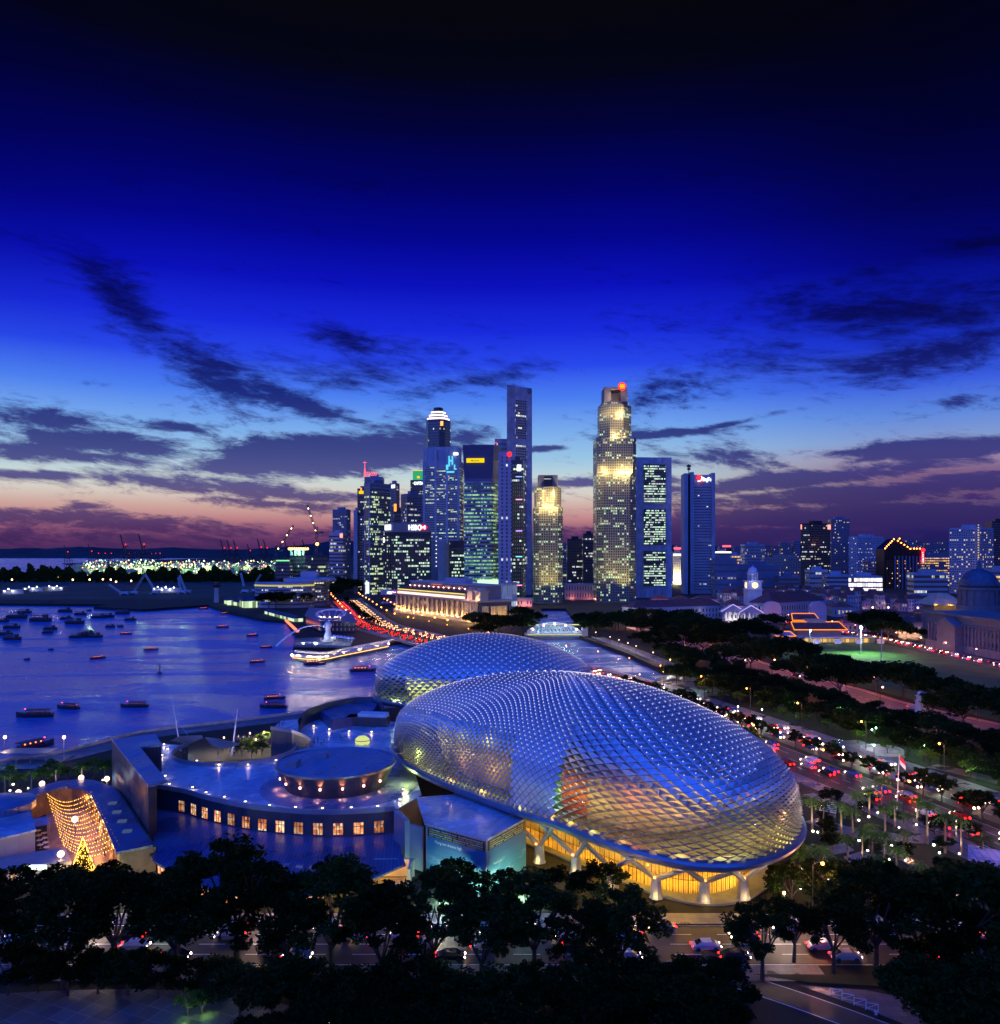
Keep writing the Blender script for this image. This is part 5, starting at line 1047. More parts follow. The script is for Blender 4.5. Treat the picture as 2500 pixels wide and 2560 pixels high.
lo = [hp(1, -3, zc+6.5), hp(L*.86, -3, zc+6.5), hp(L*.86, -14, zc+9), hp(1, -14, zc+9)]; b_.add([tuple(q) for q in lo], [(0, 1, 2, 3)]); b_.build('sloping_roof', mat('dark_tiles', (.05, .035, .035), .6, var=.3), fh)
b_ = MB(); b_.prism(hpoly(9, L*.93, -14, -dep+3), zc+1.62, zc+13); b_.build('roof_storey', W_N, fh)
b_ = MB(); b_.prism(hpoly(8, L*.95, -13, -dep+2), zc+13, zc+14.2); b_.prism(hpoly(L*.45, L*.68, -18, -dep+8), zc+14.2, zc+18.5); b_.build('flat_roof', W_A, fh)
b_ = MB(); b_.prism(hpoly(9.3, L*.928, -13.6, -13.98), zc+10, zc+11.4, uv=1.); b_.build('window_band', w_f, fh)
for i in range(14):
    q = hp(11+(L*.86-12)*i/13, -12.4, zc+9.6); light(fh, tuple(q), 1600, C(255, 170, 130), .2); m_ = MB(); m_.ball(q, .55, 0, 6); m_.build('roof_lamp', G_PINK, fh)
for sft in (.90, .985):
    q = hp(L*sft, -5); b_ = MB(); b_.box(q.x, q.y, zc+1.65, 8, 8, 7, ang); b_.box(q.x, q.y, zc+8.65, 10, 10, 1.1, ang); b_.box(q.x, q.y, zc+9.75, 6, 6, 2.4, ang); b_.build('corner_turret', W_G, fh); light(fh, tuple(hp(L*sft, 2, zc+3)), 2500, C(255, 190, 130), .3)
sg = MB(); q0 = hp(L*.35, -12.8); q1 = hp(L*.62, -12.8); wall_text(sg, 'THE FULLERTON HOTEL', q0, q1, zc+11.6, 1.3, .9, 20, 0, 0.); sg.build('lettering', G_ORNG if False else glow('hotel_sign', C(255, 130, 60), 1.6), fh)
# right flank
q0 = hp(L+.3, -3); q1 = hp(L+.3, -dep+2); b_ = MB()
b_.prism([(q0.x, q0.y), (q0.x+d.x, q0.y+d.y), (q1.x+d.x, q1.y+d.y), (q1.x, q1.y)], 6, 14, uv=1.); b_.build('window_band', w_f, fh)
for k in range(5): q = hp(L+2.5, -5-k*9, 5); light(fh, tuple(q), 4000, C(255, 180, 75), .3) if k < 3 else None
# small bank annexe with sign left of the hotel
pl = quad(953, 993, 880, 14); r, z = tower('low annexe with white fins and bank sign left of the floodlit hotel', pl, 1487, 3, w_vlow, W_D, frac=.7, piers=5, pr=.6, pw=.6, roofbox=False, name='bank_annexe', cat='building')
b_ = MB(); b_.prism(inner(pl, .8), z, z+5); b_.prism(inner(pl, .8), z-9.5, z-7.5); b_.build('parapet_band', W_W, r); sign(r, 'HSBC', pl[0], pl[1], z+1, 4, G_W2, .38, 6.5, out=1.2); b_, ms = hexlogo(pl[0], pl[1], .84, z+2.6, 2.2, G_R2, G_W2); b_.build('hexagon_logo', ms, r)
# ---- waterfront: restaurant block with oval roof ring
of = thing('waterfront_restaurant', 'dark glass waterfront block with lit oval ring over its curved blue roof', 'building', at(840, 640))
M_ROOFN = mat('navy_roof', (.07, .09, .2), .35, .3, var=.15, scale=.1)
pf = [at(801, 592), at(888, 592), at(872, 690), at(775, 730), at(765, 645)]; pf = [(p[0], p[1]) for p in pf]
b_ = MB(); b_.prism(pf, .02, 8.2); b_.build('glass_body', mat('dark_glass_wall', (.02, .025, .045), .12, var=.1), of)
b_ = MB(); b_.prism(inner(pf, 3), 8.2, 9.3); b_.build('roof', M_ROOFN, of); bands(of, pf, 1, 8, 2, winmat('restaurant', 3, .3, .3, C(255, 190, 100), K1, .9), .6)
b_ = MB(); q = at(827, 606, 14.); rx = 11.
b_.lathe(q.x, q.y, [(5, 9.3), (6, 10.2)], 20); b_.build('drum', M_DARK, of)
b_ = MB(); ring = [(q.x+rx*cos(a), q.y+rx*.8*sin(a), 13.2+3.*sin(a)) for a in [2*pi*i/40 for i in range(41)]]; b_.path(ring, .42, 5); r2_ = [(q.x+rx*.86*cos(a), q.y+rx*.7*sin(a), 13.1+2.6*sin(a)) for a in [2*pi*i/40 for i in range(41)]]; b_.path(r2_, .25, 4)
for k in range(10): a = 2*pi*k/10; b_.tube((q.x+4.5*cos(a), q.y+3*sin(a), 10.1), (q.x+rx*cos(a), q.y+rx*.8*sin(a), 13.2+3*sin(a)), .2, None, 4)
b_.build('oval_ring', mat('ring_white', (.7, .72, .8), .4, var=.05), of)
b_ = MB(); b_.lathe(q.x, q.y, [(rx*.75, 9.7), (rx*.75, 10.)], 28, 0, 1, .8); b_.build('oval_canopy', M_ROOFN, of)
for k in range(5): m_ = MB(); m_.ball((q.x-8+4*k, q.y-4, 11.0), .5, 0, 6); m_.build('roof_lamp', G_WARM, of)
for k in range(3): light(of, (q.x-6+6*k, q.y-6, 11.5), 500, C(255, 215, 170), .4)
# round office drum and half round block far behind it
rd = thing('round_office', 'round blue office drum with overhanging lit top disc near the pier', 'building', at(770, 900)); q = at(775, 900)
b_ = MB(); b_.lathe(q.x, q.y, [(21, .02), (21, Zat(1462, 900))], 28); b_.build('drum', W_B, rd); b_ = MB(); b_.lathe(q.x, q.y, [(22, Zat(1461, 900)), (29, Zat(1452, 900)), (29, Zat(1446, 900)), (24, Zat(1444, 900))], 32); b_.build('top_disc', W_A, rd)
b_ = MB(); b_.box(q.x, q.y, Zat(1444, 900), 18, 14, 7); b_.build('plant_room', W_A, rd); b_ = MB(); n2 = 28; b_.prism([(q.x+26.6*cos(2*pi*i/n2), q.y+26.6*sin(2*pi*i/n2)) for i in range(n2)], Zat(1457, 900), Zat(1453.5, 900), uv=1.); b_.build('window_band', winmat('disc_windows', 3, .3, .8, K1, K1, 1.6), rd)
bands(rd, [(q.x+21*cos(2*pi*i/n2), q.y+21*sin(2*pi*i/n2)) for i in range(n2)], 3, Zat(1466, 900), 6, w_low, .4)
cb = thing('curved_block', 'curved blue striped building with a lit terrace next to the round office drum', 'building', at(710, 860)); q = at(712, 875); cp = [(q.x+32*cos(a), q.y+20*sin(a)) for a in [radians(180+i*12) for i in range(16)]]
b_ = MB(); b_.prism(cp, .02, Zat(1456, 860)); b_.build('walls', W_A, cb); bands(cb, cp, 2, Zat(1462, 860), 6, w_low, .45); b_ = MB(); b_.prism(inner(cp, .5), Zat(1466, 860), Zat(1462, 860)); b_.build('terrace_light', glow('terrace_yellow', C(210, 200, 110), .9), cb)
# clifford pier: long lit sheds
def shed(label, pts, z, gl, name='pier_shed'):
    r = thing(name, label, 'pier building', (pts[0][0], pts[0][1], 0)); a, c_ = Vector((pts[0][0], pts[0][1], 0)), Vector((pts[1][0], pts[1][1], 0)); d_ = (c_-a).normalized(); n2 = Vector((-d_.y, d_.x, 0)); w_ = pts[2]
    b_ = MB(); b_.prism([(a.x, a.y), (c_.x, c_.y), (c_.x+n2.x*w_, c_.y+n2.y*w_), (a.x+n2.x*w_, a.y+n2.y*w_)], .02, z*.55); b_.build('lit_hall', gl, r)
    e = 1.6; b_ = MB(); v = [a-n2*e-d_*e, c_-n2*e+d_*e, c_+n2*(w_+e)+d_*e, a+n2*(w_+e)-d_*e]; m0, m1 = (v[0]+v[3])/2, (v[1]+v[2])/2
    b_.add([(p.x, p.y, z*.6) for p in v]+[(m0.x, m0.y, z), (m1.x, m1.y, z)], [(0, 1, 5, 4), (2, 3, 4, 5), (0, 4, 3), (1, 2, 5), (3, 2, 1, 0)]); b_.build('roof', mat('pier_roof', (.05, .06, .10), .5, var=.2), r)
    return r
def hallmat(nm, c1, c2, es):
    m = bpy.data.materials.new(nm); m.use_nodes = True; t = NT(m.node_tree); g_ = t.n('ShaderNodeNewGeometry'); wn = t.n('ShaderNodeTexWhiteNoise', i_Vector=t.xyz(t.m('FLOOR', t.m('MULTIPLY', t.n('ShaderNodeSeparateXYZ', i_Vector=g_.outputs['Position']).outputs[0], .3)), 0., 0.))
    e = t.n('ShaderNodeEmission', i_Color=t.mix(wn.outputs[0], c1, c2), i_Strength=t.rng(wn.outputs[0], .2, .7, es*.15, es)); t.n('ShaderNodeOutputMaterial', i_Surface=e.outputs[0]); return m
HG = hallmat('pier_hall_light', C(190, 255, 170), C(240, 255, 220), 1.0)
q0, q1 = P(610, 1520), P(700, 1517); shed('long dark roofed pier hall glowing green at its eaves', (q0, q1, 22), 12, HG)
q0, q1 = P(585, 1518), P(700, 1505); shed('white roofed ferry terminal with green lit windows behind the pier hall', ((q0.x, q0.y+30), (q1.x, q1.y+40), 20), 9, HG)
q0, q1 = P(640, 1536), P(712, 1557); shed('low walkway roof with green lamps along the seawall', ((q0.x+6, q0.y+8), (q1.x+6, q1.y+8), 8), 5, HG)
q0, q1 = P(545, 1512), P(600, 1520); shed('short waterside landing hall at the left end of the pier', ((q0.x, q0.y+20), (q1.x, q1.y+14), 14), 7, HG)
tw = thing('lookout_tower', 'slim white lookout tower standing by the ferry terminal', 'tower', at(541, 950)); q = at(541, 950); b_ = MB(); b_.lathe(q.x, q.y, [(3, .02), (2.4, 18)], 8); b_.build('shaft', W_W, tw); b_ = MB(); b_.lathe(q.x, q.y, [(3, 18), (5, 20), (5, 22.5), (3, 24)], 10); b_.build('cabin', W_D, tw)
b_ = MB(); a, c_ = P(712, 1553), P(741, 1581); b_.prism([(a.x, a.y), (a.x+1.5, a.y+1.5), (c_.x+1.5, c_.y+1.5), (c_.x, c_.y)], .1, 1.2); b_.build('light_strip', glow('seawall_glow', C(255, 120, 90), 2.2), label='glowing orange light strip on the diagonal seawall edge', cat='light strip')
# merlion promontory: terrace, jetty, statue with water jet
b_ = MB(); b_.prism([tuple(P(u, v)[:2]) for u, v in ((738, 1602), (736, 1618), (876, 1620), (880, 1606), (800, 1598))], .02, 1.5); b_.build('promenade', M_PAVE, kind='structure')
je = thing('jetty', 'low angled jetty with stepped seats and rows of small lamps in front of the statue', 'jetty', P(810, 1640, -2))
jl = spline([P(731, 1640, .6), P(800, 1645, .6), P(860, 1634, .6), P(972, 1612, .6)], 6); jr = [p+Vector((0, 22 if p.x < P(860, 1640).x else 12, 0)) for p in jl]
b_ = MB(); b_.ribbon(jl, jr); b_.ribbon([p-Vector((0, 0, 2.4)) for p in jl], jl); b_.build('deck', M_DCONC, je)
for row, off_ in ((0, 1.), (1, 9.)):
    b_ = MB(); 
    for i in range(len(jl)-1):
        for k in range(5): p = jl[i]+(jl[i+1]-jl[i])*(k/5); b_.box(p.x, p.y+off_, .6+row*1.2, 1.7, 3.5, 1.2)
    b_.build('stepped_seats', M_WHITE, je)
for i in range(0, len(jl), 2): light(je, tuple(jl[i]+Vector((0, -2.2, 1.2))), 1400, C(255, 225, 170), .4); light(je, tuple(jl[i]+Vector((0, 7, 4.5))), 380, C(255, 225, 170), .4)
b_ = MB(); b_.path([p+Vector((0, -.3, -.9)) for p in jl], .22, 4); b_.build('rim_light', glow('jetty_rim', C(255, 190, 110), 2.4), je)
# half fish half lion fountain: a generic statue
mq = P(820, 1603, 1.5); ms_ = thing('fountain_statue', 'white lion headed fish statue on the promenade spouting a water jet', 'statue', mq)
b_ = MB(); b_.lathe(mq.x, mq.y, [(4, 1.5), (3.6, 2.6)], 12); b_.build('base', M_STONE, ms_)
pr = [(2.6, 2.6), (2.9, 4), (2.4, 6), (1.7, 8), (1.6, 9.4), (2.1, 10.4), (2.5, 11.8), (2.3, 13), (1.3, 14.1), (.3, 14.5)]; b_ = MB(); b_.lathe(mq.x, mq.y, pr, 12, 0, 1, .85); b_.box(mq.x-2., mq.y-1.2, 10.6, 1.8, 1.6, 1.7); b_.add([(mq.x+2, mq.y, 3), (mq.x+5, mq.y+1, 2.7), (mq.x+4.4, mq.y, 6), (mq.x+2, mq.y+1.2, 5)], [(0, 1, 2, 3), (3, 2, 1, 0)]); b_.build('body', mat('statue_white', (.75, .76, .74), .4, var=.1, scale=1), ms_, smooth=True)
b_ = MB(); jp = [Vector((mq.x-2.6-2.9*k, mq.y-1.5-3.2*k*.6, 11.4+.9*k-.235*k*k)) for k in range(10)]; b_.v = []
for i, (a, c_) in enumerate(zip(jp, jp[1:])): b_.tube(a, c_, .22+.06*i, .22+.06*(i+1), 5)
b_.build('water_jet', mat('water_spray', (.75, .85, .9), .3, var=.2, scale=2), ms_); light(ms_, (mq.x-6, mq.y-9, 3), 2800, C(225, 240, 255), .5); light(ms_, (mq.x-14, mq.y-9, 2), 1200, C(225, 240, 255), .5)
for k in range(7): q = P(826+k*9, 1602+k*1.2, 1.5); r = thing('parasol', nth(k+1)+' white lit parasol from the left in the row right of the statue', 'parasol', q, 'white parasols on the promenade'); b_ = MB(); b_.tube(q, q+Vector((0, 0, 3.2)), .1, None, 4); b_.build('pole', M_METAL, r); b_ = MB(); b_.lathe(q.x, q.y, [(2.3, 4.6), (.1, 6)], 8); b_.build('canopy', M_WHITE, r); light(r, (q.x, q.y-.6, 4.2), 150, C(235, 245, 255), .3)
# road bridge: parapets, arches, piers on the water
br = thing('road_bridge', 'wide road bridge with pale parapets crossing the river mouth toward the hotel', 'bridge', (-10, 460, -3))
L_, R_ = offset(MAIN, 17.6), offset(MAIN, -17.6)
seg_ = [i for i, p in enumerate(MAIN) if 352 < p.y < 625]
for nm, side in (('parapet', L_), ('parapet', R_)):
    b_ = MB(); s_ = [side[i] for i in seg_]; t_ = [p+(MAIN[i]-p).normalized()*.5 for i, p in zip(seg_, s_)]
    b_.ribbon([p+Vector((0, 0, 1.25)) for p in s_], [p+Vector((0, 0, 1.25)) for p in t_]); b_.ribbon([p+Vector((0, 0, -1.4)) for p in s_], [p+Vector((0, 0, 1.25)) for p in s_]); b_.ribbon([p+Vector((0, 0, 1.25)) for p in t_], [p+Vector((0, 0, .1)) for p in t_]); b_.build(nm, M_STONE, br)
b_ = MB(); b_.ribbon([R_[i]+Vector((0, 0, -1.4)) for i in seg_], [L_[i]+Vector((0, 0, -1.4)) for i in seg_]); b_.ribbon([L_[i]+Vector((0, 0, -.02)) for i in seg_], [R_[i]+Vector((0, 0, -.02)) for i in seg_]); b_.build('deck', M_CONC, br)
for yy in (385, 425, 465, 505):
    c_ = min(MAIN, key=lambda p: abs(p.y-yy)); i = MAIN.index(c_); dd_ = (MAIN[i+1]-MAIN[i-1]); b_ = MB(); b_.box(c_.x, c_.y, -4, 3, 32, 2.6, atan2(dd_.y, dd_.x)); b_.build('pier', M_STONE, br)
    p = L_[i]+(L_[i]-c_).normalized()*-1.5; 
    p = R_[i] if R_[i].x < L_[i].x else L_[i]; light(br, (p.x-3, p.y-2, -1.6), 500, C(225, 250, 215), .3)
# steel truss bridge and the suspension footbridge behind
tb_ = thing('truss_bridge', 'white steel arch truss bridge glowing pale green over the river', 'bridge', (38, 572, 0)); x0_, x1_ = at(1318, 580).x, at(1457, 566).x; Yb = 572
b_ = MB(); b_.box((x0_+x1_)/2, Yb+5, .1, x1_-x0_+4, 12, 1.2); b_.build('deck', M_CONC, tb_)
for oy_ in (0, 10):
    b_ = MB(); tp = []
    for k in range(15):
        f = k/14; x = x0_+(x1_-x0_)*f; zz = 2.4+6.4*sin(pi*f)**.8; tp.append((x, Yb+oy_, zz))
    b_.path(tp, .35, 4); b_.tube((x0_, Yb+oy_, 1.6), (x1_, Yb+oy_, 1.6), .3, None, 4)
    for k in range(15):
        b_.tube((tp[k][0], Yb+oy_, 1.5), tp[k], .16, None, 4)
        if k < 14: b_.tube((tp[k][0], Yb+oy_, 1.5), tp[k+1], .14, None, 4); b_.tube(tp[k], (tp[k+1][0], Yb+oy_, 1.5), .14, None, 4)
    b_.build('truss', M_WHITE, tb_)
for k in range(8): xx = x0_+(x1_-x0_)*(k+.5)/8; light(tb_, (xx, Yb+5, 3.2), 1300, C(190, 255, 225), .4)
for k in range(5): m_ = MB(); m_.ball((x0_+(x1_-x0_)*(k+.5)/5, Yb, 3+5.6*sin(pi*(k+.5)/5)), .7, 0, 6); m_.build('lamp', G_PINK, tb_)
b_ = MB(); b_.box((x0_+x1_)/2, Yb-1.3, .8, x1_-x0_, .3, .35); b_.build('edge_light', glow('edge_yellow', C(225, 225, 120), 1.4), tb_)
b_ = MB(); q = (x1_+2, Yb); b_.box(q[0], q[1], .02, 4, 5, 8); b_.box(q[0], q[1], 8, 5, 6, 1); b_.box(q[0], q[1], 9, 2.5, 3, 1.5); b_.build('portal_pylon', W_W, tb_)
sb_ = thing('suspension_footbridge', 'thin suspension footbridge behind the truss bridge lit yellow green', 'bridge', (30, 655, 0)); b_ = MB(); b_.box(42, 652, .1, 50, 7, .8); b_.build('deck', M_CONC, sb_)
b_ = MB(); 
for zz_ in (0,): b_.path([(17+50*f, 648, 10-8.4*sin(pi*f)) for f in [i/10 for i in range(11)]], .22, 4)
for x in (17, 67): b_.tube((x, 648, 0), (x, 648, 10.5), .7, .4, 6)
b_.build('cables', M_METAL, sb_); b_ = MB(); b_.box(42, 647.8, .95, 50, .3, .5); b_.build('edge_light', glow('edge_yellow', C(225, 225, 120), 1.4), sb_)
# ---- civic buildings
def hiproof(root, poly, z, h, m, name='roof', e=1.): 
    p = inner(poly, e); cx = sum(q[0] for q in p)/4; cy = sum(q[1] for q in p)/4
    a, b2, c_, d_ = [Vector((*q, z)) for q in p]; r0 = (a+d_)/2; r1 = (b2+c_)/2; 
    if (b2-a).length < (d_-a).length: a, b2, c_, d_ = b2, c_, d_, a; r0 = (a+d_)/2; r1 = (b2+c_)/2
    ax_ = (r1-r0); k = min(.45, (d_-a).length*.5/max(1, ax_.length)); r0, r1 = r0+ax_*k, r1-ax_*k; r0.z = r1.z = z+h
    b_ = MB(); b_.add([a, b2, c_, d_, r0, r1], [(0, 1, 5, 4), (1, 2, 5), (2, 3, 4, 5), (3, 0, 4), (3, 2, 1, 0)]); return b_.build(name, m, root)
M_TILE = mat('terracotta_tiles', (.22, .06, .045), .7, var=.3, scale=.4)
w_civ = winmat('civic_windows', 3.4, .6, .1, C(255, 235, 190), C(255, 220, 150), .7, wall=(.45, .45, .44), glass=(.05, .05, .06))
def civic(label, poly, h, nf, wall=None, roofh=4., lights_=0, col=C(255, 240, 225), name='civic_building', wm=None, pw=1500):
    cx = sum(p[0] for p in poly)/4; cy = sum(p[1] for p in poly)/4; r = thing(name, label, 'building', (cx, cy, 0)); b_ = MB(); b_.prism(poly, .02, h); b_.build('walls', wall or W_W, r); bands(r, poly, 1., h-.5, nf, wm or w_civ, .55, .12)
    b_ = MB(); b_.prism(inner(poly, .9), h, h+.8); b_.build('cornice', wall or W_W, r)
    if roofh: hiproof(r, poly, h+.81, roofh, M_TILE)
    a, b2 = Vector(poly[0]), Vector(poly[1])
    for k in range(lights_): p = a+(b2-a)*((k+.5)/lights_); light(r, (p.x, p.y-4, 1.2), pw, col, .5)
    return r
civic('long white floodlit colonial building with red tiled roof left of the clock tower', quad(1556, 1808, 690, 26, 1584, 16, 30), 11, 2, roofh=6, lights_=12, pw=2000)
civic('white colonial wing directly left of the clock tower with red roof', quad(1812, 1866, 700, 22), 12, 2, roofh=6, lights_=3, pw=1500)
vt = civic('theatre hall with red roof and round gables right of the clock tower', quad(1870, 2062, 690, 40, 1935, 8, 40), 15, 2, W_A, 9)
for uu in (1932, 2046):
    q = at(uu, 680); b_ = MB(); b_.add([(q.x-7, q.y, .1), (q.x+7, q.y, .1), (q.x+7, q.y, 13)]+[(q.x+7*cos(a), q.y, 13+5*sin(a)) for a in [radians(k*20) for k in range(1, 9)]]+[(q.x-7, q.y, 13)], [tuple(range(12))]); vs = list(b_.v); n3 = len(vs); b_.add([(x, y+5, z_) for x, y, z_ in vs], [tuple(range(n3-1, -1, -1))]); 
    for i in range(n3): b_.f.append([i, n3+i, n3+(i+1) % n3, (i+1) % n3]); b_.m.append(0)
    b_.build('round_gable', W_W, vt)
for (lb_, uu, Yq) in (('white temple front with glowing pediment left of the clock tower', 1832, 668), ('white temple front with glowing pediment right at the clock tower foot', 1877, 655)):
    r = thing('portico', lb_, 'portico', at(uu, Yq)); q = at(uu, Yq)
    for k in range(5): b_ = MB(); b_.tube((q.x-8+4*k, q.y, .1), (q.x-8+4*k, q.y, 10), .6, .5, 8); b_.build('column', W_W, r)
    b_ = MB(); b_.add([(q.x-10, q.y-1, 10.02), (q.x+10, q.y-1, 10.02), (q.x, q.y-1, 16), (q.x-10, q.y+8, 10.02), (q.x+10, q.y+8, 10.02), (q.x, q.y+8, 16)], [(0, 1, 2), (5, 4, 3), (0, 2, 5, 3), (1, 4, 5, 2), (0, 3, 4, 1)]); b_.build('pediment', W_W, r)
    b_ = MB(); b_.path([(q.x-10, q.y-1.3, 10.4), (q.x, q.y-1.3, 16.4), (q.x+10, q.y-1.3, 10.4)], .25, 4); b_.build('outline_light', glow('pediment_line', C(200, 170, 255), 1.5), r); light(r, (q.x, q.y-3, 1.), 1300, C(255, 230, 190), .4); light(r, (q.x, q.y+3, 2.), 700, C(255, 220, 160), .4)
# clock tower
ct = thing('clock_tower', 'white square clock tower with glowing dials and domed lantern', 'clock tower', at(1882, 720)); q = at(1882, 722); s_ = 6.3
b_ = MB(); b_.box(q.x, q.y, .02, 2*s_, 2*s_, 26); b_.box(q.x, q.y, 26, 2*s_+1.6, 2*s_+1.6, .9); b_.box(q.x, q.y, 14, 2*s_+.8, 2*s_+.8, .6); b_.box(q.x, q.y, 26.9, 2*s_-.6, 2*s_-.6, 6.5); b_.box(q.x, q.y, 33.4, 2*s_+1.4, 2*s_+1.4, 1.); b_.build('shaft', mat('tower_stucco', (.55, .56, .58), .55, var=.1, scale=.2), ct)
for k in range(8): a = 2*pi*(k+.5)/8; b_ = MB(); b_.tube((q.x+4.2*cos(a), q.y+4.2*sin(a), 34.4), (q.x+4.2*cos(a), q.y+4.2*sin(a), 40), .55, None, 6); b_.build('lantern_column', MATS['tower_stucco'], ct)
b_ = MB(); b_.lathe(q.x, q.y, [(5.4, 40), (5.4, 41), (4.4, 41.2), (4.2, 43), (3.3, 45), (1.6, 46.4), (.3, 46.9), (.2, 48.6)], 14); b_.build('dome', MATS['tower_stucco'], ct, smooth=True); b_ = MB(); b_.lathe(q.x, q.y, [(3.2, 34.4), (3.2, 40)], 8); b_.build('lantern_core', W_A, ct)
for (dx, dy) in ((0, -1), (-1, 0)):
    c0_ = Vector((q.x+dx*(s_-.2), q.y+dy*(s_-.2), 30.2)); c1_ = c0_+Vector((dx*.35, dy*.35, 0)); b_ = MB(); b_.tube(c0_, c1_, 2.7, None, 20); cf_ = b_.build('clock_face', glow('clock_glow', C(255, 225, 175), 1.8), ct)
    b_ = MB(); t_ = Vector((-dy, dx, 0)); e_ = c1_+Vector((dx*.15, dy*.15, 0)); b_.tube(e_, e_+Vector((0, 0, 2.1)), .16, None, 4); b_.tube(e_, e_+t_*1.2+Vector((0, 0, -.7)), .18, None, 4); b_.build('clock_hands', W_D, cf_)
light(ct, (q.x, q.y-16, 2), 2200, C(190, 205, 255), .8); light(ct, (q.x-2, q.y-11, 34), 900, C(190, 205, 255), .8)
# cricket club
cc_ = thing('cricket_clubhouse', 'clubhouse by the green field with glowing orange roof edges', 'clubhouse', at(2060, 545))
def gable(root, x0, x1, y0, y1, z0, z1, m, nm='roof'):
    ym = (y0+y1)/2; b_ = MB(); b_.add([(x0, y0, z0), (x1, y0, z0), (x1, y1, z0), (x0, y1, z0), (x0+1.5, ym, z1), (x1-1.5, ym, z1)], [(0, 1, 5, 4), (2, 3, 4, 5), (0, 4, 3), (1, 2, 5), (3, 2, 1, 0)]); b_.build(nm, m, root)
    b_ = MB(); b_.path([(x0, y0-.2, z0+.1), (x1, y0-.2, z0+.1)], .27, 4); b_.path([(x0, y0-.2, z0+.1), (x0+1.5, ym, z1+.15), (x1-1.5, ym, z1+.15), (x1, y0-.2, z0+.1)], .27, 4); b_.build('roof_edge_light', glow('roof_line', C(255, 140, 35), 1.9), root)
X0, X1 = at(1990, 540).x, at(2112, 540).x
b_ = MB(); b_.box((X0+X1)/2, 548, .02, X1-X0-4, 14, 7.5); b_.build('main_hall', W_G, cc_); gable(cc_, X0-2, X1+1, 538, 558, 7.6, 12, M_TILE); gable(cc_, X0+2, X1-12, 552, 564, 12.8, 17, M_TILE)
b_ = MB(); b_.box((X0+X1)/2, 552, 11, X1-X0-20, 10, 3.); b_.build('upper_hall', W_G, cc_)
b_ = MB(); b_.box((X0+X1)/2+6, 531, .02, X1-X0+16, 9, 3.5); b_.build('terrace_wing', mat('green_glass_wing', (.10, .16, .14), .3, var=.2), cc_); b_ = MB(); b_.box((X0+X1)/2+6, 530.5, 3.6, X1-X0+18, 11, .5); b_.build('terrace_roof', W_W, cc_)
for k in range(4): b_ = MB(); xx = X0+6+k*14; b_.add([(xx, 526, .1), (xx+5, 526, .1), (xx+2, 522, .1), (xx-1, 522, .1), (xx, 526, 2.8), (xx+5, 526, 2.8)], [(2, 1, 0, 3) if 0 else (3, 2, 5, 4), (0, 1, 5, 4), (3, 4, 0), (2, 1, 5), (0, 3, 2, 1)]); b_.build('stair', M_WHITE, cc_)
bp_ = [(X0+2, 523.9), (X1+8, 523.9), (X1+8, 526.2), (X0+2, 526.2)]; b_ = MB(); b_.prism([(X0, 526.2), (X1+10, 526.2), (X1+10, 526.4), (X0, 526.4)], .6, 3., uv=1.); b_.build('window_band', w_yel, cc_)
for k in range(5): light(cc_, (X0+4+k*12, 520, 3.2), 600, C(255, 220, 150), .4)
xw = at(1925, 545); b_ = MB(); b_.box((xw.x+X0)/2, 541, .02, X0-xw.x-2, 12, 3.6); b_.build('left_wing', W_W, cc_); gable(cc_, xw.x, X0-2.2, 533, 549, 3.8, 6.2, W_A, 'wing_roof')
# floodlight masts
for k, (u, v, pw, h_) in enumerate(((2152, 1634, 7e4, 15), (2025, 1632, 4000, 13), (2204, 1646, 0, 15))):
    q = P(u, v); r = thing('floodlight_mast', ['tall mast with one dazzling starry floodlight over the green field', 'white floodlight mast left of the stairs of the clubhouse', 'bare pale pole standing on the green field'][k], 'mast', q); b_ = MB(); b_.tube(q, q+Vector((0, 0, h_)), .3, .2, 6); b_.build('pole', W_W, r)
    if pw: b_ = MB(); b_.ball(q+Vector((0, -.4, h_+.4)), .9 if k == 0 else .5, 0, 8); b_.build('lamp', glow('flood_white', C(220, 255, 225), 40), r); light(r, q+Vector((0, -1.5, h_+.3)), pw, C(205, 255, 205), .5, 'SPOT', (radians(-12), 0, 0), radians(140))
# supreme court with dome, city hall, chapel with glowing roof
M_CT = mat('court_stone', (.15, .15, .17), .55, var=.15, scale=.2)
su = thing('court_house', 'grey classical court house with green dome and column front at the right edge', 'court house', at(2420, 520))
c1 = quad(2316, 2395, 505, 40, 2322, 20, -20); XR = at(2316, 520).x
fb = [at(2316, 512), at(2560, 425)]; d2 = (fb[1]-fb[0]).normalized(); nn2 = Vector((d2.y, -d2.x, 0)); L2 = (fb[1]-fb[0]).length; a2 = atan2(d2.y, d2.x)
def sp2(s, o, z=0): return (fb[0].x+d2.x*s+nn2.x*o, fb[0].y+d2.y*s+nn2.y*o, z)
def spoly(s0, s1, o0, o1): return [sp2(s0, o0)[:2], sp2(s1, o0)[:2], sp2(s1, o1)[:2], sp2(s0, o1)[:2]]
b_ = MB(); b_.prism(spoly(0, L2, -1, -34), .02, 21); b_.build('main_block', M_CT, su); b_ = MB(); b_.prism(spoly(-1, L2+1, .8, -35), 21, 22.5); b_.prism(spoly(-.5, L2, .5, -30), 16.2, 17); b_.build('cornice', M_CT, su)
for i in range(26):
    s = 3+i*(L2-6)/25; x, y, _ = sp2(s, .2); b_ = MB(); b_.tube((x, y, 4.5), (x, y, 16.1), .7, .6, 8); b_.build('column', M_CT, su)
b_ = MB(); b_.prism(spoly(0, L2, .7, -2), .03, 4.5); b_.build('plinth', M_CT, su)
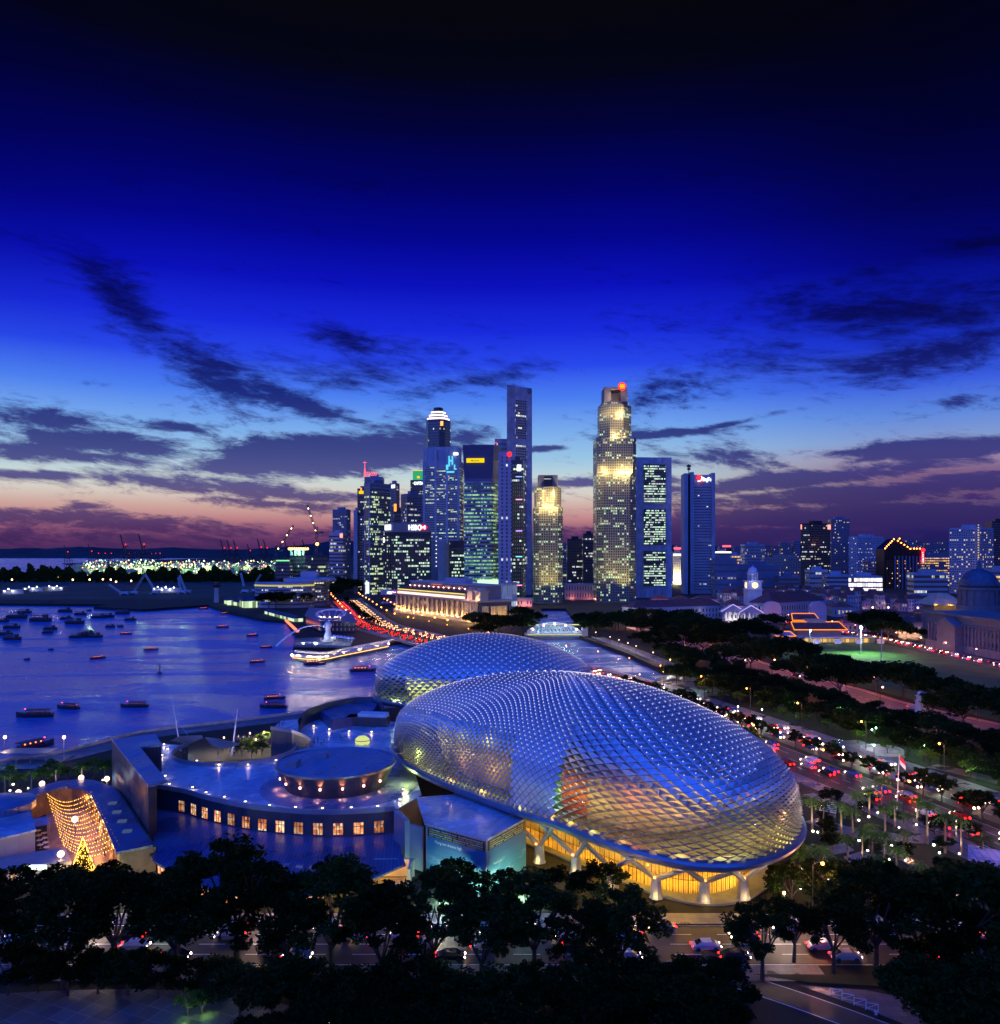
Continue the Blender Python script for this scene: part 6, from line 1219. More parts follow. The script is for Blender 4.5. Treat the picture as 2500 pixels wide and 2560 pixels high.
b_ = MB(); x0c, o0 = L2*.30, 4.5; b_.prism(spoly(L2*.22, L2*.42, 5, -.95), .04, 15.5); b_.build('projecting_front', M_CT, su); b_ = MB()
P0, P1, P2 = sp2(L2*.20, 6, 15.51), sp2(L2*.44, 6, 15.51), sp2(L2*.32, 6, 20.5); B0, B1, B2 = sp2(L2*.20, -2, 15.51), sp2(L2*.44, -2, 15.51), sp2(L2*.32, -2, 20.5); b_.add([P0, P1, P2, B0, B1, B2], [(0, 1, 2), (5, 4, 3), (0, 2, 5, 3), (1, 4, 5, 2), (0, 3, 4, 1)]); b_.build('pediment', M_CT, su)
for zz in (6, 11.5): b_ = MB(); b_.prism(spoly(1, L2-1, -.8, -1.5), zz, zz+2.6, uv=1.); b_.build('window_band', winmat('court_windows', 3.4, .6, .1, K1, K1, .8, wall=(.3, .3, .33)), su)
q = at(2447, 545); b_ = MB(); b_.lathe(q.x, q.y, [(13.5, 20), (13.5, 24), (12, 24.2), (12, 34), (13, 34.3), (13, 36)], 24); b_.build('drum', M_CT, su); b_ = MB(); b_.lathe(q.x, q.y, [(12.4, 36)]+[(12.4*cos(radians(a)), 36+12.6*sin(radians(a))) for a in range(10, 90, 10)]+[(1.3, 49), (1.3, 52), (.2, 55.5)], 24); b_.build('dome', mat('copper_green', (.06, .10, .15), .5, .2, var=.2), su, smooth=True)
for k in range(16): a = 2*pi*k/16; b_ = MB(); b_.tube((q.x+12.6*cos(a), q.y+12.6*sin(a), 24.2), (q.x+12.6*cos(a), q.y+12.6*sin(a), 34), .45, None, 6); b_.build('drum_column', M_CT, su)
gr = thing('glowing_roof_pavilion', 'low pavilion with a glowing yellow pyramid roof beside the court house', 'pavilion', at(2352, 600)); q = at(2352, 600); b_ = MB(); b_.box(q.x, q.y, .02, 20, 18, 21); b_.build('walls', M_CT, gr)
b_ = MB(); b_.lathe(q.x, q.y, [(19, 21), (14, 23.5), (5, 29), (.5, 29.6)], 4, 0, 1, 1, pi/4); b_.build('roof', mat('pale_copper_roof', (.5, .4, .25), .5, var=.2), gr)
for dx in (-11, 0, 11): light(gr, (q.x+dx, q.y-14, 21), 1400, C(255, 190, 70), .4)
for (lb_, a_, b2, Yq, dp, h_, wl_) in (('long low blue court annexe with brown roof behind the clubhouse', 2130, 2285, 640, 26, 8, W_A), ('pale arcaded front with round gable between road and court house', 2246, 2306, 560, 26, 10, M_CT), ('low civic block with red roof between theatre hall and annexe', 2082, 2140, 740, 26, 8, W_A), ('dark roofed lodge behind the big rain tree by the road', 2106, 2230, 600, 16, 6, W_A)):
    civic(lb_, quad(a_, b2, Yq, dp), h_, 1, wl_, 4.5, 3 if 'arcaded' in lb_ else 0, C(255, 190, 140), pw=2200)
# ---- shophouse quarter
SH = random.Random(21); cols = ['white', 'pale blue', 'cream', 'grey', 'ochre', 'pinkish']
SM = [W_W, W_A, M_STONE, W_N, mat('ochre_plaster', (.38, .26, .10), .7, var=.15), mat('pink_plaster', (.36, .24, .26), .7, var=.15)]
w_sh = winmat('shop_windows', 2.6, .6, .3, C(255, 210, 140), C(255, 235, 200), .9, wall=(.36, .36, .38), run=.9)
rows = [(1000, 1800, 2118, 15, 'back'), (930, 1798, 2200, 16, 'second'), (870, 1900, 2240, 14, 'middle'), (815, 1960, 2290, 13, 'front')]
kk = 0
for (Yr, ua, ub, dp, rn) in rows:
    u = ua; idx = 0
    while u < ub:
        wd_ = SH.uniform(11, 22); h_ = SH.uniform(7, 13)+(6 if SH.random() < .18 else 0); ci = SH.randrange(6); Yj = Yr+SH.uniform(-12, 12); pl = quad(u, u+wd_, Yj, dp); idx += 1
        cx = sum(p[0] for p in pl)/4; r = thing('shophouse', '%s walled shophouse, %s from the left in the %s row of the old quarter' % (cols[ci], nth(idx), rn), 'shophouse', (cx, Yj+dp/2, 0), 'shophouses of the old quarter')
        b_ = MB(); b_.prism(pl, .02, h_); b_.build('walls', SM[ci], r); bands(r, pl, .8, h_-.4, 2 if h_ < 12 else 3, w_sh, .5, .1)
        if SH.random() < .78:
            ym = Yj+dp/2; a, b2 = pl[0], pl[1]; b_ = MB(); b_.add([(a[0]-.4, Yj-.5, h_), (b2[0]+.4, Yj-.5, h_), (pl[2][0]+.4, Yj+dp+.5, h_), (pl[3][0]-.4, Yj+dp+.5, h_), ((a[0]+pl[3][0])/2-.4, ym, h_+4.2), ((b2[0]+pl[2][0])/2+.4, ym, h_+4.2)], [(0, 1, 5, 4), (2, 3, 4, 5), (0, 4, 3), (1, 2, 5), (3, 2, 1, 0)]); b_.build('roof', M_TILE, r)
        if SH.random() < .3: light(r, (cx+4, Yj-5, 4), 1500, C(255, SH.choice((120, 170, 210)), 120), .5); m_ = MB(); m_.ball((cx+4, Yj-4, 4), .9, 0, 6); m_.build('shop_lamp', G_PINK, r)
        u += wd_+SH.uniform(0, 5)
# white art deco deck hotels / quay shophouses by the river (left)
for k, (ua, ub, Yq, h_, lb_) in enumerate(((1412, 1526, 1010, 19, 'long quayside restaurant block with red and pink neon between the granite towers'), (1630, 1672, 860, 9, 'lit pinkish quay house row left part by the bank slab'), (1676, 1730, 850, 8, 'dark quay house row in the middle by the bank slab'), (1734, 1795, 850, 9, 'quay house row with red lamps below the striped tower'), (1290, 1330, 880, 8, 'small low quay block left of the shorter granite tower'))):
    r = civic(lb_, quad(ua, ub, Yq, 16), h_, 2 if h_ > 12 else 1, [W_A, mat('pink_plaster', (.36, .24, .26), .7), W_N, W_W, W_A][k], 0 if k in (0, 4) else 4, 3, C(255, 130, 110), pw=1600)
# ---- cenotaph
ce = thing('cenotaph', 'pale stone war memorial pillar with low side walls beside the pink road', 'monument', P(2303, 1815)); q = P(2303, 1812); M_CE = mat('memorial_stone', (.5, .48, .45), .6, var=.15, scale=.6)
b_ = MB(); b_.lathe(q.x, q.y, [(2.6, .02), (2.2, 2), (1.9, 6), (1.8, 8)], 4, 0, 1, 1, pi/4+.2); b_.build('shaft', M_CE, ce); b_ = MB(); b_.lathe(q.x, q.y, [(2.1, 8.01), (2.1, 8.4), (1.6, 8.5), (1.6, 9.8), (2.0, 9.9), (2.0, 10.2), (1.2, 10.3), (1.2, 11.2), (1.4, 11.3), (.3, 11.8)], 4, 0, 1, 1, pi/4+.2); b_.build('crown', M_CE, ce)
for s_ in (-1, 1): b_ = MB(); b_.box(q.x+s_*4.4, q.y-s_*1.8, .02, 4.5, 1.2, 1.8, -.4); b_.build('wing_wall', M_CE, ce)
b_ = MB(); b_.lathe(q.x, q.y, [(5.5, .01), (5.5, .5)], 4, 0, 1.4, 1, pi/4); b_.build('steps', M_CE, ce); light(ce, (q.x-7, q.y-7, 3), 700, C(255, 210, 190), .4)
# ---- port: quay cranes and the lit container yard
PC = []
def quay_crane(x, y, s, up):
    r = thing('quay_crane', 'x', 'port crane', (x, y, 0)); b_ = MB()
    for dx in (-14, 14):
        for dy in (0, 22): b_.tube((x+dx*s, y+dy*s, 0), (x+dx*s*.8, y+dy*s, 42*s), 1.4*s, None, 4)
        b_.tube((x+dx*s, y, 30*s), (x+dx*s, y+22*s, 30*s), 1.2*s, None, 4)
    b_.tube((x-14*s, y, 42*s), (x+14*s, y, 42*s), 1.4*s, None, 4); b_.tube((x, y+8*s, 42*s), (x, y+8*s, 72*s), 1.5*s, None, 4); b_.tube((x-14*s, y, 42*s), (x, y+8*s, 70*s), 1.*s, None, 4); b_.build('portal_frame', W_D, r)
    b_ = MB(); tip = Vector((x-12*s, y-8*s, 108*s)) if up else Vector((x-55*s, y-20*s, 45*s)); b_.tube((x, y, 46*s), tip, 2.4*s, 1.8*s, 4); b_.build('boom', W_D, r)
    b_ = MB(); b_.tube((x, y+8*s, 70*s), tip, .5*s, None, 3); b_.tube((x, y+8*s, 70*s), (x+30*s, y+20*s, 46*s), .5*s, None, 3); b_.tube((x, y+8*s, 46*s), (x+32*s, y+20*s, 46*s), 1.8*s, None, 4); b_.build('stays', W_D, r)
    b_ = MB(); b_.ball((x, y+6*s, 74*s), 3.0*s, 0, 6); b_.build('beacon', G_R2, r); return r
crs = [(168, 3200, 1, 1), (228, 3300, 1.05, 1), (245, 3500, .9, 0), (262, 3500, .9, 0), (277, 3400, .9, 0), (312, 3300, 1.5, 1), (322, 3500, .9, 0), (337, 3400, .95, 0), (358, 3200, 1.5, 1), (378, 3400, .9, 0), (388, 3400, .9, 0), (399, 3400, .9, 0), (560, 3600, 1.3, 1), (576, 3650, 1.3, 1), (592, 3600, 1.3, 1), (625, 3700, 1.1, 1), (652, 3600, 1.35, 1), (667, 3600, 1.3, 1), (720, 3600, 1.2, 1), (735, 3700, 1., 1), (742, 3650, 1.15, 1), (764, 3600, 1.3, 1)]
for k, (u, Yq, s, up) in enumerate(crs): r = quay_crane(at(u, Yq).x, Yq, s*.82, up); r['label'] = nth(k+1)+' dark port crane from the left on the horizon, boom '+('raised' if up else 'lowered'); r['group'] = 'quay cranes of the port'
mp_ = bpy.data.materials.new('port_lamps'); mp_.use_nodes = True; t = NT(mp_.node_tree); oi = t.n('ShaderNodeNewGeometry'); wn = t.n('ShaderNodeTexWhiteNoise', i_Vector=t.xyz(oi.outputs['Random Per Island'], 1., 2.))
cr_ = t.ramp(wn.outputs[0], [(0, C(200, 255, 170)), (.35, C(255, 250, 210)), (.55, C(255, 190, 110)), (.75, C(170, 255, 200)), (.92, C(255, 120, 110))], 'CONSTANT'); e = t.n('ShaderNodeEmission', i_Color=cr_, i_Strength=4.); t.n('ShaderNodeOutputMaterial', i_Surface=e.outputs[0])
PR_ = random.Random(5); b_ = MB()
for k in range(1500):
    u = PR_.uniform(205, 800) if k % 3 else PR_.uniform(210, 520); Yq = PR_.choice((2020, 2120, 2250, 2400, 2600, 2900, 3300))+PR_.uniform(-60, 60); z = PR_.choice((3, 6, 10, 16, 22))+PR_.uniform(0, 5); s = PR_.choice((.5, .7, 1., 1.6, 2.6))*Yq/2600; p = at(u, Yq, z)
    b_.add([(p.x-s, p.y, p.z), (p.x, p.y-s, p.z), (p.x+s, p.y, p.z), (p.x, p.y, p.z+s), (p.x, p.y, p.z-s)], [(0, 1, 3), (1, 2, 3), (1, 0, 4), (2, 1, 4)])
b_.build('port_lights', mp_, label='sea of small lamps over the container yards of the port', cat='port lights', kind='stuff')
b_ = MB()
for k in range(420):
    u = PR_.uniform(190, 860); Yq = PR_.uniform(2020, 3500); p = at(u, Yq); b_.box(p.x, p.y, .1, PR_.uniform(12, 40), 12, PR_.uniform(5, 22))
b_.build('container_stacks', mat('containers', (.30, .34, .22), .6, var=.6, scale=.02), label='stacked containers and sheds of the port under the lamps', cat='containers', kind='stuff')
for k in range(16): light(None, at(230+k*38, 2080+150*(k % 3), 26), 1.3e5, [C(190, 255, 170), C(230, 255, 190), C(255, 210, 150)][k % 3], 4., name='port_flood_light')
# ================================================================ trees
def leafmat(nm, a, b, emit=0.):
    m = bpy.data.materials.new(nm); m.use_nodes = True; t = NT(m.node_tree); g_ = t.n('ShaderNodeNewGeometry'); oi = t.n('ShaderNodeObjectInfo')
    nz = t.noise(g_.outputs['Position'], .35, 3., .6); k = t.m('ADD', t.m('MULTIPLY', nz, .8), t.m('MULTIPLY', t.m('SUBTRACT', oi.outputs['Random'], .5), .5))
    c_ = t.mix(t.rng(k, .2, .75), (*a, 1), (*b, 1)); bs = t.n('ShaderNodeBsdfPrincipled', i_Roughness=.55); t.put(bs.inputs['Base Color'], c_); bs.inputs['Specular IOR Level'].default_value = .06
    tl = t.n('ShaderNodeBsdfTranslucent'); t.put(tl.inputs[0], c_); mx = t.n('ShaderNodeMixShader'); mx.inputs[0].default_value = .4; t.put(mx.inputs[1], bs.outputs[0]); t.put(mx.inputs[2], tl.outputs[0])
    t.n('ShaderNodeOutputMaterial', i_Surface=mx.outputs[0]); return m
M_LEAF = leafmat('foliage', (.014, .026, .004), (.036, .066, .011)); M_LEAFG = leafmat('bright_foliage', (.05, .11, .012), (.13, .22, .03)); M_BARK = mat('bark', (.07, .05, .035), .9, var=.3, scale=1.5); M_PBARK = mat('palm_bark', (.22, .17, .12), .85, var=.3, scale=1.5)
def crown_mesh(rng, cx, cy, zc, rx, rz, ncl, nleaf, ls, umbrella=False):
    b_ = MB()
    for k in range(ncl):
        a = rng.uniform(0, 2*pi); e = rng.uniform(-.35 if not umbrella else .05, 1.); r_ = rng.uniform(.55, 1.)
        if umbrella: px, py, pz = rx*cos(a)*sqrt(rng.random()), rx*sin(a)*sqrt(rng.random()), rz*(rng.uniform(.2, 1.))
        else: ce = sqrt(max(0, 1-e*e)); px, py, pz = rx*r_*cos(a)*ce, rx*r_*sin(a)*ce, rz*r_*e
        if umbrella: pz *= (1-.6*(hypot(px, py)/rx)**2)
        cr_ = rx*rng.uniform(.16, .30)
        for j in range(nleaf//ncl):
            d_ = Vector((rng.gauss(0, 1), rng.gauss(0, 1), rng.gauss(0, .7))).normalized()*cr_*rng.random()**.4
            c_ = Vector((cx+px, cy+py, zc+pz))+Vector((d_.x, d_.y, d_.z*.65)); u_ = Vector((rng.gauss(0, 1), rng.gauss(0, 1), rng.gauss(0, .5))).normalized()*ls*rng.uniform(.6, 1.3)
            v_ = u_.cross(Vector((rng.gauss(0, 1), rng.gauss(0, 1), rng.gauss(0, 1)))).normalized()*ls*.55
            b_.add([c_-u_, c_+v_, c_+u_, c_-v_], [(0, 1, 2, 3)])
    return b_
def make_tree(seed, h, r, ls, nleaf, umbrella=False, name='broadleaf_tree', leaf=None, cf=.45):
    rng = random.Random(seed); root = thing(name, 'tree', 'tree'); t_ = MB(); zf = h*(.30 if not umbrella else .36); t_.tube((0, 0, 0), (rng.uniform(-.3, .3), .1, zf), .045*h*.7, .03*h*.7, 7)
    for k in range(6): a = 2*pi*k/6+rng.uniform(-.4, .4); q = (r*.55*cos(a), r*.55*sin(a), h*rng.uniform(.62, .8)); t_.tube((0, 0, zf*.92), q, .022*h*.6, .006*h, 5); t_.tube(((q[0])*.5, q[1]*.5, (zf*.92+q[2])/2), (q[0]*1.1+rng.uniform(-1, 1), q[1]*.4, q[2]*.98), .012*h*.6, .004*h, 4)
    t_.build('trunk', M_BARK, root)
    if umbrella: b_ = crown_mesh(rng, 0, 0, h*.55, r, h*.42, 46, nleaf, ls, True)
    else: b_ = crown_mesh(rng, 0, 0, h*.62, r, h*.40, 40, nleaf, ls)
    b_.build('crown', leaf or M_LEAF, root); return root
def make_conifer(seed, h):
    rng = random.Random(seed); root = thing('column_tree', 'tree', 'tree'); t_ = MB(); t_.tube((0, 0, 0), (0, 0, h*.5), .14, .07, 5); t_.build('trunk', M_BARK, root); b_ = MB()
    for j in range(520):
        zz = rng.uniform(.12, 1.); rr_ = (h*.24)*(1-zz)**.6*rng.uniform(.3, 1)+.15; a = rng.uniform(0, 2*pi); c_ = Vector((rr_*cos(a), rr_*sin(a), zz*h)); u_ = Vector((rng.gauss(0, 1), rng.gauss(0, 1), rng.gauss(0, 1))).normalized()*.42; v_ = u_.cross(Vector((rng.gauss(0, 1), rng.gauss(0, 1), 1))).normalized()*.26; b_.add([c_-u_, c_+v_, c_+u_, c_-v_], [(0, 1, 2, 3)])
    b_.build('crown', M_LEAF, root); return root
def make_palm(seed, h, lit):
    rng = random.Random(seed); root = thing('palm_tree', 'palm', 'palm'); t_ = MB(); p0 = Vector((0, 0, 0)); lean = Vector((rng.uniform(-.4, .4), rng.uniform(-.3, .3), 0)); pts = [p0+lean*(k/4)**2+Vector((0, 0, h*k/4)) for k in range(5)]
    for k in range(4): t_.tube(pts[k], pts[k+1], .24-.03*k, .21-.03*k, 6)
    t_.build('trunk', M_PBARK, root); b_ = MB(); top = pts[-1]
    for k in range(22):
        a = 2*pi*k/22*2+rng.uniform(-.15, .15); up = rng.uniform(-.2, 1.5); L_ = rng.uniform(1.5, 2.5); prev = top
        for s in range(1, 6):
            f = s/5; q = top+Vector((cos(a)*L_*f, sin(a)*L_*f, up*f*1.3-1.5*f*f)); d_ = (q-prev); sd = Vector((-sin(a), cos(a), 0))*(.55*(1-abs(f-.45)))
            for sg in (-1, 1): b_.add([prev, q, (prev+q)/2+sd*sg+Vector((0, 0, -.22))], [(0, 1, 2)])
            prev = q
    b_.build('fronds', leafmat('palm_fronds', (.06, .14, .02), (.14, .26, .05)) if 'palm_fronds' not in bpy.data.materials else bpy.data.materials['palm_fronds'], root)
    if lit: light(root, (.9, -1.3, .35), 1400, C(255, 240, 205), .12, 'SPOT', (radians(180-14), 0, radians(35)), radians(75)); m_ = MB(); m_.box(.7, -.9, 0, .3, .3, .3); m_.build('uplighter', glow('uplight', C(255, 250, 230), 8), root)
    return root
TR = random.Random(77)
FGP = [make_tree(10+k, 16, 7.2, .40, 5200) for k in range(4)]
def put(protos, spots, lab, grp, smin=.85, smax=1.15):
    sp_ = sorted(spots, key=lambda s: s[0]/s[1])
    for k, s in enumerate(sp_):
        sc_ = s[2] if len(s) > 2 else TR.uniform(smin, smax); place(TR.choice(protos), (s[0], s[1], 0), TR.uniform(0, 6.28), sc_, lab.format(nth(k+1)), grp)
def U(u, Y): return ((u-1250)/F*Y, Y)
rowA = [(35, 112, 2215), (160, 110, 2200), (285, 113, 2165), (440, 112, 2190), (590, 114, 2105), (715, 111, 2200), (830, 112, 2165), (955, 109, 2225), (1085, 112, 2190), (1205, 109, 2235), (1335, 112, 2190), (1450, 109, 2275), (1555, 112, 2210), (1905, 112, 2262), (1985, 117, 2245), (2085, 114, 2235), (2190, 113, 2170), (2300, 113, 2180), (2400, 110, 2145), (2490, 112, 2150)]
put(FGP, [(*U(u, Y), Zat(v, Y)/16) for u, Y, v in rowA], '{} large dark street tree from the left in the row along the foreground avenue', 'large street trees along the foreground avenue')
LOW = [make_tree(20+k, 8.5, 5.4, .36, 3400) for k in range(3)]
rowB = [(*U(u, 108+TR.uniform(-1, 1)), TR.uniform(.55, .8)) for u in range(20, 560, 75)]+[(*U(u, 101+TR.uniform(-2, 2)), TR.uniform(.75, 1.)) for u in range(600, 1440, 84)]+[(*U(u, 91+TR.uniform(-3, 3)), TR.uniform(.8, 1.)) for u in range(640, 1440, 95)]+[(*U(u, 95), 1.) for u in (1500, 1590, 1680, 1760)]+[(*U(u, 84), 1.) for u in (1480, 1600, 1700, 1790)]+[(*U(u, 104), .8) for u in (1470, 1550, 1640, 1730, 1810)]
put(LOW, rowB, '{} low dark bushy tree from the left below the foreground avenue', 'low trees in the near foreground')
put(LOW, [(*U(u, Y), s) for u, Y, s in ((2325, 99, 1.05), (2400, 95, 1.1), (2470, 97, 1.2), (2500, 90, 1.1), (2340, 108, .9), (2440, 106, 1.1))], '{} dark tree from the left in the clump at the lower right corner', 'dark trees at the lower right')
farside = [(*U(u, 135+TR.uniform(-.6, .6)), TR.uniform(.72, .95)) for u in (20, 150, 255, 420, 640, 830, 1140, 1250, 1390, 1500, 1980, 2070, 2190, 2300)]
put(LOW, farside, '{} small dark tree from the left between the avenue and the arts centre', 'trees along the far pavement of the avenue')
RT = [make_tree(30+k, 13, 11, .75, 2300, True, 'rain_tree') for k in range(4)]
sp = []
cl_ = offset(CONN, 12.5); cr2 = offset(CONN, -12.5)
for ln in (cl_, cr2):
    acc = 0
    for a, b2 in zip(ln, ln[1:]):
        acc += (b2-a).length
        if acc > (15 if ln is cr2 else 32) and 175 < a.y < 620 and (a-P(2303, 1812)).length > 14: acc = 0; sp.append((a.x+TR.uniform(-1.5, 1.5), a.y+TR.uniform(-2, 2), TR.uniform(.8, 1.2)))
put(RT, sp, '{} wide rain tree from the left lining the pink lit drive by the field', 'rain trees along the drive beside the field')
def inpoly(x, y, poly):
    c_ = False; j = len(poly)-1
    for i in range(len(poly)):
        if (poly[i][1] > y) != (poly[j][1] > y) and x < (poly[j][0]-poly[i][0])*(y-poly[i][1])/(poly[j][1]-poly[i][1])+poly[i][0]: c_ = not c_
        j = i
    return c_
def scatter(poly, n, mind, rng, avoid=()):
    xs = [p[0] for p in poly]; ys = [p[1] for p in poly]; out = []; k = 0
    while len(out) < n and k < 9000:
        k += 1; x = rng.uniform(min(xs), max(xs)); y = rng.uniform(min(ys), max(ys))
        if inpoly(x, y, poly) and all(hypot(x-q[0], y-q[1]) > mind for q in out) and all(hypot(x-q[0], y-q[1]) > q[2] for q in avoid): out.append((x, y))
    return out
park = [(78, 364), (95, 318), (108, 270), (118, 235), (131, 190), (139, 155), (166, 160), (160, 205), (147, 245), (136, 280), (128, 310), (123, 350), (112, 420), (98, 470), (92, 430), (97, 400)]
put(RT, [(*q, TR.uniform(.42, .75)) for q in scatter(park, 58, 6.4, TR, [(P(2180, 1880).x, P(2180, 1880).y, 12), (P(2303, 1812).x, P(2303, 1812).y, 10), (P(2120, 1855).x, P(2120, 1855).y, 8)])], '{} dark park tree from the left between the highway and the drive', 'park trees between highway and drive')
put(LOW, [(*q, TR.uniform(.55, .95)) for q in scatter(park, 85, 5.2, TR, [(P(2180, 1880).x, P(2180, 1880).y, 9), (P(2303, 1812).x, P(2303, 1812).y, 8)])], '{} dark bushy tree from the left filling the park beside the highway', 'bushy trees of the park')
bank = [(74, 372), (92, 385), (90, 440), (84, 500), (100, 540), (112, 480), (104, 420), (98, 372), (86, 362)]
put(RT, [(*q, TR.uniform(.4, .7)) for q in scatter(bank, 16, 7, TR, [(80, 470, 9)])], '{} tree from the left on the green bank between river walk and drive', 'river bank trees')
put(LOW, [(*q, TR.uniform(.3, .5)) for q in scatter([(72, 196), (98, 176), (104, 150), (104, 136), (62, 134), (60, 160)], 22, 4., TR)], '{} dark bush from the left in the garden under the palms', 'garden bushes')
clump = [(60, 560), (90, 560), (175, 520), (165, 600), (120, 668), (80, 690), (68, 640)]
put(RT, [(*q, TR.uniform(.8, 1.2)) for q in scatter(clump, 30, 10, TR)], '{} dark tree from the left in the grove behind the truss bridge', 'grove right of the truss bridge')
put(RT, [(at(u, Y).x, Y, s) for u, Y, s in ((2195, 545, 1.5), (2220, 520, 1.3), (2170, 575, 1.4), (2240, 560, .9), (1960, 600, 1.), (1925, 610, 1.), (2200, 595, 1.3), (2265, 560, .7), (2300, 545, .6))], '{} large tree from the left behind the clubhouse and beside the curved road', 'trees behind the clubhouse')
put(RT, [(at(u, Y).x, Y, s) for u, Y, s in ((1195, 610, 1.1), (1225, 590, 1.1), (1250, 575, 1.2), (1280, 570, 1.1), (1305, 585, .9), (1210, 560, .8), (1310, 640, .9), (1340, 660, .8), (1300, 690, 1.))], '{} dark tree from the left between the grand hotel and the truss bridge', 'trees in front of the grand hotel')
put(RT, [(*q, TR.uniform(1.2, 1.8)) for q in scatter([(-205, 900), (-260, 960), (-330, 1150), (-230, 1250), (-190, 1150), (-205, 1000)], 24, 18, TR)]+[(at(u, Y).x, Y, 1.4) for u, Y in ((745, 860), (690, 845), (672, 830))], '{} dark tree from the left in the wood left of the hotel road', 'wood below the striped tower')
CT_ = [make_tree(50+k, 6.5, 2.7, .34, 1300, False, 'median_tree') for k in range(4)]
sp = []; acc = 0
for a, b2 in zip(MAIN, MAIN[1:]):
    acc += (b2-a).length
    if acc > (5.2 if a.y < 360 else 9) and (70 < a.y < 352 or 630 < a.y < 960): acc = 0; sp.append((a.x+TR.uniform(-.7, .7), a.y, TR.uniform(.7, 1.15)))
put(CT_, sp, '{} small dense dark tree from the left on the highway median', 'median trees of the highway')
ped = offset(MAIN, -23.5); sp = []; acc = 0
for a, b2 in zip(ped, ped[1:]):
    acc += (b2-a).length
    if acc > 11 and 120 < a.y < 340: acc = 0; sp.append((a.x+TR.uniform(-1, 1), a.y, TR.uniform(.5, .8)))
YT = [make_tree(60+k, 8, 4., .4, 900, False, 'roadside_tree', M_LEAFG) for k in range(3)]
put(YT, sp+[(at(u, Y).x, Y, .8) for u, Y in ((1870, 245), (1880, 238))], '{} light green roadside tree from the left beyond the highway', 'light green trees beyond the highway')
PM = [make_palm(70+k, 5.5+k*.6, True) for k in range(4)]
pal = [(2058, 2083), (2103, 2087), (2132, 2100), (2175, 2125), (2213, 2113), (2237, 2067), (2267, 2120), (2293, 2060), (2318, 2110), (2363, 2133), (2403, 2133), (2000, 2215), (2010, 2180), (2057, 2200), (2097, 2225), (2157, 2160), (2193, 2238), (2210, 2150), (2258, 2147), (2243, 2235), (2297, 2235), (2453, 2185), (2140, 2055), (2173, 2040), (2203, 2038), (2030, 2075), (2180, 2195), (2120, 2180)]
put(PM, [tuple(P(u, v)[:2]) for u, v in pal], '{} uplit palm from the left in the garden right of the large dome', 'uplit garden palms', .85, 1.15)
wp = [(12, 1962), (45, 1958), (78, 1955), (110, 1952), (140, 1948), (172, 1945), (205, 1942), (232, 1938), (262, 1935), (283, 1930), (25, 1948), (125, 1940)]
PW = [make_palm(80, 4.5, True)]
put(PW, [tuple(P(u, v+18)[:2]) for u, v in wp[::2]], '{} waterside palm from the left on the promenade left of the slab wing', 'waterside palms')
put(YT, [(*P(u, v+16)[:2], TR.uniform(.5, .75)) for u, v in wp[1::2]]+[(*P(u, v)[:2], .55) for u, v in ((620, 1880), (645, 1872), (662, 1862), (655, 1890), (605, 1893), (630, 1895))], '{} small leafy tree from the left along the waterside and courtyard', 'small waterside trees')
M_SHRUB = M_LEAFG
for k, (u, Y, s) in enumerate(((470, 103.6, .42), (505, 103.9, .36), (800, 103.4, .4), (1120, 103.4, .36))):
    r = place(YT[k % 3], (*U(u, Y), 0), k, s, ['left', 'second', 'third', 'right'][k]+' low green shrub lit by a ground spotlight at the bottom of the picture', 'green lit shrubs'); light(r, (U(u, Y)[0], Y-2.5, 2.2), 60, C(190, 255, 120), .2)
# far wood on the reclaimed land
b_ = MB(); FR_ = random.Random(9)
for k in range(5200):
    u = FR_.uniform(-60, 690); Yq = FR_.uniform(1580, 1850); hh = 17+7*sin(u*.05)+5*sin(u*.19)+(14 if 70 < u < 130 else 0); p = at(u, Yq, FR_.uniform(0, hh)); s = FR_.uniform(2, 5)
    b_.add([(p.x-s, p.y, p.z), (p.x, p.y-s*.3, p.z+s), (p.x+s, p.y, p.z+s*.2), (p.x, p.y, p.z-s*.8)], [(0, 1, 2, 3)])
b_.build('distant_wood', M_LEAF, label='dark band of woodland on the flat land before the port', cat='woodland', kind='stuff')
# ================================================================ lamps
def make_lamp(h, arm, g, pw, col, r=.3, name='street_lamp'):
    root = thing(name, 'lamp', 'street lamp'); b_ = MB(); b_.tube((0, 0, 0), (0, 0, h), .11, .07, 6); b_.path([(0, 0, h), (arm*.5, 0, h+.5), (arm, 0, h+.45)], .06, 4) if arm else None; b_.build('pole', M_DMETAL, root)
    b_ = MB(); b_.ball((arm, 0, h+.3 if not arm else h+.2), r, 0, 6); b_.build('lamp_head', g, root); light(root, (arm, 0, h+.0 if arm else h-.1), pw, col, .3); return root
LW = make_lamp(9, 1.6, G_ORNG, 6500, C(255, 165, 110), .30); LWF = make_lamp(9, 1.6, G_ORNG, 16000, C(255, 160, 100), .6); LP = make_lamp(8, 1.2, G_PINK, 9000, C(255, 150, 120), .36); LC = make_lamp(4.5, 0, G_COOL, 1300, C(190, 255, 215), .28, 'park_lamp'); LG = make_lamp(4.5, 0, G_WARM, 2600, C(255, 225, 195), .26, 'park_lamp')
def lamps(proto, line, step, y0, y1, lab, grp, face=0):
    acc = step; k = 0
    for a, b2 in zip(line, line[1:]):
        acc += (b2-a).length
        if acc > step and y0 < a.y < y1: acc = 0; k += 1; d_ = b2-a; place(proto, (a.x, a.y, 0), atan2(d_.y, d_.x)+face, 1., lab.format(nth(k)), grp)
lamps(LW, offset(MAIN, 18.6), 27, 95, 620, '{} tall warm lamp from the far end on the bay side of the highway', 'highway lamps', pi/2)
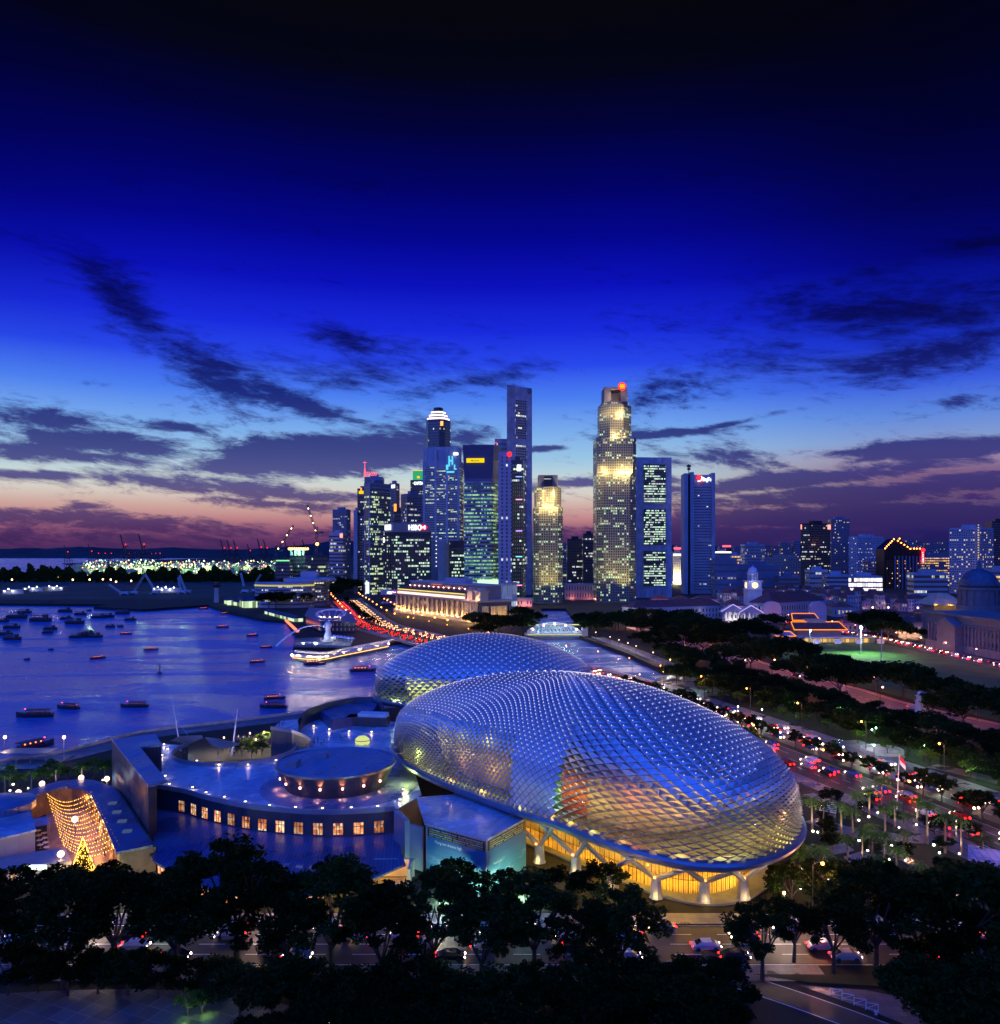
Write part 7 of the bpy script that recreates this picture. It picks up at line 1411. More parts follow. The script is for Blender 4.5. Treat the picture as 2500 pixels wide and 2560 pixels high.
lamps(LW, offset(MAIN, -18.6), 27, 95, 620, '{} tall warm lamp from the far end on the park side of the highway', 'highway lamps', -pi/2)
lamps(LWF, offset(MAIN, 18.6), 38, 620, 1000, '{} orange lamp from the far end on the water side of the hotel road', 'hotel road lamps', pi/2)
lamps(LWF, offset(MAIN, -18.6), 34, 620, 1000, '{} orange lamp from the far end on the hotel side of the hotel road', 'hotel road lamps', -pi/2)
lamps(LWF, offset(MAIN, -34), 24, 600, 900, '{} orange globe lamp from the far end in front of the grand hotel', 'hotel forecourt lamps')
lamps(LP, offset(CONN, 8.), 24, 190, 640, '{} pink lamp from the far end on the park side of the drive', 'drive lamps', pi/2)
lamps(LP, offset(CONN, -8.), 24, 190, 640, '{} pink lamp from the far end on the field side of the drive', 'drive lamps', -pi/2)
lamps(LP, offset(STAN, 8.5), 26, 380, 690, '{} pink lamp from the far end on the curved road before the court house', 'court road lamps', pi/2)
lamps(LG, [p+Vector((0, 7.2, 0)) for p in RAFF], 26, 0, 999, '{} warm globe lamp from the left on the far pavement of the avenue', 'avenue lamps')
lamps(LG, rb, 16, 0, 999, '{} small lamp from the near end on the river walk', 'river walk lamps')
for k, (u, v) in enumerate([(1845, 1800), (1905, 1808), (2100, 1800), (2180, 1863), (2190, 1858), (2275, 1880), (2310, 1905), (2440, 1960), (1985, 1790), (2185, 1905), (1745, 1728), (1670, 1722)]): q = P(u, v); place(LC, q, 0, 1., nth(k+1)+' cool green park lamp in reading order among the park trees', 'cool park lamps')
for k, (u, v, pw) in enumerate(((2052, 2287, 0), (1575, 1655, 0))): pass
q = P(2032, 2300); place(LW, q, 0, 1., 'starry street lamp with curved arm right of the large dome near the avenue', 'highway lamps')
# ================================================================ vehicles
def make_car(col, full, name='parked_car'):
    root = thing(name.replace('parked_', ''), 'car', 'car'); M_ = mat('car_paint_'+col, {'white': (.7, .7, .7), 'silver': (.4, .42, .45), 'dark': (.03, .03, .04), 'red': (.35, .03, .02), 'blue': (.05, .1, .3)}[col], .25, .3, var=0)
    b_ = MB(); prof = [(-2.1, .35), (-2.15, .75), (-1.6, .92), (-.75, 1.4), (.85, 1.42), (1.55, .98), (2.1, .85), (2.15, .35)]; n_ = len(prof)
    for sd in (-.85, .85): b_.v += [(x, sd*(.86 if z > 1.1 else 1.), z) for x, z in prof]
    b_.f = [list(range(n_))[::-1], list(range(n_, 2*n_))]+[[i, (i+1) % n_, n_+(i+1) % n_, n_+i] for i in range(n_)]; b_.m = [0]*len(b_.f); b_.build('body', M_, root)
    if full:
        b_ = MB(); b_.add([(-1.5, -.78, .95), (-.78, -.70, 1.36), (.82, -.70, 1.38), (1.4, -.78, .98), (-1.5, .78, .95), (-.78, .70, 1.36), (.82, .70, 1.38), (1.4, .78, .98)], [(0, 3, 2, 1), (4, 5, 6, 7)]); 
        for i in range(8): x, y, z = b_.v[i]; b_.v[i] = (x, y*1.05, z)
        b_.add([(-1.58, -.7, .97), (-1.58, .7, .97), (-.78, .62, 1.42), (-.78, -.62, 1.42)], [(0, 1, 2, 3)]); b_.add([(1.5, -.7, 1.03), (1.5, .7, 1.03), (.88, .62, 1.43), (.88, -.62, 1.43)], [(3, 2, 1, 0)]); b_.build('windows', mat('car_glass', (.01, .012, .015), .1, var=0), root)
        for x in (-1.3, 1.3):
            for y in (-.86, .86): b_ = MB(); b_.tube((x, y-.1, .34), (x, y+.1, .34), .34, None, 12); b_.build('wheel', M_DARK, root)
    s_ = .5 if full else 1.7
    for y in (-.62, .62):
        b_ = MB(); b_.ball((2.15, y, .68), .15 if full else .32, 0, 6); b_.build('headlight', glow('headlight' if full else 'headlight_far', C(255, 215, 180), 22 if full else 9), root)
        b_ = MB(); b_.ball((-2.15, y, .75), .13 if full else .3, 0, 6); b_.build('tail_light', glow('tail_light' if full else 'tail_light_far', C(255, 30, 20), 12 if full else 7), root)
    return root
CF = [make_car(c, False) for c in ('white', 'silver', 'dark', 'red', 'blue')]; CN = [make_car(c, True) for c in ('white', 'silver', 'dark', 'red')]
CCn = ['white', 'silver', 'dark', 'red', 'blue']
FARC = MB(); FARC_N = [0]
def traffic(line, off_, step, y0, y1, rev, lab, grp, protos=CF, jit=.5):
    ln = offset(line, off_); acc = 0; nx = step*TR.uniform(.4, 1); k = 0
    for a, b2 in zip(ln, ln[1:]):
        L_ = (b2-a).length; d_ = (b2-a).normalized(); s = nx-acc
        while s < L_:
            p = a+d_*s
            if y0 < p.y < y1 and p.y > 415 and line is MAIN:
                rz_ = atan2(d_.y, d_.x)+(pi if rev else 0); FARC.box(p.x, p.y, .1, 4.2, 1.7, 1.2, rz_, 0); f_ = Vector((cos(rz_), sin(rz_), 0)); sd_ = Vector((-f_.y, f_.x, 0))
                for y_ in (-.6, .6): FARC.ball(p+f_*2.2+sd_*y_+Vector((0, 0, .75)), .42, 1, 4); FARC.ball(p-f_*2.2+sd_*y_+Vector((0, 0, .8)), .4, 2, 4)
            elif y0 < p.y < y1: k += 1; ci = TR.randrange(len(protos)); place(protos[ci], (p.x, p.y, .06), atan2(d_.y, d_.x)+(pi if rev else 0), 1., '%s car, %s from the far end, %s' % (CCn[ci], nth(k), lab), grp)
            nx2 = step*TR.uniform(1-jit, 1+jit); s += nx2
        acc = 0; nx = s-L_
lane = {4.: 'first', 7.: 'second', 10.: 'third', 13.5: 'fourth'}
for o_, nm in lane.items():
    traffic(MAIN, o_, 13 if o_ != 13.5 else 22, 100, 960, True, 'red tail lights, %s lane from the median' % nm, 'cars on the highway driving away')
    traffic(MAIN, -o_, 12 if o_ != 13.5 else 20, 120, 990, False, 'headlights on, %s lane from the median' % nm, 'cars on the highway driving this way')
FARC.build('distant_traffic', [mat('car_paint_dark', (.03, .03, .04), .25, .3, var=0), glow('headlight_bridge', C(255, 190, 140), 5), glow('tail_light_bridge', C(255, 30, 15), 4)], label='dense traffic with head and tail lights on the bridge and the hotel road', cat='traffic', kind='stuff')
traffic(STAN, 2.5, 13, 380, 690, True, 'on the far lane of the court house road', 'cars on the court road'); traffic(STAN, -2.5, 9, 380, 690, False, 'on the near lane of the court house road', 'cars on the court road')
traffic(CONN, -3, 60, 240, 640, False, 'on the pink lit drive', 'cars on the drive')
for j, (o_, st, rev) in enumerate(((-4.6, 19, True), (-1.5, 13, True), (1.6, 15, True), (4.7, 21, True))):
    ln = [p for p in RAFF]; x = -90+TR.uniform(0, 9); k = 0
    while x < 82:
        k += 1; ci = TR.randrange(3); xx = x; 
        place(CN[ci], (xx, 122.3-o_, .06), pi if (j < 2) else 0, 1., '%s car, %s from the left in the %s lane of the foreground avenue' % (CCn[ci], nth(k), ['far', 'second far', 'second near', 'near'][j]), 'cars on the foreground avenue'); x += st*TR.uniform(.6, 1.5)
# taxis seen clearly on the avenue
for k, (u, v) in enumerate(((1850, 2363), (1942, 2365), (2020, 2366))): pass
# ================================================================ boats
def make_boat(kind):
    root = thing('river_boat' if kind != 'dark' else 'moored_barge', 'boat', 'boat'); b_ = MB(); st = [(-7, 1.2, 1.6), (-5, 1.9, 1.3), (0, 2.2, 1.1), (4, 1.9, 1.3), (7, .9, 1.8), (8.2, .1, 2.3)]
    rings = []
    for x, w_, z in st: rings.append([(x, -w_, z), (x, -w_*.8, .2), (x, -w_*.3, -.4), (x, w_*.3, -.4), (x, w_*.8, .2), (x, w_, z)])
    for i in range(len(rings)): b_.v += rings[i]
    for i in range(len(rings)-1):
        for k in range(5): b_.f.append([i*6+k, (i+1)*6+k, (i+1)*6+k+1, i*6+k+1]); b_.m.append(0)
        b_.f.append([i*6, i*6+5, (i+1)*6+5, (i+1)*6]); b_.m.append(0)
    b_.f.append([0, 1, 2, 3, 4, 5]); b_.m.append(0); b_.build('hull', mat('boat_hull', (.03, .025, .03), .5, var=.3), root)
    b_ = MB(); b_.box(-.8, 0, 1.15, 8.6, 3., .9); b_.build('cabin', mat('boat_cabin', (.05, .04, .05), .5, var=.3), root); b_ = MB(); b_.box(-.8, 0, 2.9, 9.6, 3.6, .25)
    for x in (-5, -2.2, .6, 3.4):
        for y in (-1.6, 1.6): b_.tube((x, y, 1.1), (x, y, 2.95), .07, None, 4)
    b_.build('canopy_roof', mat('boat_roof', (.04, .04, .06), .5, var=.3), root)
    if kind == 'lit':
        for x in (-4, -2, 0, 2): b_ = MB(); b_.ball((x, -1.7, 2.6), .26, 0, 6); b_.build('lantern', glow('lantern_orange', C(255, 110, 50), 7), root)
        b_ = MB(); b_.ball((4.5, 0, 3.3), .26, 0, 6); b_.build('top_light', glow('lantern_red', C(255, 70, 60), 7), root)
    elif kind == 'dark': b_ = MB(); b_.box(4, 0, 1.3, 2.4, 2.4, 2.2); b_.build('wheelhouse', M_DARK, root)
    return root
BL, BD = make_boat('lit'), make_boat('dark')
lit = [(90, 1792, 1.25, 'motor boat with pink and orange lights, nearest the lower left of the bay', 3.2), (172, 1772, .95, 'boat with two white lamps right of the pinkish lit one', 2.9), (339, 1768, 1., 'long boat with four orange lanterns in the middle of the lower bay', 3.2), (684, 1748, .8, 'red lit boat just behind another beside the arts centre', .25), (686, 1770, 1., 'long dark boat with orange lanterns nearest the arts centre roof', 3.1), (82, 1872, 1.2, 'boat casting off beside the small pier at the left edge', 1.1), (243, 1647, .8, 'small red lit boat alone in the middle bay', .8), (314, 1586, .8, 'small boat glowing red behind the lone middle bay boat', .2), (376, 1625, .8, 'small boat with a white lamp towing a wake in the middle bay', .4), (642, 1657, .8, 'small boat left of the jetty', .3), (664, 1620, .7, 'smaller boat far left of the jetty near the restaurants', .3), (785, 1662, 1.1, 'boat with pink light passing in front of the jetty', .1), (905, 1679, 1.2, 'boat with red canopy lights close to the rear dome', .15), (555, 1569, .9, 'boat crossing the upper middle bay', .4), (508, 1523, .9, 'boat near the seawall corner in the upper bay', .3), (561, 1535, .8, 'boat below the ferry terminal', .3), (630, 1590, .8, 'boat left of the diagonal seawall', .5)]
for u, v, s, l_, rz in lit: place(BL, P(u, v, -2.5), rz, s*.72, l_, 'lit river boats', lit=1)
dark = [(30, 1600, 1.1), (10, 1588, 1.), (28, 1571, 1.1), (100, 1554, 1.7), (40, 1546, 1.6), (60, 1533, 1.2), (115, 1511, 1.5), (162, 1530, 1.3), (200, 1537, 1.), (165, 1548, .9), (185, 1560, 1.4), (125, 1574, .9), (118, 1583, .7), (222, 1527, .5), (245, 1545, 1.1), (268, 1543, 1.1), (305, 1535, 1.2), (325, 1551, .9), (275, 1568, .7), (300, 1567, .5), (210, 1592, 1.), (235, 1594, 1.), (220, 1584, .8), (67, 1649, .3), (127, 1625, .3), (190, 1595, .9), (5, 1555, 1.)]
for k, (u, v, s) in enumerate(sorted(dark)): place(BD, P(u, v, -2.5), TR.uniform(-.12, .12), (s*.8, s*.8, s*1.1), nth(k+1)+' dark moored lighter from the left in the bay cluster', 'dark moored lighters')
q = P(399, 1684, -2.5); r = thing('buoy', 'small dark channel buoy alone on the bay below the middle boats', 'buoy', q); b_ = MB(); b_.lathe(q.x, q.y, [(1.2, -2.6), (1.3, -1.8), (.4, -1.5), (.2, 2.2)], 8); b_.build('float', M_DARK, r); b_ = MB(); b_.ball((q.x, q.y, 2.4), .4, 0, 6); b_.build('top_mark', M_DARK, r)
# ================================================================ cranes on the far shore
def lattice(b_, a, c_, w_, r_):
    a, c_ = Vector(a), Vector(c_); d_ = (c_-a); n_ = max(3, int(d_.length/(w_*2.2))); d_.normalize(); s1 = d_.cross(Vector((0, 1, 0))).normalized()*w_/2; s2 = Vector((0, w_/2, 0)); L_ = (c_-a).length
    cs = [s1+s2, s1-s2, -s1-s2, -s1+s2]
    for s in cs: b_.tube(a+s, c_+s, r_, None, 3)
    for k in range(n_): p, q = a+d_*L_*k/n_, a+d_*L_*(k+1)/n_; b_.tube(p+cs[0], q+cs[2], r_*.7, None, 3); b_.tube(p+cs[1], q+cs[3], r_*.7, None, 3)
def jib(label, base, tip, Yq, lamps_, mast=None, nm='construction_crane', m=None, wd_=2.2):
    a, c_ = at(base[0], Yq, max(.3, Zat(base[1], Yq))), at(tip[0], Yq, Zat(tip[1], Yq)); r = thing(nm, label, 'crane', (a.x, a.y, 0)); m = m or M_DARK
    b_ = MB(); lattice(b_, a, c_, wd_, .34); b_.build('jib', m, r)
    b_ = MB()
    if mast: lattice(b_, (a.x, a.y, .1), (a.x, a.y, a.z+12), 3, .4); b_.box(a.x+7, a.y, a.z+1, 8, 3, 3)
    else: b_.box(a.x+2, a.y, .05, 9, 6, 4.5); b_.box(a.x, a.y-2, .02, 10, 2, 1.6)
    b_.build('mast' if mast else 'carrier', m, r)
    if mast: b_ = MB(); b_.path([(a.x, a.y, a.z+12), tuple(c_)], .18, 3); b_.path([(a.x, a.y, a.z+12), (a.x+10, a.y, a.z+2)], .18, 3); b_.build('stay_cables', m, r)
    for k in range(lamps_): f = (k+.5)/lamps_; b_ = MB(); b_.ball(a+(c_-a)*f, 1.2, 0, 6); b_.build('jib_lamp', G_WARM, r)
jib('tall steep tower crane with lamps along its jib, right one of the two', (792, 1335), (768, 1262), 1300, 4, True); jib('tower crane with slanting jib and lamps, left one of the two', (690, 1380), (734, 1313), 1300, 4, True)
b_ = MB(); b_.ball(at(793, 1290, Zat(1360, 1290)), 2.6, 0, 8); b_.build('crane_floodlight', G_ORNG, label='dazzling orange floodlight at the foot of the right tower crane', cat='floodlight')
M_CR = mat('crane_white', (.55, .58, .6), .5, var=.1)
for k, (ba, ti) in enumerate((((310, 1487), (272, 1461)), ((332, 1484), (362, 1436)), ((386, 1473), (363, 1436)), ((453, 1486), (446, 1443)), ((466, 1482), (449, 1438)), ((610, 1466), (602, 1432)), ((634, 1466), (652, 1436)))): jib(nth(k+1)+' white crawler crane from the left on the reclaimed land', ba, ti, 1120+k*12, 0, nm='crawler_crane', m=M_CR, wd_=2.)
LR = random.Random(3)
LF = make_lamp(9, 0, G_WARM, 3500, C(255, 215, 150), 1.5)
fl = [(5, 1446), (40, 1445), (62, 1442), (100, 1440), (112, 1440), (145, 1440), (160, 1443), (182, 1446), (224, 1448), (257, 1450), (268, 1436), (277, 1451), (305, 1437), (330, 1440), (347, 1438), (375, 1436), (423, 1434), (468, 1431), (512, 1445), (218, 1438), (236, 1440), (180, 1438), (60, 1430), (30, 1452), (290, 1454), (328, 1453)]
for k, (u, v) in enumerate(sorted(fl)): q = P(u, max(1441, v)+2+LR.uniform(0, 14)); place(LF, q, 0, 1., nth(k+1)+' warm lamp from the left on the dark reclaimed land', 'lamps on the reclaimed land')
for k, (u, v, n_) in enumerate(((410, 1478, 5), (430, 1480, 4), (90, 1478, 4), (140, 1476, 5), (40, 1484, 3))):
    r = thing('site_shed', nth(k+1)+' low site shed with white lights along the far shore', 'shed', P(u, v)); q = P(u, v); b_ = MB(); b_.box(q.x, q.y, .02, 30, 14, 5); b_.build('walls', W_A, r); b_ = MB(); b_.box(q.x, q.y, 5.02, 33, 17, .8); b_.build('roof', W_W, r)
    for j in range(n_): m_ = MB(); m_.ball((q.x-12+j*6, q.y-8, 4+j % 2*3), .9, 0, 6); m_.build('site_light', G_WHITE, r)
    light(r, (q.x, q.y-12, 7), 2500, C(225, 235, 255), 1.)
# ================================================================ people
def make_person(col, skin=(.3, .19, .13), arm=0.):
    import bmesh
    J = {'pel': (0, 0, .95, .13), 'chest': (0, 0, 1.32, .15), 'neck': (0, 0, 1.5, .06), 'head': (0, -.01, 1.66, .10), 'top': (0, 0, 1.76, .07)}
    E = [('pel', 'chest'), ('chest', 'neck'), ('neck', 'head'), ('head', 'top')]
    for s, n_ in ((-1, 'l'), (1, 'r')):
        J.update({'hip'+n_: (s*.09, 0, .90, .10), 'knee'+n_: (s*.11, -.02+.05*s, .5, .065), 'ank'+n_: (s*.11, .02+.05*s, .09, .045), 'toe'+n_: (s*.12, -.14+.05*s, .04, .04), 'sh'+n_: (s*.18, 0, 1.42, .065), 'elb'+n_: (s*.23, .02-arm*.2, 1.15, .045), 'han'+n_: (s*.22, -.06-arm*.3, .9+arm*.3, .035)})
        E += [('pel', 'hip'+n_), ('hip'+n_, 'knee'+n_), ('knee'+n_, 'ank'+n_), ('ank'+n_, 'toe'+n_), ('chest', 'sh'+n_), ('sh'+n_, 'elb'+n_), ('elb'+n_, 'han'+n_)]
    ks = list(J); me = bpy.data.meshes.new('person'); me.from_pydata([J[k][:3] for k in ks], [(ks.index(a), ks.index(b)) for a, b in E], []); o = bpy.data.objects.new('person', me); COL.objects.link(o)
    m_ = o.modifiers.new('skin', 'SKIN'); me.skin_vertices[0].data[0].use_root = True
    for i, k in enumerate(ks): me.skin_vertices[0].data[i].radius = (J[k][3], J[k][3]*.85)
    o.modifiers.new('sub', 'SUBSURF').levels = 1; dg = bpy.context.evaluated_depsgraph_get(); dg.update(); m2 = bpy.data.meshes.new_from_object(o.evaluated_get(dg)); bpy.data.objects.remove(o)
    m2.name = 'person'; m2.materials.clear()
    for mm in (mat('cloth_'+col[0], col[1], .8, var=.1), mat('trousers', (.03, .03, .05), .8, var=.1), mat('skin', skin, .6, var=0), mat('hair', (.012, .01, .01), .6, var=0)): m2.materials.append(mm)
    for p in m2.polygons: z = p.center.z; p.material_index = 3 if z > 1.69 else 2 if z > 1.5 or (z < 1.0 and abs(p.center.x) > .19) else 0 if z > .93 else 1; p.use_smooth = True
    p = bpy.data.objects.new('person', m2); COL.objects.link(p); return tag(p, 'person', 'person')
PP = [make_person(('dark', (.04, .04, .06))), make_person(('white', (.6, .6, .6)), arm=.6), make_person(('grey', (.2, .2, .25)), arm=.3)]; PC_ = ['dark', 'white', 'grey']
TZ = TERR+.14
spots = [(698, 1815, 'at the far left parapet of the upper terrace'), (705, 1815, 'beside a friend at the far left parapet'), (710, 1814, 'right end of the trio at the far left parapet'), (746, 1812, 'by the bowl wall parapet'), (752, 1811, 'second by the bowl wall parapet'), (763, 1810, 'rightmost by the bowl wall parapet'), (852, 1853, 'left one of the pair mid terrace'), (857, 1851, 'right one of the pair mid terrace'), (786, 1862, 'beside the curved wall'), (794, 1858, 'second beside the curved wall'), (803, 1864, 'near the pavilion roof edge'), (810, 1864, 'rightmost near the pavilion roof edge'), (784, 1985, 'in front of the oval pavilion'), (452, 1888, 'alone on the left terrace'), (461, 1894, 'crossing the left terrace')]
for k, (u, v, l_) in enumerate(spots): place(PP[k % 3], P(u, v, TZ if k < 12 or True else TZ), TR.uniform(0, 6), 1.05, 'person in %s top %s' % (PC_[k % 3], l_), 'people on the roof terrace')
for k in range(22): u = 592+k*4.2+TR.uniform(-1, 1); q = P(u, 1853+TR.uniform(-3, 5)+k*.05, .05); place(PP[k % 3], q, TR.uniform(0, 6), 1.1, nth(k+1)+' person from the left in the crowd on the waterside behind the courtyard', 'crowd on the waterside')
for k in range(12): q = P(600+TR.uniform(-35, 75), 1868+TR.uniform(-6, 22), .08); place(PP[k % 3], q, TR.uniform(0, 6), 1.05, nth(k+1)+' person strolling in the open courtyard below the sails', 'people in the courtyard')
for k, (u, v, l_) in enumerate(((2190, 2556, 'by the white barriers at the lower right'), (350, 2160, 'in front of the bright shop window left'), (322, 2150, 'near the shop corner left'), (233, 2165, 'beside the glowing cone tree'), (262, 2140, 'on the plaza right of the cone tree'), (175, 2120, 'on the plaza under the light strings'), (190, 2080, 'in the middle of the plaza'), (240, 2110, 'on the right side of the plaza'))): place(PP[(k+1) % 3], P(u, v, .1), TR.uniform(0, 6), 1.05, 'person in %s top %s' % (PC_[(k+1) % 3], l_), 'people on the ground')
# ================================================================ outdoor theatre and courtyard
ol = thing('outdoor_stage', 'white sail canopy with leaning mast over the waterside stage', 'canopy', P(560, 1890)); M_SAIL = mat('sail_fabric', (.7, .72, .78), .6, var=.06)
def sail(pts, root, nm='sail'):
    b_ = MB(); n_ = 8; a, b2, c_, d_ = [Vector(p) for p in pts]; g_ = []
    for i in range(n_+1):
        for j in range(n_+1): u_, v_ = i/n_, j/n_; p = (a*(1-u_)+b2*u_)*(1-v_)+(d_*(1-u_)+c_*u_)*v_; p.z -= 1.2*sin(pi*u_)*sin(pi*v_)-.0; g_.append(p)
    b_.add(g_, [(i*(n_+1)+j, (i+1)*(n_+1)+j, (i+1)*(n_+1)+j+1, i*(n_+1)+j+1) for i in range(n_) for j in range(n_)]); return b_.build(nm, M_SAIL, root, smooth=True)
sail([P(512, 1843, 8), P(600, 1862, 6.5), P(570, 1868, 5.5), P(530, 1866, 5.)], ol); sail([P(512, 1843, 8), P(545, 1846, 9), P(600, 1859, 7), P(560, 1864, 6)], ol)
b_ = MB(); b_.tube(P(580, 1888, .1), at(594, P(580, 1888).y, Zat(1772, P(580, 1888).y)), .34, .1, 8); b_.build('mast', M_SAIL, ol); light(ol, tuple(P(578, 1895, 1.5)), 160, C(230, 240, 255), .3)
o2 = thing('shell_canopy', 'white shell shaped canopy with tall thin mast beyond the terrace parapet', 'canopy', P(470, 1850)); sail([P(425, 1852, 7), P(450, 1840, 9.5), P(505, 1838, 9), P(508, 1846, 8)], o2); sail([P(425, 1853, 6.4), P(470, 1853, 5.6), P(508, 1848, 7.2), P(470, 1842, 9.2)], o2)
b_ = MB(); ym = P(447, 1848).y; b_.tube(P(447, 1848, .1), at(431, ym, Zat(1750, ym)), .3, .08, 8); b_.tube(at(437, ym, Zat(1795, ym)), P(470, 1838, 9), .05, None, 3); b_.build('mast', M_SAIL, o2); light(o2, tuple(P(470, 1870, 2)), 900, C(210, 225, 255), .5)
flat('courtyard', [tuple(cc+Vector((19*cos(a), 17*sin(a)+3, 0)))[:2] for a in [2*pi*i/24 for i in range(24)]], .13, M_PAVE)
b_ = MB()
for k in range(4): b_.lathe(cc.x-3, cc.y+1, [(11.5-1.6*k, .14+.35*(3-k)*0+.3*k*0+.02), (11.5-1.6*k, .5+.0*k+.35*(3-k))], 28) if 0 else None
for k in range(5):
    r0, r1 = 14.5-1.5*k, 13.0-1.5*k; A_ = [radians(d_) for d_ in range(160, 381, 10)]; zt2 = 2.6-.5*k
    b_.ribbon([Vector((cc.x+r1*cos(a), cc.y+r1*sin(a), zt2)) for a in A_], [Vector((cc.x+r0*cos(a), cc.y+r0*sin(a), zt2)) for a in A_]); b_.ribbon([Vector((cc.x+r1*cos(a), cc.y+r1*sin(a), zt2-.5)) for a in A_], [Vector((cc.x+r1*cos(a), cc.y+r1*sin(a), zt2)) for a in A_])
b_.build('stone_steps', M_CONC, label='curved seating steps inside the open round courtyard', cat='steps')
for k, (u, v) in enumerate(((545, 1888), (560, 1880), (640, 1885), (660, 1865), (625, 1868))): place(LG, P(u, v), 0, .9, nth(k+1)+' small warm lamp among the courtyard trees', 'courtyard lamps')
# ================================================================ plaza at the left: light strings, cone tree, globes
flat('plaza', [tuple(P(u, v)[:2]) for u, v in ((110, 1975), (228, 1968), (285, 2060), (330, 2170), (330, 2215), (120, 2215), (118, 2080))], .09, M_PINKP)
ml = thing('mall_wing', 'low hook shaped wing with dark blue roof and skylights around the glowing plaza', 'building', P(330, 2050)); ZR = 5.2
rp = [P(u, v, ZR) for u, v in ((43, 1998), (80, 1972), (142, 1953), (200, 1947), (236, 1950), (284, 1967), (303, 1993), (382, 2112), (290, 2130), (262, 2060), (226, 1984), (208, 1972), (170, 1966), (132, 1973), (66, 1996))]
b_ = MB(); b_.prism(xy(*rp), ZR-.5, ZR); b_.build('roof', M_RIB2, ml); b_ = MB(); b_.prism([(p.x*.995+0*p.y, p.y+.6) for p in rp], .1, ZR-.51); b_.build('walls', mat('brown_wall', (.2, .12, .07), .6, var=.3, scale=.5), ml)
for (u, v) in ((281, 2010), (292, 2032), (305, 2055), (318, 2080)): q = P(u, v, ZR); b_ = MB(); b_.box(q.x, q.y, ZR+.01, 1.6, 1.2, .35, .2); b_.build('skylight', glow('skylight_dim', C(90, 110, 170), .5), ml)
a, c_ = P(292, 2166, .2), P(378, 2150, .2)
for k in range(5):
    p = a+(c_-a)*(k/5+.01); q = a+(c_-a)*((k+1)/5-.02); b_ = MB(); b_.add([(p.x, p.y-.2, .4), (q.x, q.y-.2, .4), (q.x, q.y-.2, 3.6), (p.x, p.y-.2, 3.6)], [(0, 1, 2, 3)]); b_.build('shop_window', room(2+k % 2), ml)
light(ml, tuple((a+c_)/2+Vector((0, -3, 3))), 120, C(255, 210, 130), .4)
for k in range(7): q = P(236+k*9, 2000+k*21, 2.5); light(ml, (q.x-2.0, q.y, 3), 260, C(255, 180, 90), .4); b_ = MB(); b_.box(q.x-.9, q.y, .6, .2, 3.4, 2.6, .28); b_.build('cafe_window', room(k % 4), ml)
for k in range(15):
    u0, v0, u1, v1 = 118+k*2.8, 1984+k*9, 228+k*5, 1980+k*9.4; p0, p1 = P(u0, v0, 5.4), P(u1, v1, 5.2); r = thing('light_string', nth(k+1)+' sagging string of golden bulbs from the far end over the plaza', 'string lights', (p0+p1)/2, 'strings of bulbs over the plaza')
    pts = [p0+(p1-p0)*f+Vector((0, -1.2*sin(pi*f), -1.7*sin(pi*f))) for f in [i/24 for i in range(25)]]; b_ = MB(); b_.path(pts, .03, 3); 
    for p in pts: b_.ball(p+Vector((TR.uniform(-.1, .1), 0, -.06)), .085, 1, 4)
    b_.build('bulb_chain', [M_DARK, glow('gold_bulb', C(255, 180, 70), 9)], r)
xt = thing('cone_light_tree', 'tall cone shaped tree of golden lights on the plaza', 'light tree', P(207, 2178)); q = P(207, 2178); b_ = MB(); b_.lathe(q.x, q.y, [(1.9, .2), (1.4, 1.6), (.9, 3.2), (.4, 4.8), (.05, 6.2)], 12); b_.build('cone', M_LEAF, xt)
b_ = MB()
for k in range(520): f = TR.random()**1.4; a = TR.uniform(0, 2*pi); rr_ = 1.95*(1-f)+.08; b_.ball((q.x+rr_*cos(a), q.y+rr_*sin(a), .25+6*f), .06, 0, 4)
b_.build('lights', glow('gold_bulb', C(255, 180, 70), 9), xt); light(xt, (q.x, q.y-3, 3), 160, C(255, 180, 90), .5)
for k, (u, v, z, l_) in enumerate(((46, 1981, 5.5, 'leftmost'), (105, 1959, 5.5, 'second'), (203, 1944, 5.5, 'third'), (267, 1947, 5.5, 'fourth'), (187, 2048, 6.5, 'middle hanging'), (152, 2135, 4.5, 'lowest'))):
    q = P(u, v, z); r = thing('globe_lamp', l_+' big glowing globe lamp around the plaza', 'globe lamp', q, 'big globe lamps'); b_ = MB(); b_.tube((q.x, q.y, .1), (q.x, q.y, z), .06, None, 5); b_.build('post', M_METAL, r); b_ = MB(); b_.ball(q, .62, 0, 12); b_.build('globe', glow('globe_glow', C(255, 205, 170), 4.5), r, smooth=True); light(r, (q.x, q.y-.1, z-1), 110, C(255, 190, 140), .5)
for p, pw in ((P(200, 2010, 3.5), 500), (P(205, 2060, 3.5), 600), (P(210, 2110, 3), 500), (P(230, 2150, 3), 400)): light(ml, tuple(p), pw, C(255, 170, 80), .5)
bx = thing('lavender_block', 'pale lavender box building with blue flat roof at the left edge', 'building', P(20, 2080)); rb_ = [P(u, v, 6.5) for u, v in ((-80, 2000), (62, 1990), (88, 2077), (-60, 2112))]
b_ = MB(); b_.prism(xy(*rb_), .02, 6.4); b_.build('walls', tilemat('lavender_panels', (.38, .36, .42), 2.4, 2.4, .02, .5, .8, .25), bx); b_ = MB(); b_.prism(inner(xy(*rb_), .4), 6.41, 6.8); b_.build('roof', M_ROOFB, bx); b_ = MB(); b_.lathe(P(-5, 2020, 7).x, P(-5, 2020, 7).y, [(7, 6.81), (7, 8.2), (1, 8.9)], 20); b_.build('round_roof', M_RIB, bx)
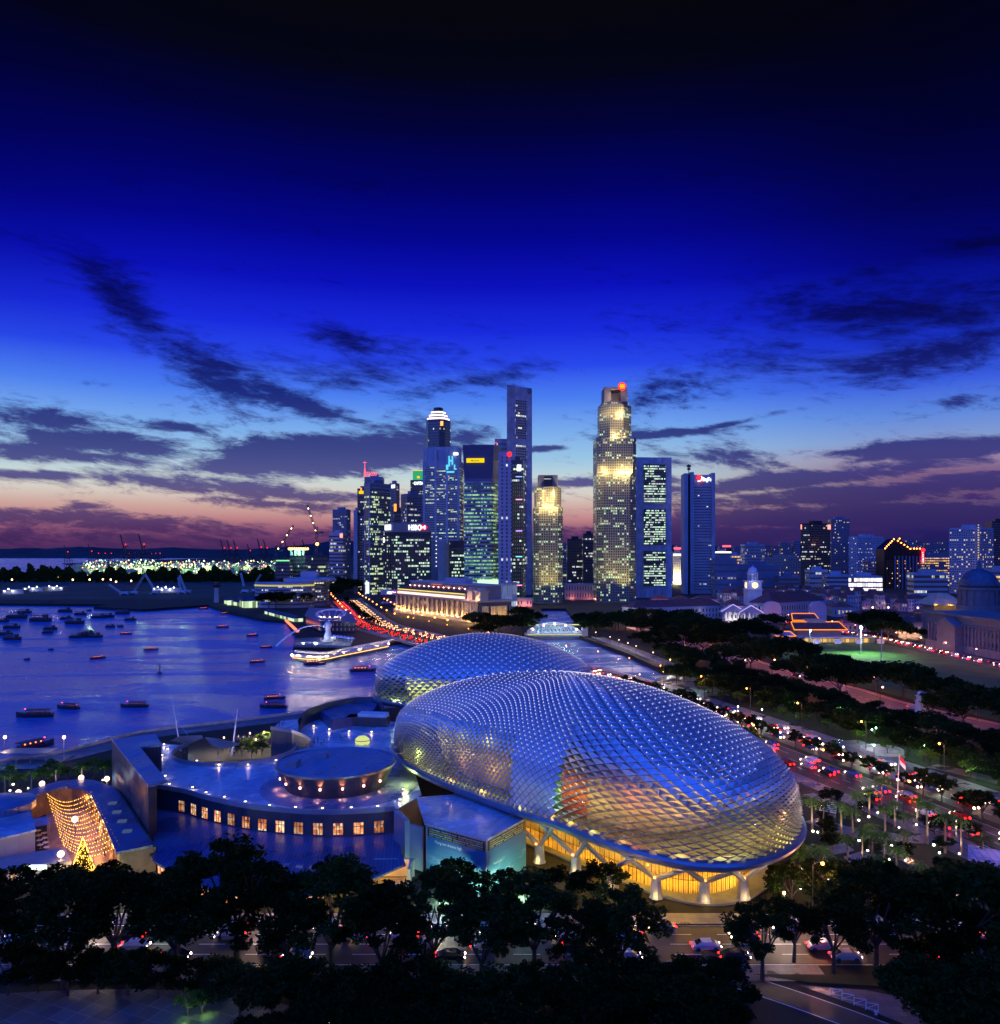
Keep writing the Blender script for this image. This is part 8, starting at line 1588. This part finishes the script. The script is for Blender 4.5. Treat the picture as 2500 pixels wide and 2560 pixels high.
aw = thing('cafe_awning', 'blue cafe awning between lavender block and plaza with white tables', 'awning', P(100, 2060)); b_ = MB(); p = [P(u, v, 3.6) for u, v in ((74, 2048), (118, 2040), (124, 2060), (82, 2068))]; b_.add(p, [(0, 1, 2, 3)]); b_.add([q-Vector((0, 0, .1)) for q in p], [(3, 2, 1, 0)]); b_.build('fabric', M_ROOFB, aw); b_ = MB()
for q in p: b_.tube((q.x, q.y, .1), q, .06, None, 4)
b_.build('posts', M_METAL, aw)
for k in range(8): q = P(95+(k % 2)*14+k, 2085+k*6, .1); r = thing('cafe_table', nth(k+1)+' small white cafe table from the far end beside the plaza', 'table', q, 'white cafe tables'); b_ = MB(); b_.lathe(q.x, q.y, [(.3, .1), (.05, .15), (.05, .8)], 8); b_.build('leg', M_METAL, r); b_ = MB(); b_.lathe(q.x, q.y, [(.6, .8), (.6, .86)], 10); b_.build('table_top', M_WHITE, r)
pr_ = thing('arcade_roof', 'low white shop arcade with neon lit front left of the cone tree', 'arcade', P(60, 2150)); p = [P(u, v, 3.4) for u, v in ((0, 2142), (150, 2118), (165, 2150), (0, 2175))]; b_ = MB(); b_.prism(xy(*p), 3.0, 3.3); b_.build('roof', M_CLADL, pr_); b_ = MB(); b_.prism([(q.x*.99, q.y+.4) for q in p], .1, 2.99); b_.build('walls', M_CREAM, pr_)
for k in range(4): a = P(10+k*36, 2200-k*5, .3); b_ = MB(); b_.box(a.x, p[3].y-.05+(p[2].y-p[3].y)*(k/4)*1.0-.3, .5, 2.2, .2, 2.2); b_.build('shop_window', room(k % 4), pr_)
q = P(100, 2162, 3.6); b_ = MB(); wall_text(b_, 'CAFE', (q.x-2, q.y-1.6), (q.x+3, q.y-1.6), 3.4, 1.1, .05) if 0 else b_.box(q.x, q.y-1.6, 3.35, 4., .3, .8); b_.build('neon_panel', glow('neon_white', C(235, 250, 255), 3.5), pr_)
light(pr_, (q.x+3, q.y-4, 2), 300, C(255, 180, 110), .4)
# waterside pavilion pier
pi_ = thing('landing_pier', 'small lit landing pier with two lamp posts at the left edge of the bay', 'pier', P(55, 1925)); q = P(55, 1915, 0); b_ = MB(); b_.box(q.x, q.y+4, -2.6, 18, 14, 2.9); b_.build('deck', M_CONC, pi_); b_ = MB(); b_.box(q.x, q.y+3, 3.3, 14, 6, .3)
for dx in (-6.5, -2, 2, 6.5): b_.tube((q.x+dx, q.y+.5, .3), (q.x+dx, q.y+.5, 3.3), .12, None, 5)
b_.build('shelter', M_METAL, pi_)
for dx in (-8.5, 8.5): b_ = MB(); b_.tube((q.x+dx, q.y+6, .3), (q.x+dx, q.y+6, 6.5), .1, None, 5); b_.build('lamp_post', M_METAL, pi_); b_ = MB(); b_.ball((q.x+dx, q.y+6, 6.7), .45, 0, 8); b_.build('lamp', G_WARM, pi_); light(pi_, (q.x+dx*.8, q.y+3, 5.5), 420, C(255, 215, 180), .4)
for k in range(3): q = P(60+k*80, 1962-k*4, 2.6); light(ml, tuple(q), 300, C(140, 200, 255), .5)
# ================================================================ garden objects on the right
q = P(2242, 2023); r = thing('flagpole', 'tall flagpole with red and white flag beside the highway', 'flagpole', q); top = q+Vector((.6, 0, 12.9)); b_ = MB(); b_.tube(q, top, .12, .07, 6); b_.build('pole', M_WHITE, r)
b_ = MB(); 
for half, mi in ((0, 0), (1, 1)):
    g_ = [];
    for i in range(7):
        for j in range(4): f = i/6; z = top.z-.3-(half*1.0+j/3)-1.5*f; g_.append((top.x+.1+1.25*f, top.y+.25*sin(f*5), z-1.1*f*half*0))
    b_.add(g_, [(i*4+j, (i+1)*4+j, (i+1)*4+j+1, i*4+j+1) for i in range(6) for j in range(3)], mi)
b_.build('flag', [mat('flag_red', (.6, .03, .03), .7, var=.1), mat('flag_white', (.75, .75, .75), .7, var=.05)], r); light(r, tuple(q+Vector((2, -3, 9))), 120, C(255, 230, 220), .3)
cp_ = thing('glass_canopy', 'blue gridded glass canopy on slim posts at the right edge of the garden', 'canopy', P(2470, 2170)); pts = [P(u, v, 4.5) for u, v in ((2422, 2112), (2560, 2140), (2560, 2180), (2420, 2150))]; M_GRID = tilemat('canopy_grid', (.40, .46, .62), 1.2, 1.2, .1, .2, .35, .1, .3)
b_ = MB(); b_.prism(xy(*pts), 4.5, 4.62); b_.build('panels', M_GRID, cp_); b_ = MB()
for q in pts: b_.tube((q.x, q.y, .05), (q.x, q.y, 4.5), .12, None, 6)
b_.build('posts', M_METAL, cp_); light(cp_, tuple(P(2440, 2160, 2.5)), 300, C(255, 235, 190), .4)
gp_ = thing('glass_pavilion', 'small slanted glass pavilion with pale bars at the dome edge of the garden', 'pavilion', P(2072, 2030)); pts = [P(u, v, 3.) for u, v in ((2056, 2003), (2094, 2008), (2090, 2032), (2048, 2024))]; b_ = MB(); b_.prism(xy(*pts), .1, 2.8); b_.build('glass_box', mat('pavilion_glass', (.03, .06, .08), .15, var=.1), gp_); b_ = MB()
for k in range(6): a, c_ = pts[0]+(pts[3]-pts[0])*(k/5), pts[1]+(pts[2]-pts[1])*(k/5); b_.tube((a.x, a.y, 2.95), (c_.x, c_.y, 2.95), .1, None, 4)
b_.build('roof_bars', M_WHITE, gp_)
for k, (pp) in enumerate((((2050, 2125), (2110, 2110), (2135, 2128), (2075, 2140)), ((2110, 2145), (2160, 2130), (2180, 2142), (2118, 2160)))): flat('stone_platform', [tuple(P(u, v)[:2]) for u, v in pp], .3, M_CONC, .25)
b_ = MB(); q = P(2205, 1880); b_.lathe(q.x, q.y, [(6, .03), (6, 1.0), (5.4, 1.0), (5.2, .3)], 24); b_.build('round_basin', M_STONE, label='round stone basin on the teal lit path in the park', cat='basin')
light(None, tuple(P(2170, 1872, 4)), 900, C(120, 255, 220), .5, name='park_flood_light'); light(None, tuple(P(2350, 1925, 4)), 500, C(120, 255, 220), .5, name='park_flood_light')
for k in range(4): q = P(2090+k*30, 2492+k*12, .08); r = thing('crowd_barrier', nth(k+1)+' white crowd barrier from the left on the corner plaza at the lower right', 'barrier', q, 'white crowd barriers'); b_ = MB(); b_.path([(q.x-.7, q.y+.25, .1), (q.x-.7, q.y+.25, 1.1), (q.x+.7, q.y-.25, 1.1), (q.x+.7, q.y-.25, .1)], .04, 5); b_.path([(q.x-.7, q.y+.25, .35), (q.x+.7, q.y-.25, .35)], .03, 4); b_.path([(q.x-.7, q.y+.25, .35), (q.x+.7, q.y-.25, 1.1)], .03, 4); b_.build('frame', M_WHITE, r)

# prototypes never used go again
for o in [o for o in list(sc.objects) if o.parent is None and o.get('label') in ('car', 'tree', 'palm', 'lamp', 'boat', 'person')]:
    for c in list(o.children_recursive): bpy.data.objects.remove(c)
    bpy.data.objects.remove(o)
